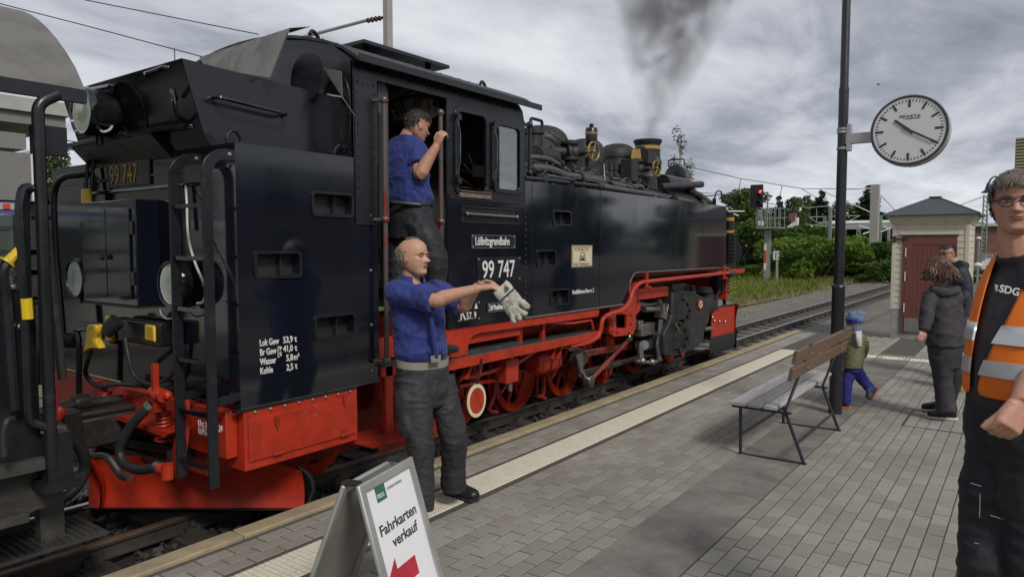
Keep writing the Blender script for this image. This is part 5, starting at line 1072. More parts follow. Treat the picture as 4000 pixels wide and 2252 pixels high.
MB().tube(spline([A(15, 1780, Y=4.0), A(12, 1700, Y=4.0), A(25, 1645, Y=4.0), A(50, 1635, Y=4.02)], 5), .016, 8).build('lamp_cable', 'rubber', car)
MB().box2((.2, 3.95, .42), (1.36, 4.25, .47)).build('side_step', 'frame_dirty', car)
MB().rivets([A(x, y, Y=CYN + .055) for x, y in ((48, 1268), (78, 1275), (50, 1120))], (0, -1, 0), .016, .014, 8).build('bolts', 'bolt', car, kind='stuff')

# ================================================================ PLATFORM FURNITURE
pmat('post_black', (.020, .021, .026), .32, c2=(.04, .04, .04), c2at=(.55, .8), vs=5)
pmat('clock_case', (.42, .42, .40), .35, .3); pmat('clock_face', (.66, .67, .66), .35, var=.03); pmat('clock_mark', (.045, .048, .055), .5)
pmat('slat_top', (.46, .44, .43), .75, c2=(.16, .14, .13), c2at=(.5, .72), vs=5, stretch=(.5, 8, 8), bump=.25, bs=25)
pmat('slat_brown', (.17, .105, .065), .7, c2=(.09, .06, .045), c2at=(.48, .75), vs=6, stretch=(.5, 6, 6), bump=.25, bs=25)
pmat('aluminium', (.52, .53, .51), .38, .6, var=.06); pmat('sign_grey', (.30, .285, .26), .6); pmat('paper', (.84, .84, .86), .5, var=.02); pmat('logo_green', (.035, .16, .11), .5); pmat('arrow_red', (.48, .03, .05), .5); pmat('print_grey', (.06, .055, .065), .5)
lp = thing('lamp_post', 'tall black stepped steel lamp post standing beside the bench', 'lamp post', (8.067, 1.63, 0))
MB().lathe([(0, .066), (1.33, .064), (1.345, .070), (1.36, .066), (1.375, .052)], (8.067, 1.63, 0), EZ, 24).build('post_base', 'post_black', lp)
MB().lathe([(1.36, .051), (3.38, .049), (3.40, .047)], (8.067, 1.63, 0), EZ, 24).build('post_shaft', 'post_black', lp)
MB().lathe([(3.36, .050), (3.40, .050), (3.43, .0425), (6.2, .039)], (8.067, 1.63, 0), EZ, 24).build('post_top', 'post_black', lp)
MB().lathe([(6.15, .05), (6.2, .16), (6.26, .22), (6.34, .22), (6.44, .16), (6.5, .02)], (8.067, 1.63, 0), EZ, 24).build('lantern', 'white_paint', lp)
each(MB().lathe([(.12, .068), (.14, .070), (.16, .068)], (8.067, 1.63, 0), EZ, 24), 'post_ring', 'post_black', lp)
ck = thing('station_clock', 'round white station clock showing twenty past ten on the black post', 'clock', (8.067, 1.01, 2.55))
cc = V(8.0, 1.012, 2.908); CRr = .345
MB().lathe([(-.09, CRr - .02), (-.085, CRr), (.085, CRr), (.09, CRr - .012), (.09, CRr - .03)], cc + V(.06, 0, 0), (-1, 0, 0), 56).build('case', 'clock_case', ck)
MB().lathe([(0, CRr - .028), (.02, CRr - .03)], cc + V(-.018, 0, 0), (-1, 0, 0), 56).build('dial', 'clock_face', ck)
MB().lathe([(0, CRr - .03), (.012, CRr - .022), (.012, CRr - .012), (-.01, CRr - .006)], cc + V(-.036, 0, 0), (-1, 0, 0), 56).build('bezel', 'clock_mark', ck)
for k in range(60):
    a = R(6 * k); big = k % 5 == 0; r1, r0, w = (.295, .222, .021) if big else (.293, .275, .008)
    d = V(0, -math.sin(a), math.cos(a)); t = V(0, math.cos(a), math.sin(a)); p = cc + V(-.040, 0, 0) + d * ((r0 + r1) / 2)
    MB().bar(p - d * ((r1 - r0) / 2), p + d * ((r1 - r0) / 2), w, .003, (1, 0, 0)).build('hour_mark' if big else 'minute_mark', 'clock_mark', ck)
for nm, ang, ln, w, off in (('hour_hand', 310, .165, .028, -.046), ('minute_hand', 120, .262, .022, -.050)):
    a = R(ang); d = V(0, -math.sin(a), math.cos(a)); t = d.cross(V(1, 0, 0))
    pl = [(-.05, -w * .5), (ln * .92, -w * .42), (ln, -w * .15), (ln, w * .15), (ln * .92, w * .42), (-.05, w * .5)]
    MB().prism(pl, cc + V(off, 0, 0), d, t, V(-1, 0, 0), .003).build(nm, 'clock_mark', ck)
text('maker_name', 'PEWETA', 'clock_mark', cc + V(-.040, .085, .118), -EY, EZ, .042, ck, sx=1.15, ext=.001); text('maker_line', 'UHREN GMBH', 'clock_mark', cc + V(-.040, .03, .106), -EY, EZ, .013, ck, sx=1.5, ext=.001)
MB().box2((8.03, 1.34, 2.83), (8.10, 1.60, 2.935)).build('arm', 'clock_case', ck, bevel=.004)
MB().box2((8.02, 1.545, 2.76), (8.11, 1.585, 3.03)).build('bracket', 'clock_case', ck)
each(MB().lathe([(0, .0515), (0, .058), (.02, .058), (.02, .0515)], (8.067, 1.63, 2.98), EZ, 20).lathe([(0, .0515), (0, .058), (.025, .058), (.025, .0515)], (8.067, 1.63, 2.945), EZ, 20).lathe([(0, .0515), (0, .058), (.02, .058), (.02, .0515)], (8.067, 1.63, 2.78), EZ, 20), 'clamp_band', 'clock_case', ck)
# bench
bn = thing('park_bench', 'weathered wooden bench with brown back boards and black steel frame', 'bench', (6.65, 1.7, 0))
for y0, y1, xa, xb in ((1.905, 2.06, 5.98, 7.92), (1.78, 1.905 - .012, 5.98, 8.0), (1.645, 1.765, 5.98, 7.98)):
    y0 += .012; MB().box2((xa, y0, .415), (xb - .0, y1, .445)).build('seat_slat', 'slat_top', bn, bevel=.004)
tl = .30
for z0, h, y in ((.745, .10, 1.455), (.875, .105, 1.425)):
    MB().box((6.60, y, z0 + h / 2), (2.0 if z0 < .8 else 2.02, .032, h), Matrix.Rotation(tl * .6, 3, 'X')).build('back_slat', 'slat_brown', bn, bevel=.004)
for x in (6.0, 7.30):
    MB().bar((x, 1.60, .40), (x, 1.405, .99), .075, .012, (1, 0, 0) if False else (0, 1, .3)).build('back_post', 'post_black', bn, bevel=.002)
    MB().tube([(x + .02, 1.97, .41), (x - .02, 1.95, .012)], .014, 8).build('leg', 'post_black', bn)
    MB().tube([(x + .02, 1.60, .41), (x - .0, 1.44, .012)], .014, 8).build('leg', 'post_black', bn)
    MB().box2((x - .01, 1.42, .0), (x + .02, 1.97, .012)).build('foot_bar', 'post_black', bn)
    MB().box2((x - .005, 1.55, .395), (x + .035, 2.04, .413)).build('seat_bearer', 'post_black', bn)
    each(MB().rivets([(x, 1.40, .915), (x, 1.43, .80)], (0, -.95, -.3), .010, .008, 8), 'bolt', 'bolt', bn)
for y in (1.96, 1.50): MB().tube([(6.0, y, .16), (7.3, y, .16)], .012, 8).build('stretcher', 'post_black', bn)
# A-board: ticket sales sign
ab = thing('a_board_sign', 'aluminium framed A-board reading Fahrkarten verkauf with a red arrow', 'sign', (2.25, 2.4, 0))
T0, T1 = V(2.0, 2.34, .75), V(2.455, 2.462, .75); uu = (T1 - T0).normalized(); nn = V(uu.y, -uu.x, 0)
def board(off, spread, name, poster):
    top = T0 + nn * off; dn = (V(0, 0, -.75) + nn * spread).normalized(); w = uu.cross(-dn); Wd = (T1 - T0).length; Hh = .775
    fr = .045; outer = [(0, 0), (Wd, 0), (Wd, -Hh), (0, -Hh)]; inner = [(fr, -fr), (Wd - fr, -fr), (Wd - fr, -Hh + fr), (fr, -Hh + fr)]
    f = MB().sheet(outer, [inner], top, uu, -dn, w, .022).build(name, 'aluminium', ab, bevel=.007)
    MB().sheet([(fr - .01, -fr + .01), (Wd - fr + .01, -fr + .01), (Wd - fr + .01, -Hh + fr - .01), (fr - .01, -Hh + fr - .01)], [], top + w * .006, uu, -dn, w, .004).build('back_sheet', 'sign_grey', f)
    return f, top, dn, w
fo, tp, dn, w = board(.035, .22, 'front_frame', True); up = -dn; sgn = 1 if w.dot(nn) > 0 else -1
w = w * 1
fb, tb_, dnb, wb = board(-.035, -.30, 'rear_frame', False)
MB().sheet([(.035, -.035), (.435, -.035), (.435, -.73), (.035, -.73)], [], tp + w * .0105, uu, up, w, .001).build('poster', 'paper', fo)
def onb(x, y):
    d = Fv + Rv * ((x - 2000) / FPX) - Uv * ((y - 1126) / FPX); o = tp + w * .012; t = (o - Cv).dot(w) / d.dot(w); p = Cv + d * t - o
    return p.dot(uu), p.dot(up)
zb = lambda a, b: onb(1150 + a / 2.888, 1750 + b / 2.888)
pt = lambda uv, k=.0125: tp + w * k + uu * uv[0] + up * uv[1]
g4 = [zb(820, 485), zb(918, 428), zb(970, 590), zb(880, 668)]
gx0, gx1 = .115, .195; gz1, gz0 = (g4[0][1] + g4[1][1]) / 2, (g4[2][1] + g4[3][1]) / 2
MB().sheet([(gx0, gz0), (gx1, gz0), (gx1, gz1), (gx0, gz1)], [], tp + w * .012, uu, up, w, .0008).build('logo_square', 'logo_green', fo)
text('logo_letters', 'SDG', 'letter_white', pt((gx0 + (gx1 - gx0) * .28, gz0 + (gz1 - gz0) * .22), .0132), uu, up, (gz1 - gz0) * .36, fo, sx=.8, ext=.0004, bold=.0006)
for k in range(3): MB().sheet([(gx0 + .004, gz0 + (gz1 - gz0) * (.26 + .09 * k)), (gx0 + (gx1 - gx0) * .26, gz0 + (gz1 - gz0) * (.26 + .09 * k)), (gx0 + (gx1 - gx0) * .26, gz0 + (gz1 - gz0) * (.31 + .09 * k)), (gx0 + .004, gz0 + (gz1 - gz0) * (.31 + .09 * k))], [], tp + w * .0132, uu, up, w, .0005).build('logo_bar', 'letter_white', fo)
l0 = zb(975, 525); text('small_print', 'LÖSSNITZGRUND', 'print_grey', pt((gx1 + .012, l0[1] + .004)), uu, up, .017, fo, width=.13, ext=.0004)
f0, f1 = zb(852, 1095), zb(1245, 825); text('lettering', 'Fahrkarten', 'print_grey', pt((.075, f0[1])), uu, up, .066, fo, width=.315, ext=.0006, bold=.0014)
v0, v1 = zb(970, 1240), zb(1230, 1050); text('lettering', 'verkauf', 'print_grey', pt((.15, v0[1] + .002)), uu, up, .066, fo, width=.225, ext=.0006, bold=.0014)
ar = [zb(1350, 1200), zb(1375, 1350), zb(1190, 1470)]; a0, a1 = ar[0]; hh_ = .085
MB().sheet([(a0 + .005, a1), (a0 + .005, a1 - hh_), (a0 - .15, a1 - hh_), (a0 - .15, a1 - hh_ - .05), (a0 - .27, a1 - hh_ * .5 - .01), (a0 - .15, a1 + .05), (a0 - .15, a1)], [], tp + w * .012, uu, up, w, .0008).build('arrow', 'arrow_red', fo)
for s in (.03, .40): MB().box(T0 + uu * s + V(0, 0, .004), (.05, .075, .012), Matrix((uu, nn, EZ)).transposed()).build('hinge', 'steel_dark', ab)
ch_ = MB().tube(spline([T0 + uu * .03 + nn * .17 + V(0, 0, -.45), T0 + uu * .03 - nn * .02 + V(0, 0, -.52), T0 + uu * .03 - nn * .22 + V(0, 0, -.45)], 5), .004, 6).build('spread_chain', 'steel_worn', ab)

# ================================================================ HUT
pmat('hut_board', (.60, .565, .45), .7, c2=(.46, .43, .345), c2at=(.5, .8), vs=4, var=.05); pmat('hut_plinth', (.33, .335, .315), .85, c2=(.24, .24, .225), vs=3, bump=.2)
pmat('hut_roof', (.062, .068, .074), .6, c2=(.09, .095, .10), vs=8, bump=.2); pmat('door_red', (.17, .058, .042), .55, c2=(.15, .045, .032), vs=4); pmat('kick_plate', (.30, .29, .27), .45, .5)
HX, HY0, HY1, HD = 16.7, 1.0, 2.36, 1.55
hut = thing('station_hut', 'small cream boarded hut with grey hipped roof and red brown door', 'hut', (HX + .7, (HY0 + HY1) / 2, -.3))
MB().box2((HX + .01, HY0 + .01, -.34), (HX + HD, HY1 - .01, .455)).build('plinth', 'hut_plinth', hut, bevel=.008)
MB().box2((HX + .02, HY0 + .02, .455), (HX + HD - .02, HY1 - .02, 2.30)).build('core', 'hut_board', hut)
bh_ = .128; nb = 14
for k in range(nb):
    z0 = .46 + bh_ * k; z1 = z0 + bh_ - .004
    pf_ = [(0, 0), (.018, 0), (.018, z1 - z0), (.006, z1 - z0)]
    segs = [(HY0 + .06, HY1 - .06)] if z0 > 2.0 else [(HY0 + .06, 1.20), (2.16, HY1 - .06)]
    for ya, yb in segs: MB().prism([(-.018, 0), (0, 0), (0, bh_ - .004), (-.008, bh_ - .004)], (HX + .02, ya, z0), EX, EZ, EY, yb - ya).build('front_board', 'hut_board', hut)
    MB().prism([(-.018, 0), (0, 0), (0, bh_ - .004), (-.008, bh_ - .004)], (HX + .08, HY0 + .02, z0), EY, EZ, EX, HD - .16).build('side_board', 'hut_board', hut)
for y in (HY0, HY1 - .07): MB().box2((HX - .006, y, .45), (HX + .075, y + .07, 2.28)).build('corner_post', 'hut_board', hut, bevel=.003)
MB().box2((HX + HD - .08, HY0 - .004, .45), (HX + HD, HY0 + .06, 2.28)).build('corner_post', 'hut_board', hut)
cn_ = MB(); a, b = .0, .11
cn_.add([(HX - a, HY0 - a, 2.20), (HX - a, HY1 + a, 2.20), (HX + HD + a, HY1 + a, 2.20), (HX + HD + a, HY0 - a, 2.20), (HX - b, HY0 - b, 2.385), (HX - b, HY1 + b, 2.385), (HX + HD + b, HY1 + b, 2.385), (HX + HD + b, HY0 - b, 2.385)], [(0, 1, 5, 4), (1, 2, 6, 5), (2, 3, 7, 6), (3, 0, 4, 7), (4, 5, 6, 7)]); cn_.build('cornice', 'hut_board', hut)
rfh = MB(); b = .17; zt = 2.79; xa, xb, ya, yb = HX - b, HX + HD + b, HY0 - b, HY1 + b; xm = (xa + xb) / 2; ym = (ya + yb) / 2; e = .06
V8 = [(xa, ya, 2.39), (xa, yb, 2.39), (xb, yb, 2.39), (xb, ya, 2.39), (xa, ya, 2.412), (xa, yb, 2.412), (xb, yb, 2.412), (xb, ya, 2.412), (xm - e, ym - e, zt), (xm - e, ym + e, zt), (xm + e, ym + e, zt), (xm + e, ym - e, zt)]
rfh.add(V8, [(0, 3, 2, 1), (0, 1, 5, 4), (1, 2, 6, 5), (2, 3, 7, 6), (3, 0, 4, 7), (4, 5, 9, 8), (5, 6, 10, 9), (6, 7, 11, 10), (7, 4, 8, 11), (8, 9, 10, 11)]); hro = rfh.build('roof', 'hut_roof', hut, sharp=10)
for i, j in ((4, 8), (5, 9), (7, 11)): MB().tube([V8[i], V8[j]], .018, 6).build('hip_cap', 'hut_roof', hro)
MB().box((xm, ym, zt + .01), (.22, .22, .03)).build('roof_cap', 'hut_roof', hro, bevel=.008)
drf = MB().box2((HX - .02, 1.20, -.02), (HX + .03, 1.26, 2.0)).box2((HX - .02, 2.10, -.02), (HX + .03, 2.16, 2.0)).box2((HX - .02, 1.26, 1.94), (HX + .03, 2.10, 2.0)).build('door_frame', 'door_red', hut)
door = MB().box2((HX - .01, 1.262, .0), (HX + .02, 2.098, 1.938)).build('door', 'door_red', hut)
MB().sheet([(1.262, .30), (2.098, .30), (2.098, 1.938), (1.262, 1.938)], [[(1.40, .36), (1.96, .36), (1.96, 1.80), (1.40, 1.80)]], (HX - .026, 0, 0), EY, EZ, EX, .0155).build('door_stile_frame', 'door_red', door)
for k in range(7): MB().box2((HX - .018, 1.404 + .08 * k, .36), (HX - .0105, 1.404 + .08 * k + .074, 1.80)).build('door_plank', 'door_red', door)
MB().box2((HX - .028, 1.28, .0), (HX - .0105, 2.09, .29)).build('kick_plate', 'kick_plate', door)
for z in (1.55, 1.05, .4): MB().box2((HX - .036, 2.09, z), (HX - .026, 2.11, z + .19)).build('hinge', 'white_paint', door)
MB().box2((HX - .05, 1.15, 2.0), (HX + .02, 2.21, 2.05)).build('door_hood', 'hut_board', hut, bevel=.006)
MB().box2((HX - .03, 2.05, 1.90), (HX - .015, 2.33, 1.93)).box2((HX - .035, 2.29, 1.85), (HX - .01, 2.35, 1.98)).box2((HX - .035, 2.14, 1.86), (HX - .01, 2.18, 1.97)).build('wind_hook', 'steel_dark', hut)
# grit on the paving, a fallen apple by the post
rg_ = random.Random(12); gr = MB()
for _ in range(900):
    x = 1.5 + 11 * rg_.random() ** 1.5; y = rg_.uniform(.2, 3.8); s = rg_.uniform(.002, .0055); c = V(x, y, .002 + s * .5)
    gr.add([c + V(rg_.uniform(.5, 1) * s * a, rg_.uniform(.5, 1) * s * b, rg_.uniform(.4, .9) * s * z) for a, b, z in ((-1, -1, -1), (1, -1, -1), (1, 1, -1), (-1, 1, -1), (0, 0, 1))], [(0, 1, 4), (1, 2, 4), (2, 3, 4), (3, 0, 4)])
tag(gr.build('grit', 'ballast_stone', sharp=20), 'fine pale grit scattered over the platform paving', 'grit', kind='stuff')
pmat('apple_skin', (.42, .42, .05), .4); tag(MB().ell(A(3233, 1625, z=.018), (.02, .02, .018), 14, 10).build('crab_apple', 'apple_skin'), 'small yellow green apple lying by the foot of the lamp post', 'apple')
# ================================================================ PEOPLE
def skinmat(name, c, c2):
    m = pmat(name, c, .48, var=.10, vs=22, c2=c2, c2at=(.45, .75), bump=.08, bs=220, rv=.06); b = m.node_tree.nodes['Principled BSDF']
    b.inputs['Subsurface Weight'].default_value = .12; b.inputs['Subsurface Radius'].default_value = (.012, .005, .003); return m
skinmat('skin_fair', (.55, .31, .21), (.52, .25, .17)); skinmat('skin_pale', (.53, .32, .24), (.50, .26, .19)); skinmat('skin_ruddy', (.54, .29, .20), (.52, .23, .155))
pmat('shirt_blue', (.016, .030, .175), .75, var=.16, vs=9, c2=(.026, .045, .23), c2at=(.5, .8), bump=.25, bs=420, sheen=.15)
pmat('trousers_grey', (.026, .027, .031), .72, c2=(.045, .045, .05), c2at=(.5, .8), vs=6, bump=.2, bs=400); pmat('trousers_black', (.012, .013, .018), .7, c2=(.028, .029, .036), c2at=(.5, .8), vs=5, bump=.2, bs=400)
pmat('tee_dark', (.042, .038, .044), .85, bump=.2, bs=420); pmat('vest_orange', (.86, .19, .008), .65, c2=(.62, .13, .012), c2at=(.55, .8), vs=7, bump=.15, bs=400); pmat('reflective', (.56, .57, .57), .35, .25, var=.08)
pmat('jacket_plum', (.040, .036, .044), .8, c2=(.055, .048, .056), vs=8, bump=.2, bs=300); pmat('slacks_plum', (.034, .031, .040), .75, bump=.15, bs=300); pmat('jacket_navy', (.016, .019, .030), .7, bump=.2, bs=200)
pmat('hoodie_olive', (.15, .16, .075), .85, c2=(.20, .21, .11), vs=14, bump=.3, bs=160); pmat('hood_white', (.52, .53, .54), .85, bump=.25, bs=120); pmat('pants_print', (.022, .026, .20), .8, c2=(.45, .40, .45), c2at=(.68, .70), vs=26); pmat('hat_print', (.14, .20, .34), .85, c2=(.45, .17, .08), c2at=(.64, .67), vs=26)
pmat('shoe_black', (.014, .014, .015), .4, bump=.1); pmat('sole_black', (.02, .02, .02), .7); pmat('sole_orange', (.55, .13, .035), .6); pmat('sole_white', (.62, .60, .55), .6); pmat('shoe_grey', (.05, .06, .075), .7); pmat('shoe_yellow', (.55, .45, .14), .7); pmat('jeans', (.055, .12, .24), .8, bump=.2, bs=300); pmat('top_lilac', (.24, .25, .34), .8)
pmat('belt_grey', (.26, .25, .21), .7, bump=.15, bs=300); pmat('belt_black', (.015, .015, .016), .5); pmat('lips', (.40, .14, .115), .45); pmat('eye_white', (.60, .57, .53), .3); pmat('iris', (.06, .055, .05), .25); pmat('brow', (.13, .09, .06), .8)
pmat('hair_grey', (.26, .245, .22), .6, var=.3, vs=60); pmat('hair_dark', (.035, .028, .024), .6, var=.3, vs=60); pmat('hair_saltbrown', (.13, .105, .082), .55, var=.4, vs=50, c2=(.24, .22, .19), c2at=(.5, .75)); pmat('hair_brown', (.085, .042, .024), .5, var=.4, vs=40, c2=(.16, .085, .045), c2at=(.5, .75)); pmat('hair_fade', (.24, .20, .17), .7)
pmat('glasses', (.03, .04, .10), .3, .6); pmat('leather_glove', (.46, .44, .38), .8, c2=(.12, .115, .10), c2at=(.48, .72), vs=16, bump=.3, bs=90); pmat('glove_cuff', (.56, .54, .46), .8, c2=(.42, .40, .34), vs=9)
def J(x, y, d): return A(x, y, d=d)
def interp(rs, k):
    out = []
    for i in range(len(rs) - 1): out += [rs[i] + (rs[i + 1] - rs[i]) * j / k for j in range(k)]
    return out + [rs[-1]]
def limb(mb, pts, rs, k=5, n=14): return mb.tube(spline(pts, k), interp(rs, k), n)
def loft(mb, rings, n=24, k=4):                       # rings: (centre, half width vector, half depth vector)
    cs = spline([r[0] for r in rings], k); as_ = spline([r[1] for r in rings], k); bs = spline([r[2] for r in rings], k); vs = []
    for c, a, b in zip(cs, as_, bs):
        for i in range(n):
            t = 2 * math.pi * i / n; co, si = math.cos(t), math.sin(t)
            vs.append(c + a * math.copysign(abs(co) ** .85, co) + b * math.copysign(abs(si) ** .85, si))
    m = len(cs); fs = [(i * n + j, i * n + (j + 1) % n, (i + 1) * n + (j + 1) % n, (i + 1) * n + j) for i in range(m - 1) for j in range(n)]
    return mb.add(vs, fs + [tuple(reversed(range(n))), tuple(range((m - 1) * n, m * n))])
def fuse(mb, vox, it=3, wr=None, seed=0, fac=.5):                   # one continuous surface from overlapping volumes
    me = bpy.data.meshes.new('t'); me.from_pydata(mb.v, [], mb.f); me.validate(); bm = bmesh.new(); bm.from_mesh(me); bmesh.ops.recalc_face_normals(bm, faces=bm.faces); bm.to_mesh(me); bm.free()
    o = bpy.data.objects.new('t', me); COL.objects.link(o)
    r = o.modifiers.new('r', 'REMESH'); r.mode = 'VOXEL'; r.voxel_size = vox
    s = o.modifiers.new('s', 'SMOOTH'); s.factor = fac; s.iterations = it
    dg = bpy.context.evaluated_depsgraph_get(); m2 = bpy.data.meshes.new_from_object(o.evaluated_get(dg)); bpy.data.objects.remove(o); bpy.data.meshes.remove(me)
    if wr:
        n = len(m2.vertices); co = np.empty(n * 3, np.float32); no = np.empty(n * 3, np.float32); m2.vertices.foreach_get('co', co); m2.vertices.foreach_get('normal', no)
        co = co.reshape(-1, 3); no = no.reshape(-1, 3); d = np.zeros(n, np.float32)
        for amp, sc, st in wr:
            q = co * np.array(st, np.float32) * sc + seed
            d += amp * np.array([1 - 2 * abs(noise.noise(Vector(p))) ** .8 for p in q.tolist()], np.float32)
        co = co + no * d[:, None]; m2.vertices.foreach_set('co', co.ravel()); m2.update()
    m2.shade_smooth(); return m2
def garment(name, mb, vox, mat, parent, it=3, wr=None, seed=0, label=None):
    m = fuse(mb, vox, it, wr, seed); m.materials.append(M[mat]); o = bpy.data.objects.new(name, m); COL.objects.link(o); setparent(o, parent)
    if label: o['label'] = label
    return o
_PF = [(.5, 0), (.485, .13), (.45, .22), (.38, .32), (.30, .372), (.2, .392), (.1, .388), (.04, .372), (-.05, .38), (-.13, .385), (-.2, .388), (-.27, .37), (-.33, .362), (-.40, .368), (-.46, .33), (-.5, .22)]
_PB = [(.5, 0), (.485, -.15), (.45, -.25), (.35, -.38), (.2, -.45), (.05, -.45), (-.1, -.40), (-.2, -.33), (-.3, -.24), (-.4, -.08), (-.46, .02), (-.5, .08)]
_PW = [(.5, 0), (.485, .10), (.46, .15), (.4, .225), (.3, .29), (.2, .322), (.1, .33), (0, .325), (-.1, .312), (-.2, .288), (-.3, .25), (-.38, .205), (-.45, .145), (-.5, .07)]
def _ip(t, z): return float(np.interp(z, [p[0] for p in reversed(t)], [p[1] for p in reversed(t)]))
def head_local(jaw=1.0, fat=1.0, nose=1.0):
    zs = sorted(set(list(np.linspace(-.5, .5, 64)) + [.495, -.495])); n = 72; vs = []
    for z in zs:
        xf, xb, w = _ip(_PF, z), _ip(_PB, z), _ip(_PW, z) * fat
        w *= 1 + (jaw - 1) * min(1, max(0, -z / .3))
        cx, hx = (xf + xb) / 2, max((xf - xb) / 2, .001)
        for i in range(n):
            t = 2 * math.pi * i / n; c, s = math.cos(t), math.sin(t)
            x = cx + hx * math.copysign(abs(c) ** .88, c); y = max(w, .001) * math.copysign(abs(s) ** .92, s)
            if c > 0: y *= 1 - .10 * c
            if x > .1:
                g = lambda a, y0, sy, z0, sz: a * math.exp(-((abs(y) - y0) / sy) ** 2 - ((z - z0) / sz) ** 2)
                if -.17 < z < .07:
                    h = np.interp(z, [-.165, -.135, -.11, -.02, .05], [0, .085, .125, .06, .0]) * nose; sg = np.interp(z, [-.165, -.11, .05], [.062, .055, .036]); x += h * math.exp(-(y / sg) ** 2)
                x += g(.03 * nose, .06, .03, -.115, .028) + g(-.045, .135, .062, .035, .04) + g(.016, .12, .09, .092, .028) + g(.022, .20, .08, -.06, .07)
                x += g(.022, 0, .085, -.20, .017) + g(.022, 0, .075, -.245, .018) + g(-.014, 0, .09, -.222, .009) + g(-.012, 0, .10, -.29, .025) + g(.016, 0, .09, -.40, .05) + g(-.01, .11, .03, -.2, .06)
            vs.append((x, y, z))
    m = len(zs); fs = [(i * n + j, i * n + (j + 1) % n, (i + 1) * n + (j + 1) % n, (i + 1) * n + j) for i in range(m - 1) for j in range(n)]
    return vs, fs, n
class Head:
    def __init__(s, c, f, u, H, **k):
        s.c = Vector(c); s.f = Vector(f).normalized(); u = Vector(u); s.u = (u - s.f * u.dot(s.f)).normalized(); s.l = s.u.cross(s.f); s.H = H
        s.lv, s.fs, s.n = head_local(**k)
    def w(s, x, y, z): return s.c + (s.f * x + s.l * y + s.u * z) * s.H
    def mb(s, ears=True):
        m = MB(); m.add([s.w(*p) for p in s.lv], s.fs)
        if ears:
            for sd in (-1, 1):
                rot = Matrix((s.f * .95 - s.l * sd * -.25, s.l, s.u * .97 + s.f * -.15)).transposed()
                m.ell(s.w(-.04, sd * .325, -.02), (s.H * .078, s.H * .024, s.H * .13), 14, 10, rot)
                pts = [s.w(-.04 + .085 * math.cos(a) - .02 * math.sin(a), sd * (.340 + .016 * math.sin(a * .5)), -.01 + .125 * math.sin(a)) for a in np.linspace(-.9, 3.6, 12)]
                m.tube(pts, s.H * .014, 6)
        return m
    def face(s, parent, brow='brow', eyes=True, squint=.8):
        for sd in (-1, 1):
            if eyes:
                c = s.w(.352, sd * .135, .032); rot = Matrix((s.f, s.l, s.u)).transposed()
                e = MB().ell(c, (s.H * .022, s.H * .062, s.H * .026 * squint), 14, 8, rot).build('eye', 'eye_white', parent)
                MB().ell(c + (s.f * .012 + s.l * -.0) * s.H, (s.H * .014, s.H * .024, s.H * .023 * squint), 12, 8, rot).build('iris', 'iris', e)
                MB().tube([s.w(.366, sd * .065, .034), s.w(.380, sd * .10, .058 * squint + .006), s.w(.374, sd * .15, .060 * squint + .006), s.w(.345, sd * .205, .036)], s.H * .010, 6).build('eyelid', 'lips', parent)
            MB().tube([s.w(.392, sd * .06, .098), s.w(.396, sd * .11, .118), s.w(.380, sd * .17, .122), s.w(.345, sd * .225, .098)], [s.H * .013, s.H * .016, s.H * .013, s.H * .006], 6).build('eyebrow', brow, parent)
        MB().tube([s.w(.372, -.10, -.222), s.w(.402, -.05, -.212), s.w(.408, 0, -.214), s.w(.402, .05, -.212), s.w(.372, .10, -.222)], [s.H * .004, s.H * .012, s.H * .012, s.H * .012, s.H * .004], 6).build('upper_lip', 'lips', parent)
        MB().tube([s.w(.375, -.08, -.228), s.w(.400, -.04, -.240), s.w(.405, 0, -.243), s.w(.400, .04, -.240), s.w(.375, .08, -.228)], [s.H * .004, s.H * .013, s.H * .015, s.H * .013, s.H * .004], 6).build('lower_lip', 'lips', parent)
    def hair(s, parent, mat, cond, n, length, comb, rad=.016, lift=.02, seed=1, cap=True, capmat=None, jit=.35, name='hair'):
        rng = random.Random(seed); idx = [i for i, p in enumerate(s.lv) if cond(*p)]; sel = set(idx); mb = MB()
        off = lambda p, k: s.w(p[0] * (1 + k), p[1] * (1 + k), p[2] * (1 + k * .9))
        if cap:
            fs = [f for f in s.fs if all(i in sel for i in f)]; mp = {i: j for j, i in enumerate(idx)}
            cmb = MB(); cmb.add([off(s.lv[i], .035) for i in idx], [tuple(mp[i] for i in f) for f in fs]); cmb.build('scalp_hair', capmat or mat, parent, sharp=180)
        for _ in range(n):
            p = s.lv[rng.choice(idx)]; nr = Vector((p[0], p[1], p[2] * .9)).normalized(); d = Vector(comb(*p)) + Vector((rng.uniform(-jit, jit), rng.uniform(-jit, jit), rng.uniform(-jit, jit))); d = (d - nr * d.dot(nr) * .8).normalized()
            L_ = length * rng.uniform(.6, 1.15); q = Vector(p) * 1.02; pts = []; 
            for j in range(5):
                t = j / 4; w = q + d * (L_ * t) + nr * (lift * math.sin(math.pi * min(1, t * 1.1)) + .012)
                dist = (w.x / .5) ** 2 + (w.y / .4) ** 2 + (w.z / .56) ** 2
                pts.append(s.w(*w))
            mb.tube(pts, [s.H * rad * .9, s.H * rad, s.H * rad * .85, s.H * rad * .6, s.H * rad * .15], 4)
        o = mb.build(name, mat, parent, sharp=80); o['kind'] = 'stuff'; return o
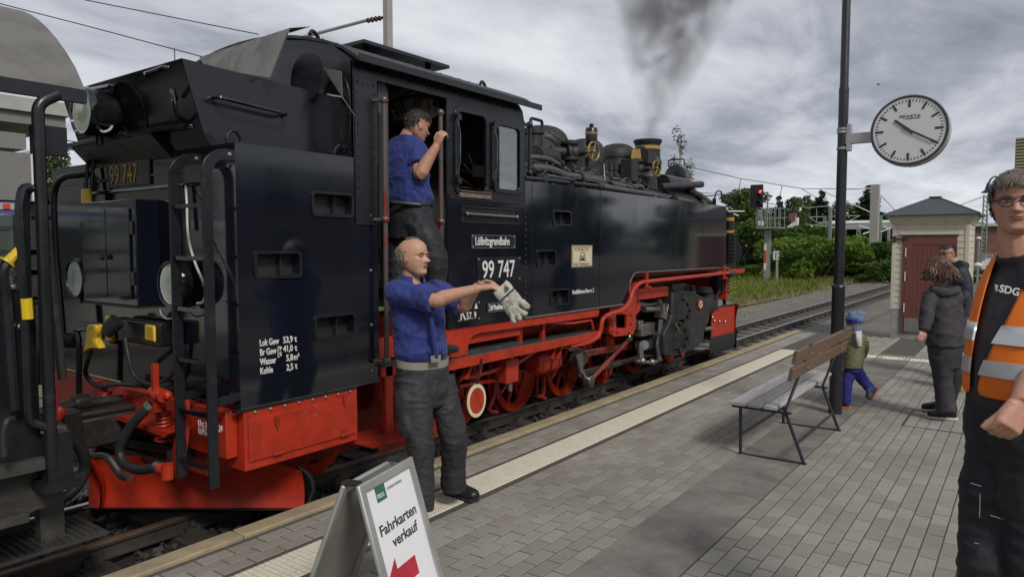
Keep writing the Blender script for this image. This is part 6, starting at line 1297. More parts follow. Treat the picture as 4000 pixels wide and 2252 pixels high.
def hand(mb, w, d, nrm, thumb, curl=(.35, .5, .4), s=1.0, spread=.0, th=(.6, .75, .35)):
    w = Vector(w); d = Vector(d).normalized(); nrm = Vector(nrm); nrm = (nrm - d * nrm.dot(d)).normalized(); sd = d.cross(nrm) * thumb
    loft(mb, [(w - d * .03 * s, sd * .028 * s, nrm * .020 * s), (w + d * .01 * s, sd * .030 * s, nrm * .019 * s), (w + d * .05 * s, sd * .040 * s, nrm * .016 * s), (w + d * .088 * s, sd * .041 * s, nrm * .013 * s)], 14, 3)
    for k, (o_, ln) in enumerate(((.031, .92), (.0105, 1.05), (-.0105, 1.0), (-.030, .80))):
        p = w + d * .082 * s + sd * o_ * s; a = 0; pts = [p - d * .01 * s, p]; dv = (d + sd * spread * o_ * 20).normalized()
        for j, sl in enumerate((.044, .028, .022)):
            a += curl[j] * (1 + .08 * k); v = dv * math.cos(a) + nrm * math.sin(a); p = p + v * sl * ln * s; pts.append(p)
        mb.tube(spline(pts, 3), interp([.0098 * s, .0098 * s, .0090 * s, .0084 * s, .0068 * s], 3), 8)
    p = w + d * .022 * s + sd * .026 * s; t1 = (d * th[0] + sd * th[1] + nrm * th[2]).normalized(); t2 = (d * .9 + sd * .25 + nrm * .45).normalized()
    mb.tube(spline([p - t1 * .015 * s, p + t1 * .035 * s, p + t1 * .045 * s + t2 * .03 * s, p + t1 * .048 * s + t2 * .055 * s], 3), interp([.0135 * s, .012 * s, .011 * s, .008 * s], 3), 8)
    return mb
def body(label, mb, hd, mat, vox=.0045, it=4, group=None, ears=True):
    m = fuse(mb, vox, it); hm = hd.mb(ears).mesh('h', 180); bm = bmesh.new(); bm.from_mesh(m); bm.from_mesh(hm); bm.to_mesh(m); bm.free(); bpy.data.meshes.remove(hm); m.shade_smooth()
    m.name = 'person'; m.materials.append(M[mat]); o = bpy.data.objects.new('person', m); COL.objects.link(o); return tag(o, label, 'person', group)
def shoe(mb, heel, toe, w=.048, h=.085, up=V(0, 0, 1)):
    heel = Vector(heel); toe = Vector(toe); d = (toe - heel); L_ = d.length; d.normalize(); sd = d.cross(up).normalized()
    loft(mb, [(heel + up * .05, sd * w * .55, up * .048), (heel + d * L_ * .12 + up * .055, sd * w * .78, up * .055), (heel + d * L_ * .4 + up * .05, sd * w * .78, up * .05), (heel + d * L_ * .65 + up * .038, sd * w, up * .038), (heel + d * L_ * .9 + up * .032, sd * w * .85, up * .032), (heel + d * L_ + up * .025, sd * w * .4, up * .022)], 16, 4); return mb
def sole(heel, toe, w, t, mat, parent, up=V(0, 0, 1)):
    heel = Vector(heel); toe = Vector(toe); d = toe - heel; L_ = d.length; d.normalize(); sd = d.cross(up).normalized()
    pl = [(-.01, -w * .5), (L_ * .1, -w * .75), (L_ * .4, -w * .7), (L_ * .68, -w * 1.02), (L_ * .92, -w * .8), (L_ + .008, 0), (L_ * .92, w * .8), (L_ * .68, w * 1.02), (L_ * .4, w * .7), (L_ * .1, w * .75), (-.01, w * .5), (-.02, 0)]
    return MB().prism(pl, heel, d, sd, up, t).build('sole', mat, parent, bevel=.004)
Fh = V(math.cos(YAW), math.sin(YAW), 0)
WRS = [(.007, 7, (1, 1, 1.9)), (.004, 15, (1, 1, 1.5))]; WRT = [(.010, 5, (1.2, 1.2, 1.6)), (.005, 11, (1.2, 1.2, 1.2))]
# ---- 1. the driver, bald, blue shirt, arms stretched out holding a glove
dc = 4.66; fc = (Rv * .62 - Fh * .78).normalized(); lc_ = V(0, 0, 1).cross(fc)
hd = Head(J(1614, 1006, 4.66), Rv * .88 - Fh * .46 + V(0, 0, .05), V(0, 0, 1), .252, jaw=.98, nose=1.3)
shN, shF = J(1552, 1142, 4.55), J(1722, 1140, 4.80); elN, wrN = J(1692, 1172, 4.44), J(1872, 1125, 4.42); elF, wrF = J(1806, 1196, 4.70), J(1868, 1115, 4.56)
bmb = MB(); limb(bmb, [J(1612, 1130, 4.70), J(1606, 1085, 4.69), J(1608, 1040, 4.68)], [.07, .062, .06])
loft(bmb, [(J(1650, 1400, 4.68), lc_ * .12, fc * .08), (J(1632, 1250, 4.68), lc_ * .15, fc * .10), (J(1630, 1140, 4.68), lc_ * .15, fc * .08), (J(1622, 1110, 4.68), lc_ * .08, fc * .06)])
limb(bmb, [shN, elN, elN.lerp(wrN, .25), elN.lerp(wrN, .6), wrN], [.05, .046, .048, .038, .029]); limb(bmb, [shF, elF, elF.lerp(wrF, .3), elF.lerp(wrF, .7), wrF], [.05, .044, .045, .036, .028])
hand(bmb, wrN, J(1945, 1112, 4.41) - wrN, V(0, 0, -1) + Fh * .3, 1, (.55, .75, .5), 1.0); hand(bmb, wrF, J(1935, 1090, 4.50) - wrF, V(0, 0, -1) - Fh * .3, -1, (.45, .6, .4), .98)
for (hx, kx, ax) in (((1620, 1440, 4.60), (1640, 1700, 4.55), (1645, 1950, 4.56)), ((1705, 1430, 4.76), (1768, 1680, 4.76), (1778, 1880, 4.86))): limb(bmb, [J(*hx), J(*kx), J(*ax)], [.06, .045, .04])
drv = body('balding man in a blue work shirt holding out a leather glove', bmb, hd, 'skin_fair')
hd.face(drv, 'hair_grey', squint=.7)
hd.hair(drv, 'hair_grey', lambda x, y, z: (x < -.10 and -.22 < z < .30 - max(0, x + .35) * .30) or (x < .05 and .06 < z < .18 and abs(y) > .24), 1500, .07, lambda x, y, z: (-.6, 0, -.7), rad=.006, lift=.003, seed=2, capmat='hair_fade')
hd.hair(drv, 'hair_fade', lambda x, y, z: -.05 < x < .15 and z > .44 and abs(y) < .17, 60, .13, lambda x, y, z: (-1, .3, .3), rad=.007, lift=.02, seed=3, cap=False)
sm_ = MB(); loft(sm_, [(J(1651, 1402, 4.68), lc_ * .158, fc * .108), (J(1646, 1372, 4.68), lc_ * .172, fc * .126), (J(1638, 1300, 4.68), lc_ * .170, fc * .128), (J(1632, 1220, 4.68), lc_ * .178, fc * .130), (J(1632, 1165, 4.68), lc_ * .185, fc * .118), (J(1626, 1128, 4.68), lc_ * .145, fc * .088), (J(1616, 1108, 4.69), lc_ * .078, fc * .070)])
sm_.ell(J(1695, 1366, 4.63), (.09, .08, .05)); sm_.ell(J(1590, 1370, 4.62), (.08, .07, .05))
limb(sm_, [J(1580, 1140, 4.60), shN, shN.lerp(elN, .5), elN + (shN - elN) * .10], [.076, .078, .074, .068], n=18); limb(sm_, [J(1690, 1135, 4.76), shF, shF.lerp(elF, .5), elF + (shF - elF) * .12], [.072, .074, .068, .064], n=18)
shirt = garment('shirt', sm_, .0075, 'shirt_blue', drv, 2, [(.008, 6, (1, 1, 1.7)), (.006, 13, (1.6, 1.6, 1)), (.003, 26, (1, 1, 1))], 3)
def cuff(c0, c1, r, parent, mat): return garment('sleeve_cuff', limb(MB(), [c0, c0.lerp(c1, .5), c1], [r, r * 1.06, r], n=18), .006, mat, parent, 2, [(.006, 22, (1, 1, 1))], 5)
cuff(elN + (shN - elN) * .26, elN + (shN - elN) * .02, .075, drv, 'shirt_blue'); cuff(elF + (shF - elF) * .28, elF + (shF - elF) * .03, .070, drv, 'shirt_blue')
cl_ = MB(); cb_ = J(1613, 1098, 4.69); un = (V(0, 0, 1) + fc * -.22).normalized(); e1 = lc_; e2 = un.cross(lc_)
for i in range(2):
    rr = [.086, .074][i]; 
n_ = 30; vs = []
for i in range(n_ + 1):
    t = R(28) + (2 * math.pi - R(56)) * i / n_; dr = -fc * -math.cos(t) + lc_ * math.sin(t); k = 1 - .25 * (abs(i - n_ / 2) / (n_ / 2)) ** 3
    for rr, zz in ((.070, .040), (.078, .044), (.104, -.014 - .030 * (1 - k) * 4), (.096, -.022 - .030 * (1 - k) * 4)): vs.append(cb_ + dr * rr + V(0, 0, zz) - fc * .012 + V(0, 0, -.012) * math.cos(t))
cl_.add(vs, [(i * 4 + j, (i + 1) * 4 + j, (i + 1) * 4 + (j + 1) % 4, i * 4 + (j + 1) % 4) for i in range(n_) for j in range(4)]); cl_.build('collar', 'shirt_blue', drv, sharp=50)
pk = [J(1650, 1112, 4.575), J(1672, 1180, 4.525), J(1690, 1280, 4.51), J(1704, 1395, 4.53)]
garment('placket', MB().tube(spline(pk, 6), .016, 8), .007, 'shirt_blue', drv, 1, [(.003, 30, (1, 1, 1))])
tm_ = MB(); loft(tm_, [(J(1651, 1405, 4.68), lc_ * .162, fc * .112), (J(1653, 1460, 4.68), lc_ * .172, fc * .120), (J(1658, 1530, 4.68), lc_ * .178, fc * .122), (J(1662, 1580, 4.68), lc_ * .15, fc * .10)])
limb(tm_, [J(1612, 1480, 4.60), J(1622, 1570, 4.57), J(1640, 1700, 4.53), J(1644, 1850, 4.53), J(1645, 1985, 4.53)], [.108, .098, .083, .074, .080], n=18); limb(tm_, [J(1710, 1480, 4.76), J(1735, 1570, 4.76), J(1768, 1690, 4.75), J(1774, 1800, 4.80), J(1772, 1905, 4.86)], [.106, .096, .084, .076, .082], n=18)
tm_.ell(J(1575, 1580, 4.52), (.05, .07, .11)).ell(J(1585, 1660, 4.50), (.04, .06, .08))
trs = garment('trousers', tm_, .008, 'trousers_grey', drv, 2, [(.010, 4, (1.5, 1.5, 1.0)), (.005, 9, (1, 1, 2.2)), (.003, 20, (1, 1, 1.5))], 8)
bl = MB(); n_ = 36; vs = []
for i in range(n_):
    t = 2 * math.pi * i / n_; dr = lc_ * (.185 * math.cos(t)) + fc * (.134 * math.sin(t)); c = J(1651, 1410, 4.68)
    for zz, k in ((-.024, 1), (.024, 1), (.024, .97), (-.024, .97)): vs.append(c + dr * k + V(0, 0, zz - .012 * math.sin(t)))
bl.add(vs, [(i * 4 + j, ((i + 1) % n_) * 4 + j, ((i + 1) % n_) * 4 + (j + 1) % 4, i * 4 + (j + 1) % 4) for i in range(n_) for j in range(4)]); belt = bl.build('belt', 'belt_grey', drv, sharp=50)
MB().box(J(1702, 1401, 4.530), (.075, .012, .046), Matrix((lc_, fc, EZ)).transposed()).build('buckle', 'belt_grey', belt, bevel=.004)
for (hl, te) in ((A(1650, 1985, z=0), A(1628, 2042, z=0)), (A(1745, 1925, z=0), A(1862, 1958, z=0))):
    hl = hl + V(0, 0, .012); te = te + V(0, 0, .012); d_ = (te - hl).normalized(); te = hl + d_ * .29; garment('boot', limb(shoe(MB(), hl, te, .054), [hl + d_ * .05 + V(0, 0, .05), hl + d_ * .045 + V(0, 0, .17)], [.052, .056]), .0065, 'shoe_black', drv, 2, [(.003, 30, (1, 1, 1))])
    sole(hl - V(0, 0, .012), te - V(0, 0, .012), .058, .024, 'sole_black', drv)
# the glove he holds
z1 = lambda a, b, d: A(1480 + a / 3.625, 900 + b / 3.625, d=d)
gl = thing('work_glove', 'dirty white leather work glove dangling from the balding man\'s hands', 'glove', z1(1800, 900, 4.42))
gd_ = 4.40; cfm = MB(); gx = (z1(1910, 815, gd_) - z1(1720, 1000, gd_)).normalized(); gdn = (z1(1960, 1190, gd_) - z1(1740, 800, gd_)).normalized(); gn = gx.cross(gdn)
loft(cfm, [(z1(1712, 790, gd_), gx * .058, gn * .012), (z1(1760, 850, gd_), gx * .062, gn * .020), (z1(1815, 912, gd_), gx * .060, gn * .022)], 20, 4); garment('cuff', cfm, .005, 'glove_cuff', gl, 2, [(.003, 18, (1, 1, 1))])
gm_ = MB(); loft(gm_, [(z1(1820, 915, gd_), gx * .058, gn * .020), (z1(1860, 980, gd_), gx * .060, gn * .026), (z1(1905, 1060, gd_), gx * .064, gn * .028), (z1(1935, 1110, gd_), gx * .058, gn * .024)], 20, 4)
for pts in ([(1850, 1090), (1880, 1190), (1910, 1300)], [(1900, 1100), (1958, 1195), (2010, 1262)], [(1950, 1080), (2025, 1150), (2095, 1190)]): limb(gm_, [z1(a, b, gd_ - .01 * k) for k, (a, b) in enumerate(pts)], [.019, .0175, .013])
limb(gm_, [z1(1965, 990, gd_), z1(2050, 1040, gd_ - .02), z1(2130, 1090, gd_ - .03)], [.021, .019, .014])
garment('glove_hand', gm_, .0042, 'leather_glove', gl, 2, [(.005, 24, (1, 1, 1)), (.003, 50, (1, 1, 1))], 4)
MB().tube([z1(1718, 1000, gd_ - .028), z1(1920, 812, gd_ - .030)], .0045, 6).build('seam_band', 'letter_black', gl); MB().prism([(-.018, -.016), (.018, -.016), (0, .022)], z1(1803, 812, gd_ - .032), gx, -gdn, gn * 1, .001).build('printed_triangle', 'print_grey', gl)
# ---- 2. the fireman in the cab door, seen from behind
d0 = 5.62; fb_ = (Rv * .55 + Fh * .83).normalized(); lb_ = V(0, 0, 1).cross(fb_); CFZ = .93
hd2 = Head(J(1630, 492, 5.62), Rv * .80 + Fh * .55 + V(0, 0, -.28), V(0, 0, 1) + Rv * .12, .245)
b2 = MB(); limb(b2, [J(1580, 570, 5.62), J(1592, 535, 5.62), J(1612, 505, 5.62)], [.07, .064, .06]); loft(b2, [(J(1590, 820, 5.62), lb_ * .14, fb_ * .10), (J(1580, 680, 5.62), lb_ * .16, fb_ * .11), (J(1585, 590, 5.62), lb_ * .16, fb_ * .09)])
s2, e2_, w2 = J(1628, 595, 5.55), J(1640, 678, 5.42), J(1706, 568, 5.40); limb(b2, [s2, e2_, e2_.lerp(w2, .3), e2_.lerp(w2, .7), w2], [.055, .050, .052, .040, .030]); hand(b2, w2, J(1718, 535, 5.39) - w2, Rv * .5 + Fh * .7, 1, (.7, .9, .6), .98)
for k in (-1, 1): limb(b2, [J(1595 + 35 * k, 880, 5.62 - .065 * k), J(1625 + 65 * k, 1000, 5.56 - .1 * k), J(1630 + 70 * k, 1160, 5.58 - .08 * k)], [.05, .04, .035])
fm = body('man in a blue work shirt standing in the cab doorway, back turned', b2, hd2, 'skin_ruddy'); hd2.face(fm, 'hair_dark', eyes=False)
hd2.hair(fm, 'hair_dark', lambda x, y, z: (z > .20 and x < .34) or (z > -.02 and x < -.10 and abs(y) < .5) or (x < -.2 and z > -.12), 700, .09, lambda x, y, z: (.3, 0, -.5), rad=.010, lift=.008, seed=5, capmat='hair_dark')
t2 = MB(); loft(t2, [(J(1590, 800, 5.62), lb_ * .195, fb_ * .135), (J(1585, 740, 5.62), lb_ * .20, fb_ * .14), (J(1578, 660, 5.62), lb_ * .215, fb_ * .14), (J(1580, 595, 5.62), lb_ * .21, fb_ * .12), (J(1582, 560, 5.62), lb_ * .15, fb_ * .09), (J(1588, 535, 5.62), lb_ * .085, fb_ * .075)])
t2.ell(J(1660, 770, 5.58), (.06, .06, .07)); limb(t2, [J(1605, 580, 5.57), s2, s2.lerp(e2_, .55)], [.088, .088, .078], n=18)
garment('shirt', t2, .008, 'shirt_blue', fm, 2, [(.009, 6, (1, 1, 1.5)), (.006, 13, (1.4, 1.4, 1)), (.003, 26, (1, 1, 1))], 11); cuff(s2.lerp(e2_, .42), s2.lerp(e2_, .68), .083, fm, 'shirt_blue')
l2 = MB(); loft(l2, [(J(1592, 790, 5.62), lb_ * .175, fb_ * .12), (J(1598, 850, 5.62), lb_ * .20, fb_ * .15), (J(1600, 930, 5.62), lb_ * .19, fb_ * .14)])
limb(l2, [J(1560, 880, 5.68), J(1560, 1020, 5.66), J(1560, 1170, 5.66)], [.12, .095, .085]); limb(l2, [J(1630, 880, 5.55), J(1690, 990, 5.45), J(1700, 1170, 5.5)], [.125, .10, .085])
garment('trousers', l2, .010, 'trousers_black', fm, 2, [(.012, 6, (1, 1, 1.4)), (.006, 13, (1, 1, 1))], 2)
for px in (1560, 1700):
    hl = A(px, 1190, d=5.62); hl.z = .90; garment('boot', shoe(MB(), hl, hl + fb_ * .28), .009, 'shoe_black', fm, 2)
MB().tube([J(1500, 788, 5.46), J(1560, 792, 5.42), J(1640, 800, 5.46), J(1672, 800, 5.55)], .018, 8).build('belt', 'belt_black', fm)
# ---- 3. tall man in the orange vest at the right edge
dv = 2.55; fv_ = (-Fh * .45 - Rv * .89).normalized(); lv_ = V(0, 0, 1).cross(fv_)
hd3 = Head(J(3978, 793, 2.60), -Fh * .78 - Rv * .62 + V(0, 0, -.03), V(0, 0, 1) - Rv * .02, .228, jaw=1.05, fat=1.05, nose=1.05)
b3 = MB(); limb(b3, [J(3985, 1000, 2.62), J(3975, 930, 2.62), J(3972, 870, 2.62)], [.072, .064, .060]); loft(b3, [(J(3990, 1560, 2.60), lv_ * .13, fv_ * .11), (J(3985, 1350, 2.60), lv_ * .13, fv_ * .11), (J(4000, 1120, 2.60), lv_ * .12, fv_ * .06), (J(3985, 1020, 2.63), lv_ * .06, fv_ * .04)])
s3, e3, w3 = J(4085, 1080, 2.52), J(4085, 1380, 2.46), J(3985, 1575, 2.38); limb(b3, [s3, e3, e3.lerp(w3, .3), e3.lerp(w3, .7), w3], [.06, .052, .054, .042, .034])
hand(b3, w3, J(3925, 1690, 2.36) - w3, Fh * .85 + Rv * .3 + V(0, 0, .2), -1, (.85, 1.25, .8), 1.12, th=(.98, .12, .30))
sR, eR = J(3985, 1080, 2.78), J(3990, 1330, 2.84); limb(b3, [sR, eR, J(3990, 1500, 2.82)], [.05, .045, .04])
for (h_, k_, a_) in (((3930, 1640, 2.62), (3860, 2060, 2.60), A(3854, 2600, z=.08)), ((4020, 1640, 2.50), (4030, 2060, 2.48), A(4050, 2700, z=.08))): limb(b3, [J(*h_), J(*k_), a_], [.055, .045, .04])
vm_ = body('tall man with glasses in an orange safety vest at the right edge', b3, hd3, 'skin_ruddy', .005); hd3.face(vm_, 'hair_saltbrown', squint=.65)
hd3.hair(vm_, 'hair_saltbrown', lambda x, y, z: (z > .285 and x < .36) or (x < .10 and z > .10) or (x < -.05 and z > -.18), 3600, .16, lambda x, y, z: (1.0, -.35, -.25) if x > -.1 else (-.15, -.1, -1), rad=.0055, lift=.028, seed=7, jit=.34)
hd3.hair(vm_, 'hair_saltbrown', lambda x, y, z: z > .29 and .2 < x < .35, 420, .13, lambda x, y, z: (.35, -.45, -.9), rad=.0055, lift=.028, seed=9, cap=False, jit=.28)
g3 = []
for sd in (-1, 1):
    fr_ = [hd3.w(.43 - .10 * abs(yy) / .25, yy * sd, zz) for yy, zz in ((.045, .055), (.10, .066), (.20, .066), (.245, .05), (.24, -.01), (.20, -.045), (.10, -.05), (.06, -.03))]
    MB().tube(fr_, .0016, 6, closed=True).build('lens_frame', 'glasses', vm_); MB().add(fr_, [tuple(range(8))]).build('lens', 'glass_lamp', vm_)
    MB().tube([fr_[0], fr_[1], fr_[2], fr_[3]], .0026, 6).build('brow_bar', 'glasses', vm_)
    MB().tube([hd3.w(.33, .25 * sd, .052), hd3.w(.12, .345 * sd, .045), hd3.w(-.04, .36 * sd, .03)], .0026, 6).build('temple_arm', 'glasses', vm_)
MB().tube([hd3.w(.415, -.045, .05), hd3.w(.435, 0, .058), hd3.w(.415, .045, .05)], .0022, 6).build('bridge', 'glasses', vm_)
def vext(a, b, d): return math.hypot(.45 * a, .89 * b) * FPX / d
CON = ([960, 1000, 1060, 1120, 1200, 1265, 1330, 1400, 1450, 1500, 1545, 1600], [3932, 3920, 3905, 3887, 3862, 3846, 3829, 3818, 3812, 3810, 3812, 3815])
def vcx(y, a, b, d, ins=0): return float(np.interp(y, *CON)) + vext(a, b, d) + ins
def tring(y, d, a, b): return (J(vcx(y, a, b, d, 26), y, d), lv_ * a, fv_ * b)
t3 = MB(); loft(t3, [tring(1590, 2.58, .172, .152), tring(1500, 2.57, .178, .172), tring(1390, 2.57, .180, .174), tring(1250, 2.58, .178, .146), tring(1110, 2.60, .160, .112), tring(1050, 2.62, .132, .10), (J(4014, 1012, 2.62), lv_ * .095, fv_ * .085), (J(4000, 992, 2.62), lv_ * .072, fv_ * .070)])
limb(t3, [J(4060, 1060, 2.57), s3, s3.lerp(e3, .5)], [.07, .075, .072], n=18); limb(t3, [J(3985, 1045, 2.72), sR, sR.lerp(eR, .6)], [.055, .06, .06], n=18)
tee = garment('t_shirt', t3, .007, 'tee_dark', vm_, 3, [(.006, 5, (1, 1, 1.3)), (.003, 12, (1, 1, 1))], 6)
v3 = MB(); sc_ = 1.085
def vest_panel(side, ts, te, rows):                  # open front: an arc of the torso rings, with thickness
    pts = []; n = 18
    for (c, a, b, t0, t1) in rows:
        for i in range(n + 1):
            t = t0 + (t1 - t0) * i / n; dr = lv_ * (a * math.copysign(abs(math.cos(t)) ** .85, math.cos(t))) + fv_ * (b * math.copysign(abs(math.sin(t)) ** .85, math.sin(t))); pts.append(c + dr)
    k = len(pts); inn = [p + (rows[i // (n + 1)][0] - p).normalized() * .008 for i, p in enumerate(pts)]; m = len(rows); fs = []
    for i in range(m - 1):
        for j in range(n):
            e_ = (i * (n + 1) + j, i * (n + 1) + j + 1, (i + 1) * (n + 1) + j + 1, (i + 1) * (n + 1) + j); fs += [e_, tuple(x + k for x in reversed(e_))]
    edge = [i * (n + 1) for i in range(m)] + [(m - 1) * (n + 1) + j for j in range(1, n + 1)] + [i * (n + 1) + n for i in range(m - 2, -1, -1)] + list(range(n - 1, 0, -1))
    fs += [(edge[i], edge[(i + 1) % len(edge)], edge[(i + 1) % len(edge)] + k, edge[i] + k) for i in range(len(edge))]
    return MB().add(pts + inn, fs)
def vrow(y, xc, d, a, b, openL, openR): return (J(xc, y, d), a, b, R(90) + R(openR), R(450) - R(openL))
bdim = [(1545, 2.575, .196, .180), (1500, 2.572, .202, .192), (1450, 2.57, .205, .198), (1400, 2.57, .206, .198), (1330, 2.572, .205, .190), (1265, 2.578, .204, .176), (1200, 2.585, .200, .160), (1120, 2.597, .192, .142), (1060, 2.61, .168, .127), (1010, 2.618, .134, .112), (965, 2.622, .098, .098)]
base = [(y, vcx(y, a, b, d), d, a, b) for y, d, a, b in bdim]
opn = [(-22, 30), (-20, 30), (-17, 30), (-13, 30), (-8, 30), (-3, 30), (0, 30), (4, 31), (10, 33), (20, 37), (32, 42)]
rows = [vrow(y, xc, d, a, b, oL, oR) for (y, xc, d, a, b), (oL, oR) in zip(base, opn)]
vv = vest_panel(0, 0, 0, rows); vst = vv.build('safety_vest', 'vest_orange', vm_, sharp=80); sdv = vst.modifiers.new('s', 'SUBSURF'); sdv.levels = 1; sdv.render_levels = 1
for y0, y1 in ((1262, 1332), (1398, 1458)):
    def at_y(y):
        ys = [b_[0] for b_ in base][::-1]; f = lambda k: float(np.interp(y, ys, [b_[k] for b_ in base][::-1])); g = lambda k: float(np.interp(y, ys, [o_[k] for o_ in opn][::-1])); return vrow(y, f(1), f(2), f(3) + .004, f(4) + .004, g(0) + .3, g(1) + .3)
    vest_panel(0, 0, 0, [at_y(y1), at_y((y0 + y1) / 2), at_y(y0)]).build('reflective_strip', 'reflective', vst, sharp=80)
tx3 = onv = J(3893, 1130, 2.405); uL = (J(3925, 1143, 2.40) - J(3880, 1118, 2.42)).normalized()
text('logo_letters', 'SDG', 'letter_white', J(3901, 1138, 2.44), (Rv * .85 - Fh * .42 + V(0, 0, -.22)), V(0, 0, 1) + Rv * .2, .036, vm_, sx=.85, ext=.0015, bold=.0008)
for k in range(3): MB().bar(J(3886 + k, 1113 + 9 * k, 2.452), J(3899, 1117 + 9 * k, 2.446), .003, .005).build('logo_bar', 'letter_white', vm_)
l3 = MB(); loft(l3, [(J(4020, 1555, 2.58), lv_ * .180, fv_ * .155), (J(4010, 1640, 2.58), lv_ * .185, fv_ * .157), (J(4000, 1760, 2.57), lv_ * .180, fv_ * .142), (J(3990, 1850, 2.57), lv_ * .145, fv_ * .112)])
limb(l3, [J(3925, 1680, 2.63), J(3893, 1850, 2.62), J(3860, 2060, 2.60), J(3854, 2300, 2.6), A(3854, 2560, z=.07)], [.112, .104, .088, .086, .086], n=20); limb(l3, [J(4020, 1680, 2.50), J(4025, 1850, 2.50), J(4035, 2060, 2.48), J(4045, 2300, 2.5), A(4060, 2680, z=.07)], [.125, .115, .098, .092, .09], n=20)
garment('work_trousers', l3, .008, 'trousers_black', vm_, 2, [(.010, 3.5, (1.2, 1.2, 1.2)), (.006, 8, (1, 1, 2.0)), (.003, 18, (1, 1, 1.5))], 9)
for a_, b_ in (((3790, 1885), (3832, 1897)), ((3868, 2010), (3930, 2030)), ((3828, 1925), (3826, 2020)), ((3805, 2118), (3822, 2122))): MB().tube([J(*a_, 2.48), J(*b_, 2.48)], .0015, 5).build('stitching', 'print_grey' if False else 'belt_grey', vm_)
for px, d_ in ((3822, 2.6), (4040, 2.5)):
    hl = A(px, 2600, z=0.012) + fv_ * -.08; garment('boot', shoe(MB(), hl, hl + fv_ * .31, .056), .009, 'shoe_black', vm_, 2)
# ---- 4. woman with brown hair from behind
dw = 7.27; fw2 = (Fh * .85 - Rv * .50).normalized(); lw2 = V(0, 0, 1).cross(fw2)
hd4 = Head(J(3662, 1050, 7.25), Fh * .80 - Rv * .55, V(0, 0, 1), .235)
b4 = MB(); limb(b4, [J(3672, 1140, 7.27), J(3668, 1085, 7.26)], [.06, .055]); loft(b4, [(J(3690, 1330, 7.27), lw2 * .15, fw2 * .11), (J(3685, 1220, 7.27), lw2 * .13, fw2 * .10), (J(3685, 1140, 7.27), lw2 * .15, fw2 * .08)])
for k, px in ((-1, 3668), (1, 3715)): limb(b4, [J(px + 8, 1380, 7.27), J(px + 8, 1470, 7.28 + .05 * k), J(3694, 1575, 7.32 + .1 * k)], [.05, .035, .03])
wh = J(3608, 1285, 7.08); limb(b4, [J(3632, 1150, 7.18), J(3616, 1230, 7.12), wh], [.045, .04, .03]); hand(b4, wh, J(3602, 1305, 7.06) - wh, Fh, 1, s=.9)
wo = body('woman with shoulder length brown hair in a plum jacket, seen from behind', b4, hd4, 'skin_pale', .007)
rgw = random.Random(4); hm_ = MB()
for i in range(900):
    a = rgw.uniform(0, 2 * math.pi); z0 = rgw.uniform(.05, .5); rr = math.sqrt(max(0, 1 - (z0 / .52) ** 2)); cx, cy = math.cos(a), math.sin(a)
    if cx > .55 and z0 < .35: continue
    p0 = (cx * .42 * rr - .02, cy * .34 * rr, z0); L_ = rgw.uniform(.75, 1.0) ; sp_ = rgw.uniform(1.15, 1.75); pts = []
    for j in range(7):
        t = j / 6; pts.append(hd4.w(p0[0] * (1 + .35 * min(1, t * 2)) * (1 + (sp_ - 1) * t) + .04 * math.sin(9 * t + i), p0[1] * (1 + .38 * min(1, t * 2)) * (1 + (sp_ - 1) * .9 * t) + .04 * math.cos(8 * t + i * 2), z0 + .06 * math.sin(math.pi * min(1, t * 2)) - (z0 + .52 * L_) * t ** 1.25))
    hm_.tube(pts, [.005, .008, .009, .008, .007, .006, .002], 4)
ho = hm_.build('hair', 'hair_brown', wo, sharp=80); ho['kind'] = 'stuff'
MB().ell(hd4.w(-.05, 0, .08), (.112, .098, .115), 20, 14, Matrix((hd4.f, hd4.l, hd4.u)).transposed()).build('hair_mass', 'hair_brown', wo)
j4 = MB(); loft(j4, [(J(3698, 1345, 7.27), lw2 * .215, fw2 * .16), (J(3696, 1300, 7.27), lw2 * .225, fw2 * .165), (J(3690, 1245, 7.27), lw2 * .20, fw2 * .145), (J(3690, 1180, 7.27), lw2 * .205, fw2 * .135), (J(3688, 1140, 7.27), lw2 * .20, fw2 * .115), (J(3680, 1118, 7.27), lw2 * .12, fw2 * .09)])
limb(j4, [J(3640, 1150, 7.20), J(3626, 1190, 7.15), J(3620, 1235, 7.10), J(3608, 1290, 7.07)], [.07, .068, .062, .048], n=16); limb(j4, [J(3752, 1150, 7.35), J(3775, 1200, 7.38), J(3782, 1250, 7.30), J(3770, 1275, 7.2)], [.07, .066, .06, .05], n=16)
limb(j4, [J(3640, 1128, 7.16), J(3690, 1142, 7.12), J(3745, 1130, 7.20)], [.035, .05, .035], n=12)
garment('hooded_jacket', j4, .010, 'jacket_plum', wo, 3, [(.010, 5, (1, 1, 2.0)), (.005, 12, (1, 1, 1))], 12)
l4 = MB(); loft(l4, [(J(3697, 1320, 7.27), lw2 * .19, fw2 * .14), (J(3698, 1370, 7.27), lw2 * .195, fw2 * .145), (J(3700, 1430, 7.27), lw2 * .17, fw2 * .12)])
limb(l4, [J(3676, 1390, 7.23), J(3684, 1480, 7.23), J(3692, 1560, 7.22), J(3700, 1610, 7.2)], [.11, .085, .085, .098], n=16); limb(l4, [J(3722, 1390, 7.31), J(3722, 1480, 7.34), J(3700, 1560, 7.44), J(3690, 1590, 7.45)], [.11, .085, .078, .08], n=16)
garment('trousers', l4, .010, 'slacks_plum', wo, 3, [(.008, 6, (1.3, 1.3, 1)), ], 4)
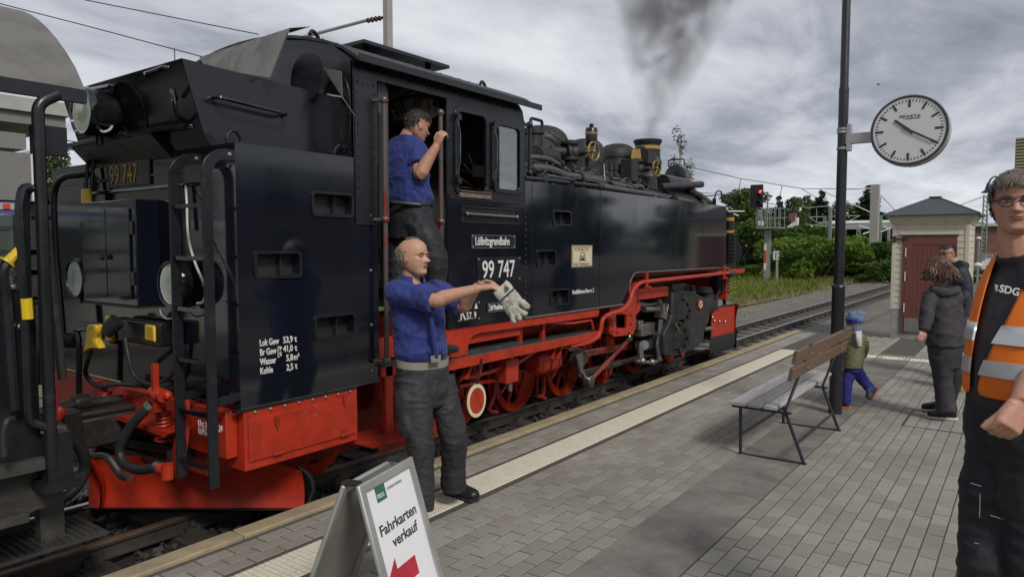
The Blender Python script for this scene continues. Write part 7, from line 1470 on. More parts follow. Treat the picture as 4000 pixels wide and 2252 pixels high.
for (h_, t_) in ((A(3735, 1640, z=0), A(3630, 1632, z=0)), (A(3700, 1606, z=0), A(3628, 1604, z=0))):
    h_ = h_ + V(0, 0, .02); t_ = h_ + (t_ - h_).normalized() * .26; t_.z = .02; garment('shoe', shoe(MB(), h_, t_, .045, .07), .008, 'shoe_black', wo, 2); sole(h_ - V(0, 0, .018), t_ - V(0, 0, .018), .047, .024, 'sole_white', wo)
# ---- 5. man with glasses and dark jacket behind her
d5 = 9.6; f5 = (-Rv * .92 + Fh * .3).normalized(); l5 = V(0, 0, 1).cross(f5)
hd5 = Head(J(3702, 987, d5), -Rv * .93 - Fh * .25 + V(0, 0, -.25), V(0, 0, 1) - Rv * .2, .24)
b5 = MB(); limb(b5, [J(3728, 1040, d5), J(3718, 1008, d5)], [.065, .06]); loft(b5, [(J(3740, 1290, d5), l5 * .15, f5 * .11), (J(3745, 1150, d5), l5 * .17, f5 * .11), (J(3738, 1050, d5), l5 * .15, f5 * .08)])
g5 = A(3745, 1470, z=0); 
for k in (-1, 1): limb(b5, [J(3740 + 12 * k, 1280, d5), J(3742 + 12 * k, 1360, d5), A(3742 + 14 * k, 1472 - 4 * k, z=.08)], [.08, .06, .05])
m5 = body('dark haired man with glasses and navy jacket standing before the hut door', b5, hd5, 'skin_fair', .009); hd5.face(m5, 'hair_dark')
hd5.hair(m5, 'hair_dark', lambda x, y, z: (z > .24 and x < .34) or (x < -.05 and z > -.1), 420, .10, lambda x, y, z: (.4, 0, .2), rad=.014, lift=.012, seed=15)
for sd in (-1, 1): MB().tube([hd5.w(.42, .03 * sd, .05), hd5.w(.40, .22 * sd, .06), hd5.w(.39, .22 * sd, -.05), hd5.w(.42, .04 * sd, -.04)], .0035, 6, closed=True).build('lens_frame', 'belt_black', m5); MB().tube([hd5.w(.38, .23 * sd, .05), hd5.w(-.02, .36 * sd, .03)], .0035, 6).build('temple_arm', 'belt_black', m5)
j5 = MB(); loft(j5, [(J(3742, 1290, d5), l5 * .21, f5 * .15), (J(3745, 1180, d5), l5 * .22, f5 * .15), (J(3748, 1090, d5), l5 * .215, f5 * .13), (J(3742, 1045, d5), l5 * .15, f5 * .10), (J(3732, 1025, d5), l5 * .09, f5 * .08)])
limb(j5, [J(3752, 1075, d5 - .2), J(3775, 1150, d5 - .24), J(3768, 1230, d5 - .2)], [.08, .07, .06], n=16); limb(j5, [J(3745, 1030, d5 - .12), J(3765, 1040, d5), J(3750, 1030, d5 + .12)], [.05, .065, .05], n=12)
garment('jacket', j5, .012, 'jacket_navy', m5, 3, [(.009, 6, (1, 1, 1.5))], 5)
l5m = MB()
for k in (-1, 1): limb(l5m, [J(3742 + 10 * k, 1270, d5), J(3742 + 12 * k, 1360, d5), A(3742 + 14 * k, 1472 - 4 * k, z=.06)], [.12, .09, .075]); 
garment('trousers', l5m, .012, 'trousers_black', m5, 2)
for k in (-1, 1): h_ = A(3746 + 14 * k, 1474 - 4 * k, z=.0); garment('shoe', shoe(MB(), h_, h_ + f5 * .27), .010, 'shoe_black', m5, 2)
# ---- 6. little boy in a blue cap striding past the post
d6 = 7.78; f6 = (-Rv * .80 + Fh * .55).normalized(); l6 = V(0, 0, 1).cross(f6)
hd6 = Head(J(3338, 1256, d6), f6 + V(0, 0, -.10), V(0, 0, 1), .195, fat=1.06)
b6 = MB(); limb(b6, [J(3344, 1310, d6), J(3342, 1275, d6)], [.045, .042]); loft(b6, [(J(3330, 1430, d6), l6 * .09, f6 * .07), (J(3338, 1320, d6), l6 * .10, f6 * .07)])
limb(b6, [J(3322, 1430, d6), J(3308, 1505, d6), J(3304, 1575, d6)], [.05, .04, .03]); limb(b6, [J(3345, 1430, d6), J(3378, 1490, d6), J(3412, 1528, d6 - .02)], [.05, .04, .03])
boy = body('small boy in a blue cap, olive hoodie and dark blue trousers striding past the post', b6, hd6, 'skin_pale', .006)
h6 = MB(); rot6 = Matrix((hd6.f, hd6.l, hd6.u)).transposed(); h6.ell(hd6.w(-.03, 0, .17), (.098, .085, .082), 20, 14, rot6); h6.ell(hd6.w(-.28, 0, .36), (.055, .06, .05), 14, 10, rot6); garment('cap', h6, .006, 'hat_print', boy, 2, [(.006, 16, (1, 1, 1))], 3)
MB().lathe([(-.02, .088), (.02, .090), (.022, .082), (-.022, .082)], hd6.w(-.02, 0, .06), hd6.u, 24).build('cap_band', 'pants_print', boy)
MB().lathe([(-.02, .060), (.0, .068), (.03, .062), (.03, .05)], J(3343, 1283, d6), EZ, 16).build('scarf', 'hat_print', boy)
j6 = MB(); loft(j6, [(J(3330, 1432, d6), l6 * .125, f6 * .10), (J(3334, 1400, d6), l6 * .125, f6 * .105), (J(3338, 1340, d6), l6 * .12, f6 * .095), (J(3341, 1305, d6), l6 * .095, f6 * .075), (J(3342, 1290, d6), l6 * .055, f6 * .05)])
limb(j6, [J(3368, 1312, d6 - .04), J(3378, 1350, d6 - .02), J(3370, 1390, d6 + .06)], [.045, .042, .038]); limb(j6, [J(3312, 1312, d6 + .02), J(3294, 1350, d6 + .04), J(3290, 1385, d6)], [.045, .042, .036])
garment('hooded_top', j6, .007, 'hoodie_olive', boy, 2, [(.006, 9, (1, 1, 1.5))], 5)
h7 = MB(); loft(h7, [(J(3352, 1292, d6 - .05), l6 * .095, f6 * .03), (J(3354, 1318, d6 - .10), l6 * .085, f6 * .03), (J(3356, 1350, d6 - .115), l6 * .05, f6 * .02)], 16, 4); garment('hood', h7, .006, 'hood_white', boy, 2, [(.004, 14, (1, 1, 1))])
l6m = MB(); loft(l6m, [(J(3330, 1425, d6), l6 * .105, f6 * .085), (J(3332, 1450, d6), l6 * .10, f6 * .085)]); limb(l6m, [J(3322, 1440, d6), J(3308, 1505, d6 - .02), J(3304, 1575, d6)], [.068, .056, .05]); limb(l6m, [J(3342, 1440, d6), J(3376, 1490, d6), J(3410, 1528, d6 - .02)], [.068, .055, .046])
garment('trousers', l6m, .007, 'pants_print', boy, 2, [(.006, 10, (1, 1, 1.5))], 6)
sh_ = A(3318, 1592, z=.012); garment('shoe', shoe(MB(), sh_, sh_ + f6 * .17, .035), .006, 'shoe_grey', boy, 2); sole(sh_ - V(0, 0, .012), sh_ + f6 * .17 - V(0, 0, .012), .038, .022, 'sole_orange', boy)
u6 = (Rv * .82 - V(0, 0, .55)).normalized() * -1; hk = J(3424, 1520, d6 - .03); tk_ = J(3398, 1562, d6 - .03); garment('shoe', shoe(MB(), hk, tk_, .036, up=(Rv * -.85 + V(0, 0, .5)).normalized()), .006, 'shoe_grey', boy, 2); sole(hk + Rv * .016, tk_ + Rv * .016, .038, .02, 'sole_orange', boy, up=(Rv * -.85 + V(0, 0, .5)).normalized())
# ---- 7. toddler in jeans and yellow shoes mostly hidden behind the woman
d7 = 8.75; f7 = (-Rv * .75 + Fh * .5).normalized(); l7 = V(0, 0, 1).cross(f7); hd7 = Head(J(3782, 1262, d7), f7, V(0, 0, 1), .185)
b7 = MB(); loft(b7, [(J(3775, 1420, d7), l7 * .09, f7 * .07), (J(3778, 1320, d7), l7 * .09, f7 * .07)]); limb(b7, [J(3780, 1320, d7), J(3781, 1280, d7)], [.042, .04]); w7 = J(3757, 1408, d7 - .12); limb(b7, [J(3765, 1330, d7 - .08), J(3760, 1375, d7 - .1), w7], [.035, .03, .024]); hand(b7, w7, V(0, 0, -1), Fh, 1, s=.6)
tod = body('toddler in jeans and yellow shoes half hidden behind the woman', b7, hd7, 'skin_pale', .006); hd7.hair(tod, 'hair_brown', lambda x, y, z: (z > .2 and x < .3) or (x < 0 and z > -.15), 240, .15, lambda x, y, z: (.2, 0, -1), rad=.02, lift=.02, seed=21)
j7 = MB(); loft(j7, [(J(3778, 1420, d7), l7 * .115, f7 * .095), (J(3779, 1360, d7), l7 * .11, f7 * .09), (J(3780, 1310, d7), l7 * .08, f7 * .06)]); limb(j7, [J(3768, 1322, d7 - .08), J(3761, 1370, d7 - .1), J(3758, 1398, d7 - .12)], [.042, .038, .034]); garment('jumper', j7, .008, 'top_lilac', tod, 2)
l7m = MB(); limb(l7m, [J(3772, 1410, d7), J(3758, 1460, d7), J(3756, 1515, d7)], [.065, .05, .045]); limb(l7m, [J(3782, 1410, d7), J(3778, 1460, d7 + .04), J(3780, 1490, d7 + .12)], [.065, .05, .045]); garment('trousers', l7m, .008, 'jeans', tod, 2, [(.005, 12, (1, 1, 1))])
for (px, py, a_) in ((3766, 1530, 0), (3790, 1505, .02)):
    h_ = A(px, py, z=.0); garment('shoe', shoe(MB(), h_, h_ + f7 * .15, .034), .007, 'shoe_yellow', tod, 2)
# ================================================================ BACKGROUND
def leafmat(name, c, c2, tr=.35):
    mt = bpy.data.materials.new(name); mt.use_nodes = True; nt = mt.node_tree; N = nt.nodes; L = nt.links; N.clear()
    out = N.new('ShaderNodeOutputMaterial'); g = N.new('ShaderNodeNewGeometry'); cr = N.new('ShaderNodeValToRGB'); L.new(g.outputs['Random Per Island'], cr.inputs[0])
    cr.color_ramp.elements[0].color = (*c, 1); cr.color_ramp.elements[1].color = (*c2, 1)
    d = N.new('ShaderNodeBsdfDiffuse'); t = N.new('ShaderNodeBsdfTranslucent'); L.new(cr.outputs[0], d.inputs[0]); L.new(cr.outputs[0], t.inputs[0])
    mx = N.new('ShaderNodeMixShader'); mx.inputs[0].default_value = tr; L.new(d.outputs[0], mx.inputs[1]); L.new(t.outputs[0], mx.inputs[2]); L.new(mx.outputs[0], out.inputs[0]); M[name] = mt
leafmat('leaf_mid', (.05, .095, .026), (.13, .20, .055)); leafmat('leaf_dark', (.030, .060, .022), (.065, .115, .035)); leafmat('leaf_bright', (.07, .14, .026), (.20, .30, .06)); leafmat('leaf_conifer', (.022, .040, .022), (.045, .072, .038)); leafmat('leaf_birch', (.085, .11, .05), (.16, .19, .09)); leafmat('leaf_poplar', (.05, .085, .028), (.11, .16, .06))
leafmat('grass_green', (.085, .14, .025), (.21, .27, .05), .3); leafmat('grass_dry', (.22, .17, .08), (.34, .27, .14), .3); leafmat('flower_yellow', (.50, .42, .04), (.62, .55, .08), .2)
pmat('bark', (.075, .06, .045), .9, bump=.4); pmat('bark_birch', (.35, .33, .30), .8)
pmat('verge_soil', (.12, .14, .045), .95, var=.35, vs=.35, c2=(.19, .15, .085), c2at=(.45, .6), bump=.5, bs=20); pmat('path_brown', (.17, .145, .11), .95, var=.3, vs=.6, c2=(.12, .11, .09), bump=.6, bs=30)
pmat('galvanised', (.30, .32, .31), .55, .4); pmat('mast_green', (.20, .25, .22), .6, .2); pmat('mast_concrete', (.33, .32, .285), .85, bump=.2); pmat('signal_black', (.012, .012, .014), .5); pmat('sign_white', (.70, .70, .68), .5, var=.03); pmat('band_red', (.55, .06, .03), .5); emat('signal_red', (1, .04, .03), 3.0)
pmat('bridge_grey', (.22, .235, .225), .7); pmat('brick_far', (.20, .115, .075), .9, c2=(.13, .08, .06), vs=1.5); pmat('wall_pale', (.52, .53, .50), .8); pmat('canopy_grey', (.20, .195, .18), .7, var=.06); pmat('canopy_light', (.38, .38, .35), .7); pmat('sign_violet', (.10, .10, .26), .5); pmat('wire_dark', (.03, .03, .035), .5, .5); pmat('insulator', (.075, .04, .03), .35)
pmat('brick_station', (.145, .075, .055), .85, c2=(.10, .055, .045), vs=5); pmat('plaster_cream', (.50, .46, .34), .8); pmat('window_dark', (.02, .025, .03), .1); pmat('slat_tower', (.30, .28, .17), .8, var=.2)
def leaves(pts, size, rng, flat=.5):
    n = len(pts); pts = np.array(pts, np.float32); a = rng.uniform(-1, 1, (n, 3)); a[:, 2] *= flat; a /= np.linalg.norm(a, axis=1)[:, None] + 1e-6
    b = np.cross(a, rng.uniform(-1, 1, (n, 3))); b /= np.linalg.norm(b, axis=1)[:, None] + 1e-6; s = (size * rng.uniform(.6, 1.3, n))[:, None]
    v = np.stack([pts - a * s, pts - b * s * .55 , pts + a * s, pts + b * s * .55], 1).reshape(-1, 3); f = np.arange(n * 4).reshape(-1, 4); return v, f
def leafmesh(name, v, f):
    me = bpy.data.meshes.new(name); me.vertices.add(len(v)); me.vertices.foreach_set('co', v.astype(np.float32).ravel()); me.loops.add(len(f) * 4); me.loops.foreach_set('vertex_index', f.astype(np.int32).ravel())
    me.polygons.add(len(f)); me.polygons.foreach_set('loop_start', np.arange(0, len(f) * 4, 4, dtype=np.int32)); me.polygons.foreach_set('loop_total', np.full(len(f), 4, np.int32)); me.update(); me.validate(); return me
def blobs_points(blobs, n, rng, shell=.55):
    w = np.array([b[1][0] * b[1][1] * b[1][2] for b in blobs]) ** .7; w /= w.sum(); out = []
    for (c, r), k in zip(blobs, (w * n).astype(int) + 1):
        d = rng.normal(size=(k, 3)); d /= np.linalg.norm(d, axis=1)[:, None]; rad = (shell + (1 - shell) * rng.random(k) ** .5)[:, None]; rad *= 1 + .18 * np.sin(7 * d[:, :1] + c[0]) * np.sin(6 * d[:, 1:2] + c[1])
        out.append(np.array(c) + d * rad * np.array(r))
    return np.concatenate(out)
def crown_blobs(kind, h, sp, rng):
    bl = []
    if kind == 'poplar':
        for k in range(11): z = h * (.12 + .86 * k / 10); r = sp * (.35 + .65 * math.sin(math.pi * min(1, (k + 1.5) / 12.5))); bl.append(((rng.uniform(-.2, .2), rng.uniform(-.2, .2), z), (r, r, h * .08)))
    elif kind == 'conifer':
        for k in range(10):
            z = h * (.15 + .8 * k / 9); r = sp * (1.05 - k / 9.5)
            for j in range(6 if k < 8 else 2): a = rng.uniform(0, 6.28); bl.append(((r * .6 * math.cos(a), r * .6 * math.sin(a), z + rng.uniform(-.3, .3)), (r * .5 + .15, r * .5 + .15, h * .035)))
    elif kind == 'birch':
        for k in range(26): z = h * rng.uniform(.25, .98); r = sp * (1.1 - z / h) * rng.uniform(.3, 1) + .2; a = rng.uniform(0, 6.28); bl.append(((r * math.cos(a), r * math.sin(a), z), (sp * .22, sp * .22, h * .07)))
    elif kind == 'bush':
        for k in range(14): a = rng.uniform(0, 6.28); r = sp * rng.random() ** .5 * .85; bl.append(((r * math.cos(a), r * math.sin(a), h * rng.uniform(.15, .95) * (1 - .45 * r / sp)), (sp * rng.uniform(.14, .34), sp * rng.uniform(.14, .34), h * rng.uniform(.07, .16))))
    else:
        for k in range(22): a = rng.uniform(0, 6.28); z = rng.uniform(.25, .95); r = sp * math.sin(math.pi * (z * .85 + .1)) * rng.uniform(.2, .85); bl.append(((r * math.cos(a), r * math.sin(a), h * z), (sp * rng.uniform(.22, .42), sp * rng.uniform(.22, .42), h * rng.uniform(.06, .12))))
    return bl
TPL = {}
def plant_template(key, kind, h, sp, n, size, lm, bark='bark', seed=1):
    rng = np.random.default_rng(seed); bl = crown_blobs(kind, h, sp, rng); pts = blobs_points(bl, n, rng, .35 if kind in ('birch', 'poplar') else .5)
    v, f = leaves(pts, size, rng, .9 if kind == 'poplar' else .5); cm_ = leafmesh('crown', v, f); cm_.materials.append(M[lm]); tb = MB()
    if kind == 'bush':
        for k in range(6): a = rng.uniform(0, 6.28); tb.tube([(0, 0, 0), (sp * .25 * math.cos(a), sp * .25 * math.sin(a), h * .4), (sp * .5 * math.cos(a), sp * .5 * math.sin(a), h * .65)], [.05, .035, .015], 5)
    else:
        tb.tube([(0, 0, -.1), (.05, 0, h * .35), (0, .05, h * .7), (0, 0, h * .95)], [h * .022, h * .017, h * .010, h * .003], 8)
        for k in range(7): c, r = bl[int(rng.integers(len(bl)))]; tb.tube([(0, 0, max(.15 * h, c[2] - h * .15)), (c[0] * .6, c[1] * .6, c[2] - h * .03), (c[0], c[1], c[2])], [h * .008, h * .006, h * .002], 5)
    tm_ = tb.mesh('trunk'); tm_.materials.append(M[bark]); TPL[key] = (cm_, tm_, kind)
plant_template('broad_a', 'broad', 9, 3.6, 5200, .20, 'leaf_mid', seed=2); plant_template('broad_b', 'broad', 8, 4.0, 5200, .21, 'leaf_dark', seed=3); plant_template('bush_b', 'bush', 3.2, 3.2, 3600, .14, 'leaf_bright', seed=4); plant_template('bush_d', 'bush', 4.2, 3.8, 4200, .17, 'leaf_mid', seed=5)
plant_template('bush_m', 'bush', 3.0, 3.0, 4500, .14, 'leaf_mid', seed=15); plant_template('conifer', 'conifer', 11, 3.6, 9000, .26, 'leaf_conifer', seed=6); plant_template('birch', 'birch', 11, 3.2, 5600, .19, 'leaf_birch', 'bark_birch', seed=7); plant_template('poplar', 'poplar', 13, 1.25, 4200, .16, 'leaf_poplar', seed=8); plant_template('birch_t', 'birch', 12, 1.9, 1500, .12, 'leaf_birch', 'bark_birch', seed=17)
def plant(key, name, label, x, y, s, cat, group, rz=0, sz=None, z=-.34):
    c, t, k = TPL[key]; o = thing(name, label, cat, (x, y, z), group); o.rotation_euler.z = rz; o.scale = (s, s, sz or s)
    for nm, me in (('trunk' if k != 'bush' else 'stems', t), ('crown' if k != 'bush' else 'foliage', c)):
        q_ = bpy.data.objects.new(nm, me); COL.objects.link(q_); q_.parent = o
    return o
def at_px(px, d): p = A(px, 959, d=d); return p.x, p.y
T_ = [('broad_b', 'leafy_tree', 'dark tree low between signal cage and white stair', 3010, 98, .85, 'tree'), ('broad_a', 'leafy_tree', 'leafy tree over the white stair head', 3065, 104, .85, 'tree'), ('broad_b', 'leafy_tree', 'dark tree directly behind the lamp post', 3250, 104, .88, 'tree'), ('broad_a', 'leafy_tree', 'leafy tree just left of the tall dark spruce', 3350, 106, .9, 'tree'), ('broad_a', 'leafy_tree', 'leafy tree showing above the left roof corner of the hut', 3490, 104, .7, 'tree'), ('birch_t', 'birch_tree', 'slender birch rising behind the locomotive chimney', 2655, 62, 1.05, 'tree'), ('broad_a', 'leafy_tree', 'broad leafy tree just right of the locomotive front', 2880, 78, .92, 'tree'), ('broad_b', 'leafy_tree', 'dark leafy tree behind the black signal head', 2960, 82, .78, 'tree'), ('broad_a', 'leafy_tree', 'leafy tree between signal mast and locomotive', 2925, 90, 1.05, 'tree'),
      ('conifer', 'pine_tree', 'dark pine showing right beside the signal cage', 3035, 84, .74, 'tree'), ('birch', 'birch_tree', 'pale green birch between the signal and the white stair rail', 3095, 80, .70, 'tree'), ('birch', 'birch_tree', 'pale green birch right of the white stair rail', 3130, 84, .74, 'tree'), ('conifer', 'spruce_tree', 'dark spruce just left of the lamp post', 3205, 92, .86, 'tree'), ('broad_a', 'leafy_tree', 'leafy tree under the spruce left of the lamp post', 3170, 100, .95, 'tree'),
      ('broad_a', 'leafy_tree', 'light leafy tree just right of the lamp post', 3300, 96, .92, 'tree'), ('conifer', 'spruce_tree', 'tall dark spruce left of the concrete catenary mast', 3390, 92, .92, 'tree'), ('broad_b', 'leafy_tree', 'dark tree right of the concrete catenary mast', 3440, 100, .85, 'tree'), ('poplar', 'poplar_tree', 'taller poplar behind the carriage railing at left', 188, 56, .88, 'tree'), ('poplar', 'poplar_tree', 'slimmer poplar left of the rear number plate', 250, 58, .80, 'tree'),
      ('broad_a', 'leafy_tree', 'leafy tree low behind the platform shelter', 90, 60, .5, 'tree'), ('broad_b', 'leafy_tree', 'dark tree far behind the hut beside the lattice mast', 3835, 75, .40, 'tree')]
for i, (k, nm, lb, px, d, s, cat) in enumerate(T_): x, y = at_px(px, d); plant(k, nm, lb, x, y, s, cat, 'trees beyond the railway', rz=i * 1.3)
B_ = [('bush_d', 'dark robinia bush beside the locomotive front lamp', 2880, 62, 1.4), ('bush_d', 'dark robinia bush behind the signal mast', 2960, 64, 1.4), ('bush_d', 'dark robinia bush right behind the number twelve board', 3055, 66, 1.35), ('bush_d', 'dark robinia bush in front of the brick abutment', 3140, 66, 1.3), ('bush_b', 'bright green bush right of the number twelve board', 3110, 44, 1.0), ('bush_b', 'bright green bush close left of the lamp post', 3210, 42, 1.0), ('bush_m', 'green bush just right of the lamp post', 3330, 46, 1.0), ('bush_b', 'bright green bush under the steel bridge', 3390, 54, 1.1), ('bush_m', 'green bush at the foot of the concrete mast', 3440, 44, 1.0), ('bush_m', 'green bush touching the left side of the hut', 3490, 40, .7),
      ('bush_m', 'low green bush near the red front platform', 2900, 47, .35), ('bush_b', 'small yellow green bush between the rails left of the signal', 2960, 48, .32), ('bush_m', 'green hedge bush behind the shelter glass', 20, 24, .7), ('bush_m', 'green hedge bush behind the carriage gate bars', 170, 26, .7), ('bush_b', 'fern like shrub by the carriage brake handle', 40, 12.5, .28), ('bush_m', 'green shrub right of the hut below the lattice mast', 3850, 40, .45)]
for i, (k, lb, px, d, s) in enumerate(B_): x, y = at_px(px, d); plant(k, 'bush', lb, x, y, s, 'bush', 'bushes beside the tracks', rz=i * 2.1)
# distant woods that read as one mass all round
rng = np.random.default_rng(30); wp_ = []
for a in np.arange(0, 2 * math.pi, .02):
    r = rng.uniform(150, 200); h = rng.uniform(5, 9) * (1.0 if math.cos(a) > 0 else 1.4); wp_.append(((r * math.cos(a), r * math.sin(a), h * .35), (4.5, 4.5, h * .6)))
v, f = leaves(blobs_points(wp_, 34000, rng, .4), .75, rng); wd = bpy.data.objects.new('distant_woods', leafmesh('distant_woods', v, f)); wd.data.materials.append(M['leaf_mid']); COL.objects.link(wd); tag(wd, 'distant green woods along the horizon', 'woods', kind='stuff')
# verge ground, path strip, grass and flowers
vg_ = MB(); vs = []; nx, ny = 60, 14
for i in range(nx + 1):
    for j in range(ny + 1): x = 4 + 150 * (i / nx) ** 1.6; y = 7.9 + 20 * (j / ny) ** 1.3; vs.append((x, y, -.30 + .10 * noise.noise(Vector((x * .3, y * .4, 0)))))
vg_.add(vs, [(i * (ny + 1) + j, (i + 1) * (ny + 1) + j, (i + 1) * (ny + 1) + j + 1, i * (ny + 1) + j + 1) for i in range(nx) for j in range(ny)]); tag(vg_.build('verge', 'verge_soil', sharp=180), kind='structure')
tag(MB().add([(4, 6.3, -.332), (160, 6.3, -.332), (160, 8.6, -.325), (4, 8.6, -.325)], [(0, 1, 2, 3)]).build('gravel_path', 'path_brown'), kind='structure')
stones('path_gravel', 'ballast_stone', 5000, (8, 50), (6.1, 8.0), lambda x, y: -.33, (.012, .035), seed=9, label='loose brown gravel beside the far rail', cat='gravel')
def grass(name, mat, n, xr, yr, h, w, seed, label, cat, xpow=1.8, clump=.5):
    rng = np.random.default_rng(seed); x = xr[0] + (xr[1] - xr[0]) * rng.random(n) ** xpow; y = yr[0] + (yr[1] - yr[0]) * rng.random(n)
    keep = np.array([noise.noise(Vector((a * .35, b * .5, seed))) for a, b in zip(x, y)]) > -clump * rng.random(n); x, y = x[keep], y[keep]; n = len(x); z = np.full(n, -.32); hh = h * rng.uniform(.4, 1.2, n) * (1 + x / 120); ww = w * (1 + x / 25)
    a = rng.uniform(0, 6.28, n); dx, dy = np.cos(a) * ww, np.sin(a) * ww; lx, ly = rng.normal(0, .35, n) * hh, rng.normal(0, .35, n) * hh
    P_ = lambda q: np.stack(q, 1); v = np.stack([P_((x - dx, y - dy, z)), P_((x + dx, y + dy, z)), P_((x + dx * .6 + lx * .5, y + dy * .6 + ly * .5, z + hh * .6)), P_((x + lx, y + ly, z + hh))], 1).reshape(-1, 3)
    o = bpy.data.objects.new(name, leafmesh(name, v, np.arange(n * 4).reshape(-1, 4))); o.data.materials.append(M[mat]); COL.objects.link(o); return tag(o, label, cat, kind='stuff')
grass('grass', 'grass_green', 42000, (9, 75), (8.2, 23), .24, .014, 3, 'green grass and weeds on the verge beyond the track', 'grass'); grass('dry_grass', 'grass_dry', 8000, (9, 75), (7.7, 13), .24, .010, 4, 'dry straw coloured grass beside the gravel', 'grass')
rng = np.random.default_rng(8); n = 5200; fx = 9 + 50 * rng.random(n) ** 1.6; fy = 8.2 + 9 * rng.random(n); kp_ = np.array([noise.noise(Vector((a * .4, b * .5, 9))) for a, b in zip(fx, fy)]) > .0; fx, fy = fx[kp_], fy[kp_]
v, f = leaves(np.stack([fx, fy, -.30 + rng.uniform(.15, .5, len(fx)) * (1 + fx / 80)], 1), .022, rng); v[:, 2] += 0; fo_ = bpy.data.objects.new('yellow_flowers', leafmesh('yellow_flowers', v, f)); fo_.data.materials.append(M['flower_yellow']); COL.objects.link(fo_); tag(fo_, 'small yellow wild flowers among the verge grass', 'flowers', kind='stuff')
# other tracks
for nm, yy, g_, x0, zz in (('siding_track', 12.2, .72, 14, -.24), ('main_line_track', 22.5, .75, 20, -.10), ('main_line_track', 26.5, .75, 20, -.10), ('branch_track', -1.75, .405, -14, -.13)):
    t_ = tag(bpy.data.objects.new(nm, None), kind='structure'); COL.objects.link(t_)
    for s in (-1, 1): rail(yy + s * g_, x0, 160, zz, t_, 1.4 if g_ > .5 else 1.0)
    MB().box2((x0, yy - 1.5, -.36), (160, yy + 1.5, zz - .13)).build('ballast_bed', 'path_brown', t_)
# signal on its post with a cage, white-red-white plate, number board
sb = A(3009, 1095, z=-.3); SX, SY = sb.x, sb.y; sx = lambda px, py, dx=0: A(px, py, X=SX + dx)
sg = thing('railway_signal', 'black light signal with one red lamp on a grey post with service cage', 'signal', (SX, SY, -.34))
p0, p1 = sx(3000, 890), sx(3000, 1100); MB().box2((SX - .12, p0.y - .17, -.34), (SX + .12, p0.y + .17, sx(3000, 885).z)).build('post', 'galvanised', sg)
MB().box2((SX - .14, p0.y + .02, sx(3000, 1053).z), (SX - .121, p0.y + .17, sx(3000, 950).z)).build('post_plate', 'sign_white', sg); MB().box2((SX - .146, p0.y + .022, sx(3000, 1027).z), (SX - .1405, p0.y + .168, sx(3000, 977).z)).build('red_band', 'band_red', sg)
a_, b_ = sx(2950, 726), sx(2996, 813); MB().box2((SX - .9, b_.y, b_.z), (SX - .75, a_.y, a_.z)).build('signal_head', 'signal_black', sg, bevel=.02)
for (px, py, mt) in ((2972, 749, 'signal_red'), (2970, 765, 'signal_black'), (2967, 795, 'signal_black')):
    c = A(px, py, X=SX - .92); MB().lathe([(0, .10), (.02, .10)], c, (-1, 0, 0), 16).build('lamp', mt, sg); MB().lathe([(0, .13), (.22, .12), (.22, .13), (0, .14)], c + V(0, 0, .02), (-1, 0, 0), 14).build('hood', 'signal_black', sg)
zc, zt2 = sx(3000, 888).z, sx(3000, 815).z; ya, yb = sx(2968, 880).y, sx(3055, 880).y; cg = MB()
MB().box2((SX - .8, yb, zc - .08), (SX + .6, ya, zc)).build('cage_floor', 'galvanised', sg)
for y in np.linspace(yb, ya, 6): cg.tube([(SX - .7, y, zc), (SX - .7, y, zt2)], .02, 5); cg.tube([(SX + .5, y, zc), (SX + .5, y, zt2)], .02, 5)
for z in (zt2, (zc + zt2) / 2): cg.tube([(SX - .7, yb, z), (SX - .7, ya, z)], .02, 5); cg.tube([(SX + .5, yb, z), (SX + .5, ya, z)], .02, 5); cg.tube([(SX - .7, yb, z), (SX + .5, yb, z)], .02, 5)
cg.tube([(SX - .72, ya, zc), (SX - .72, yb, (zc + zt2) / 2)], .02, 5)
cg.tube([(SX - .5, sx(3008, 800).y, zc), (SX - .5, sx(3008, 800).y, sx(3008, 752).z)], .05, 6); cg.build('cage', 'galvanised', sg, kind='stuff')
c = A(2972, 872, X=SX - .8); MB().box((c.x, c.y, c.z), (.03, .34, .30)).build('name_board', 'sign_white', sg); text('lettering', '19', 'letter_black', A(2967, 870, X=SX - .83), -EY, EZ, .14, sg); text('lettering', 'P4', 'letter_black', A(2966, 880, X=SX - .83), -EY, EZ, .14, sg)
b12 = A(3034, 1100, z=-.3); n12 = thing('number_board', 'white board with black number 12 on a low white post', 'sign', (b12.x, b12.y, -.34)); MB().box((b12.x, b12.y, .35), (.10, .10, 1.4)).build('post', 'mast_concrete', n12)
a_, b_ = A(3020, 978, X=b12.x), A(3048, 1016, X=b12.x); MB().box2((b12.x - .06, b_.y, b_.z), (b12.x - .03, a_.y, a_.z)).build('board_edge', 'letter_black', n12); MB().box2((b12.x - .07, b_.y + .025, b_.z + .025), (b12.x - .061, a_.y - .025, a_.z - .025)).build('board', 'sign_white', n12)
text('numeral', '12', 'letter_black', A(3024, 1009, X=b12.x - .08), -EY, EZ, .50, n12, width=.30, bold=.008)
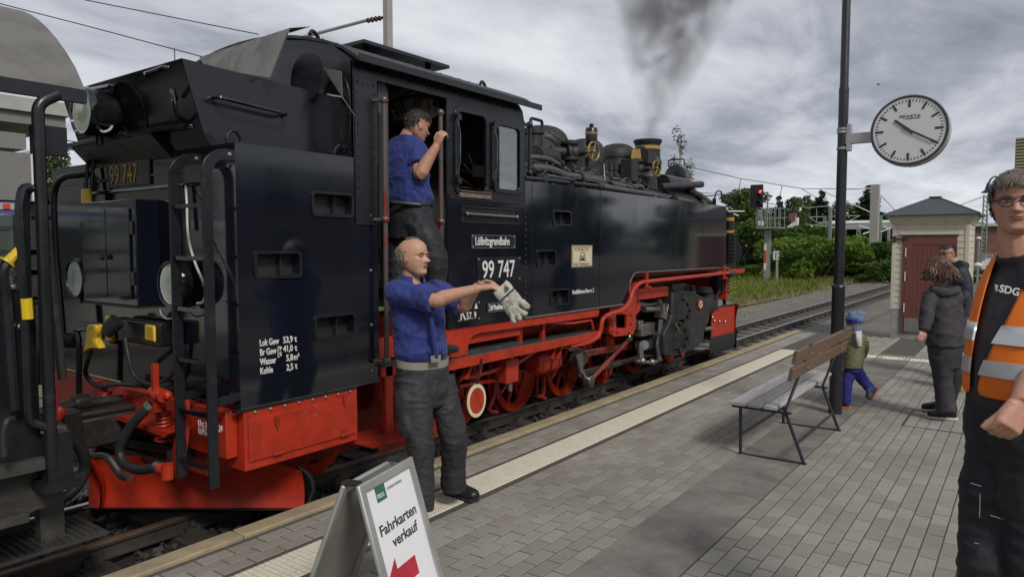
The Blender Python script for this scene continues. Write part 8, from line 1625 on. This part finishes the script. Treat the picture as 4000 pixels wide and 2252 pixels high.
# masts, cantilevers, wires
def mast(px, y0, d, r, label, mat='mast_concrete', name='catenary_mast', lattice=False, taper=.8, shape='sq'):
    x, y = at_px(px, d); zt = A(px, y0, d=d).z; o = thing(name, label, 'mast', (x, y, -.34))
    if lattice:
        for s1 in (-1, 1):
            for s2 in (-1, 1): MB().tube([(x + s1 * r, y + s2 * r, -.34), (x + s1 * r * .6, y + s2 * r * .6, zt)], .05, 5).build('leg', mat, o)
        lz = MB(); n = int((zt + .34) / (r * 1.7))
        for k in range(n):
            za, zb = -.34 + (zt + .34) * k / n, -.34 + (zt + .34) * (k + 1) / n; q = 1 - .4 * k / n
            for s in (-1, 1): lz.tube([(x + s * r * q, y - r * q, za), (x + s * r * q, y + r * q, zb)], .03, 4); lz.tube([(x - r * q, y + s * r * q, za), (x + r * q, y + s * r * q, zb)], .03, 4)
        lz.build('lacing', mat, o, kind='stuff')
    else: MB().box2((x - r, y - r, -.34), (x + r, y + r, zt)).build('shaft', mat, o, bevel=.02)
    return o, x, y, zt
m1, mx_, my_, mz_ = mast(3413, 722, 52, .28, 'grey concrete catenary mast left of the hut'); m2, x2, y2, z2_ = mast(1524, -160, 30, .145, 'tall concrete catenary mast behind the cab roof')
mast(3115 + 125, 808, 60, .13, 'green steel catenary mast just left of the lamp post', 'mast_green'); mast(3437, 840, 66, .12, 'green steel mast behind the concrete mast', 'mast_green'); mast(2965, 820, 75, .22, 'green lattice mast close left of the signal post', 'mast_green', 'lattice_mast', True); mast(3352, 895, 80, .24, 'green lattice mast under the steel bridge', 'mast_green', 'lattice_mast', True); mast(3843, 762, 52, .18, 'green lattice mast behind the hut roof', 'mast_green', 'lattice_mast', True); mast(3219, 850, 90, .2, 'slim lattice mast left of the lamp post', 'mast_green', 'lattice_mast', True); mast(3470, 895, 58, .10, 'slim grey mast close left of the hut', 'galvanised')
def canti(label, segs, d, r=.05, mat='galvanised'):
    o = thing('overhead_line_cantilever', label, 'cantilever', A(*segs[0][0], d=d))
    for k, s in enumerate(segs): MB().tube([A(*p, d=d) for p in s], r, 6).build('tube', mat, o)
    return o
o_ = canti('long grey catenary arm with brown insulator behind the coal guard', [[(1100, 168), (1440, 78)]], 30, .07)
MB().lathe([(0, .06), (.1, .12), (.18, .07), (.26, .13), (.34, .07), (.42, .13), (.5, .07), (.58, .12), (.66, .06), (.9, .06)], A(1430, 82, d=30), (A(1505, 68, d=30) - A(1430, 82, d=30)), 10).build('insulator', 'insulator', o_)
canti('white catenary arms left of the lamp post', [[(3150, 812), (3320, 796)], [(3165, 848), (3355, 842)], [(3158, 848), (3230, 890)], [(3250, 892), (3360, 842)], [(3190, 815), (3190, 865)], [(3145, 875), (3260, 888)]], 60, .03, 'galvanised')
canti('white slanting catenary strut crossing behind the lamp post', [[(3208, 742), (3402, 830)], [(3410, 735), (3300, 740)]], 54, .04, 'sign_white'); canti('white catenary arm by the concrete mast', [[(3355, 880), (3410, 898)], [(3370, 914), (3410, 900)], [(3440, 905), (3480, 890)], [(3450, 880), (3475, 900)]], 60, .05, 'sign_white'); canti('short white catenary tube beyond the tank front', [[(2845, 825), (2908, 825)], [(2865, 835), (2885, 843)]], 60, .06, 'sign_white')
canti('thin dark catenary strut left of the signal', [[(2835, 765), (2885, 757)], [(2830, 787), (2886, 755)], [(2700, 770), (2885, 757)]], 50, .04, 'wire_dark')
WIRES = [('upper overhead wire at the left', [(330, 0), (1010, 135)], 30), ('lower overhead wire at the left', [(0, 15), (350, 105), (790, 222)], 30), ('overhead wire from behind the chimney to the right', [(2640, 640), (2890, 697), (3130, 736), (3200, 737), (3400, 738)], 48), ('low contact wire beyond the smokebox', [(2720, 752), (2880, 760), (2910, 775), (3060, 805)], 52), ('sloping stay wire right of the signal', [(3130, 736), (3200, 780)], 50), ('stay wire from the concrete mast to the hut roof', [(3428, 750), (3500, 825)], 52), ('stay wire left of the lattice mast by the hut', [(3720, 812), (3840, 768)], 52), ('dropper wire left of the signal head', [(2893, 700), (2884, 760)], 48), ('dropper wire right of the signal cage', [(3055, 725), (3043, 782)], 48), ('dropper wire above the coal hopper', [(681, 190), (683, 235)], 30), ('thin wire behind the carriage railing at left', [(80, 520), (330, 560)], 30)]
for lb, pts, d in WIRES: w_ = MB().tube([A(x, y, d=d) for x, y in pts], .022, 5).build('overhead_wire', 'wire_dark'); tag(w_, lb, 'wire')
# bridge with brick abutment
bg_ = thing('road_bridge', 'grey steel road bridge with white parapet on a brick abutment', 'bridge', A(3250, 1060, d=74)); B0 = lambda x, y: A(x, y, d=74)
def bq(pts, nm, mt, dp=3.0): MB().add([B0(*p) for p in pts] + [B0(*p) + Fh * dp for p in pts], [(0, 1, 2, 3), (7, 6, 5, 4), (0, 4, 5, 1), (1, 5, 6, 2), (2, 6, 7, 3), (3, 7, 4, 0)]).build(nm, mt, bg_)
bq([(3255, 878), (3560, 866), (3560, 890), (3255, 896)], 'girder', 'bridge_grey'); bq([(3250, 862), (3560, 858), (3560, 866), (3250, 874)], 'parapet', 'sign_white', 3.2); bq([(3195, 900), (3268, 896), (3262, 990), (3190, 985)], 'abutment', 'brick_far', 5); bq([(3295, 895), (3308, 895), (3302, 1010), (3292, 1010)], 'pier', 'steel_dark', .6); bq([(3130, 888), (3260, 876), (3260, 900), (3150, 900)], 'embankment_wall', 'brick_far', 4)
for pts in ([(3068, 895), (3098, 873)], [(3100, 873), (3110, 873)], [(3150, 884), (3230, 880)]): MB().tube([B0(*p) for p in pts], .10, 6).build('hand_rail', 'sign_white', bg_)
MB().box(B0(3106, 870), (.6, .6, 1.1)).build('stair_head', 'sign_white', bg_); MB().box(B0(3097, 848), (.6, .6, .8)).build('chimney_pot', 'brick_far', bg_)
# platform shelter at the left on the far platform
sh_ = thing('platform_shelter', 'grey platform shelter with violet station sign behind the carriage', 'shelter', A(60, 1150, d=13)); yS = 13.5; xq = lambda px, py, Y=yS: A(px, py, Y=Y)
a_, b_ = xq(255, 430), xq(235, 500); MB().box2((-3, yS, b_.z), (a_.x, yS + 3.5, a_.z + .05)).build('canopy', 'canopy_grey', sh_); MB().box2((-3, yS - .08, a_.z - .12), (a_.x + .05, yS + 3.5, a_.z + .10)).build('canopy_fascia', 'canopy_light', sh_)
c_ = xq(72, 530); d_ = xq(72, 590); MB().box2((-3, yS - .3, d_.z), (c_.x, yS + 1, c_.z)).build('canopy_beam', 'canopy_grey', sh_)
a_, b_ = xq(118, 600, 12.8), xq(118, 785, 12.8); MB().box2((-3, 12.8, b_.z), (a_.x, 13.3, a_.z)).build('wall_panel', 'canopy_grey', sh_); MB().box2((a_.x, 12.78, b_.z), (a_.x + .12, 13.3, a_.z + .05)).build('panel_edge', 'sign_white', sh_)
a2, b2_ = xq(82, 790, 12.7), xq(82, 838, 12.7); MB().box2((-3, 12.7, b2_.z), (a2.x, 12.76, a2.z)).build('station_sign', 'sign_violet', sh_); MB().box2((-3, 12.685, b2_.z + .07), (a2.x - .08, 12.699, a2.z - .02)).build('sign_face', 'canopy_light', sh_)
MB().box2((xq(12, 800, 12.68).x, 12.67, b2_.z + .08), (xq(38, 800, 12.68).x, 12.684, a2.z - .03)).build('pictogram', 'band_red', sh_)
for px in (75, 128, 205): x = xq(px, 900, 13).x; MB().box2((x - .05, 13, -.3), (x + .05, 13.1, xq(px, 780, 13).z)).build('post', 'steel_dark', sh_)
gA, gB = xq(0, 840, 13.05), xq(205, 1170, 13.05); MB().box2((-3, 13.04, gB.z), (gB.x, 13.06, gA.z)).build('glass_wall', 'glass', sh_)
for py in (785, 985, 1065, 1170): z = xq(100, py, 13).z; MB().box2((-3, 13.0, z - .04), (gB.x, 13.1, z + .04)).build('rail', 'steel_dark', sh_)
wz = xq(100, 900, 16).z; pw = thing('garden_wall', 'pale rendered wall seen through the shelter glass', 'wall', (3, 16.2, -.3)); MB().box2((-6, 16, -.34), (5.4, 16.3, wz)).build('wall', 'wall_pale', pw); MB().box2((-6, 15.97, wz), (5.45, 16.33, wz + .08)).build('coping', 'canopy_light', pw)
tw2 = thing('white_container', 'pale grey container with grooved wall right behind the carriage rail', 'container', at_px(190, 15) + (-.34,)); x, y = at_px(185, 15.5); MB().box2((x - .6, y, 1.35), (x + 1.4, y + 1.2, 2.45)).build('box', 'wall_pale', tw2); MB().box2((x - .6, y, -.34), (x - .45, y + 1, 1.35)).box2((x + 1.2, y, -.34), (x + 1.35, y + 1, 1.35)).build('stand', 'steel_dark', tw2)
# things at the far right behind the man
gx_, gy_ = at_px(3905, 24); gl_ = thing('gooseneck_lamp', 'black gooseneck station lamp beside the tall man\'s head', 'lamp', (gx_, gy_, -.34)); zt = A(3900, 700, d=24).z
MB().tube([(gx_, gy_, -.34), (gx_, gy_, zt - .3)], .04, 8).tube(spline([A(3910, 730, d=24), A(3907, 705, d=24), A(3890, 690, d=24), A(3870, 700, d=24), A(3862, 725, d=24)], 5), .03, 8).build('post', 'post_black', gl_)
MB().lathe([(0, .04), (.10, .07), (.25, .11), (.33, .21), (.35, .21), (.36, .0)], A(3862, 712, d=24), (0, 0, -1), 18).build('shade', 'post_black', gl_)
gx2, gy2 = at_px(3823, 26); gb = thing('globe_lamp', 'short post lamp with white dome right of the hut', 'lamp', (gx2, gy2, -.34)); MB().tube([(gx2, gy2, -.34), (gx2, gy2, A(3823, 935, d=26).z)], .035, 6).build('post', 'galvanised', gb); MB().lathe([(0, .08), (.03, .09), (.0, .08)], A(3823, 935, d=26), EZ, 12).ell(A(3823, 931, d=26), (.085, .085, .07)).build('dome', 'white_paint', gb)
fn = thing('picket_fence', 'brown picket fence on a pale wall behind the tall man', 'fence', at_px(3870, 30) + (-.34,)); p0, p1 = A(3845, 975, d=30), A(4020, 980, d=30)
for k in range(16): c = p0.lerp(p1, k / 15); MB().box((c.x, c.y, c.z + .0), (.05, .05, .36)).build('picket', 'brick_far', fn)
for dz in (-.1, .1): MB().bar(p0 + V(0, 0, dz), p1 + V(0, 0, dz), .03, .05).build('fence_rail', 'brick_far', fn)
MB().bar(A(3843, 1010, d=30.3) , A(4030, 1012, d=30.3), .2, .55).build('base_wall', 'wall_pale', fn)
hs_ = thing('brick_house', 'brown brick building with a terrace rail behind the tall man', 'building', at_px(3900, 62) + (-.34,)); c = A(3930, 930, d=62); MB().box((c.x + 2, c.y, 1.6), (5, 7, 3.9)).build('wall', 'brick_far', hs_); MB().box((c.x + 1.9, c.y, 3.6), (5.4, 7.4, .25)).build('roof_slab', 'wall_pale', hs_)
for k in range(8): MB().box((c.x - .6, c.y - 3.4 + k * .95, 4.1), (.06, .06, .8)).build('rail_post', 'sign_white', hs_)
MB().box((c.x - .6, c.y, 4.5), (.08, 7, .08)).build('top_rail', 'sign_white', hs_); MB().box((c.x - .55, c.y - 1.0, 1.4), (.1, 1.6, 2.2)).build('shutter', 'bridge_grey', hs_)
tl_ = thing('slatted_tower', 'tall pale tower clad in horizontal slats at the right edge', 'tower', at_px(4010, 70) + (-.34,)); c = A(4030, 660, d=70)
MB().box((c.x, c.y, 5.3), (1.6, 2.4, 11.4 + (c.z - 7.4) * 2 * .0)).build('core', 'slat_tower', tl_); zt = A(3985, 538, d=70).z
for k in range(22): MB().box((c.x - .1, c.y, zt - .15 - .3 * k), (1.9, 2.75, .18)).build('slat', 'slat_tower', tl_)
ds = thing('dwarf_signal', 'small white point indicator on the ground right of the hut', 'signal', at_px(3845, 24) + (-.34,)); c = A(3843, 1035, d=24); MB().box((c.x, c.y, c.z), (.12, .12, .28)).build('lamp_box', 'white_paint', ds); MB().box((c.x, c.y, -.1), (.15, .15, .5)).bar(V(c.x, c.y, -.1), V(c.x + .3, c.y - .3, -.3), .06, .06).build('stand', 'rail_rust', ds); MB().ell(A(3820, 1035, d=24), (.10, .12, .09)).build('counterweight', 'white_paint', ds)
br = A(3432, 330, d=60); bd_ = MB().ell(br, (.10, .10, .06), 8, 6).add([br + Rv * -.25 + Uv * .12, br + Fh * .1, br - Fh * .1], [(0, 1, 2)]).add([br + Rv * .25 + Uv * .06, br + Fh * .1, br - Fh * .1], [(0, 1, 2)]).build('bird', 'wire_dark'); tag(bd_, 'tiny dark bird flying left above the clock', 'bird')
# station building on the other side, behind the viewer (it shows in the paintwork)
sbld = thing('station_building', 'long brick station building facing the platform', 'building', (8, -14, -.34))
MB().box2((-14, -20, -.34), (30, -14, 3.7)).build('wall', 'brick_station', sbld); MB().box2((-14.1, -14.06, -.34), (30.1, -13.98, .6)).build('plinth', 'plaster_cream', sbld); MB().prism([(-20.4, 3.7), (-13.4, 3.7), (-17, 5.0)], (-14.4, 0, 0), EY, EZ, EX, 45).build('roof', 'hut_roof', sbld)
for k in range(11):
    x = -12 + 3.9 * k; wn_ = MB().box2((x, -14.02, .9), (x + 1.3, -13.94, 2.4)).build('window', 'window_dark', sbld); ring_ = MB().sheet(rect(x - .12, .78, x + 1.42, 2.52), [rect(x, .9, x + 1.3, 2.4)], (0, -13.95, 0), EX, EZ, EY, .06).build('window_frame', 'plaster_cream', sbld)
for k in range(11): plant(('broad_b', 'broad_a')[k % 2], 'leafy_tree', 'unseen tree added for dark reflections, in the row beyond the station building', 33 + 6.5 * k, -15 - 2 * (k % 3), .62 + .1 * (k % 3), 'tree', 'unseen trees added for the tank reflection', rz=k * 1.7)  # out of view, added so the tank side reflects something dark
tag(MB().add([(-40, -14.2, -.30), (60, -14.2, -.30), (60, -3.2, -.30), (-40, -3.2, -.30)], [(0, 1, 2, 3)]).build('forecourt', 'soiled_bed' if False else 'path_brown'), kind='structure')
# smoke over the chimney: thin grey volume
def smoke():
    cp_ = [(10.92, 5.2, 3.58), (11.02, 5.16, 4.0), (11.14, 5.1, 4.5), (11.3, 5.02, 5.2), (11.5, 4.93, 6.0), (11.8, 4.8, 7.2)]; rs = [.19, .40, .60, .90, 1.22, 1.7]
    mb = MB().tube(spline(cp_, 5), interp(rs, 5), 20); o = mb.build('smoke', 'wire_dark', sharp=180); tag(o, 'thin dark grey smoke drifting up from the chimney', 'smoke', kind='stuff'); o.data.materials.clear()
    mt = bpy.data.materials.new('smoke'); mt.use_nodes = True; nt = mt.node_tree; N = nt.nodes; L = nt.links; N.clear(); out = N.new('ShaderNodeOutputMaterial'); pv = N.new('ShaderNodeVolumePrincipled')
    pv.inputs['Color'].default_value = (.24, .215, .19, 1); pv.inputs['Anisotropy'].default_value = .1
    g = N.new('ShaderNodeTexCoord'); mp = N.new('ShaderNodeMapping'); mp.inputs['Scale'].default_value = (1.1, 1.1, .8); L.new(g.outputs['Object'], mp.inputs[0]); nz = N.new('ShaderNodeTexNoise'); nz.inputs['Scale'].default_value = 1.7; nz.inputs['Detail'].default_value = 5; nz.inputs['Roughness'].default_value = .55; nz.inputs['Distortion'].default_value = .6; L.new(mp.outputs[0], nz.inputs[0])
    mr = N.new('ShaderNodeMapRange'); mr.inputs[1].default_value = .40; mr.inputs[2].default_value = .68; mr.inputs[3].default_value = 0; mr.inputs[4].default_value = 2.0; L.new(nz.outputs[0], mr.inputs[0])
    def mth(op, a, b=0.0, c=0.0):
        n = N.new('ShaderNodeMath'); n.operation = op
        for i, q in enumerate((a, b, c)):
            if isinstance(q, (int, float)): n.inputs[i].default_value = q
            else: L.new(q, n.inputs[i])
        return n.outputs[0]
    sp = N.new('ShaderNodeSeparateXYZ'); L.new(g.outputs['Object'], sp.inputs[0]); h = mth('SUBTRACT', sp.outputs[2], 3.58)
    dx = mth('SUBTRACT', sp.outputs[0], mth('MULTIPLY_ADD', h, .24, 10.92)); dy = mth('SUBTRACT', sp.outputs[1], mth('MULTIPLY_ADD', h, -.11, 5.2)); rr = mth('SQRT', mth('ADD', mth('MULTIPLY', dx, dx), mth('MULTIPLY', dy, dy)))
    fo = mth('MAXIMUM', mth('SUBTRACT', 1.0, mth('DIVIDE', rr, mth('MULTIPLY_ADD', h, .42, .20))), 0.0)      # smoke thins away from the middle of the plume
    L.new(mth('MULTIPLY', mr.outputs[0], mth('MULTIPLY', fo, 2.0)), pv.inputs['Density']); L.new(pv.outputs[0], out.inputs['Volume']); o.data.materials.append(mt)
smoke()
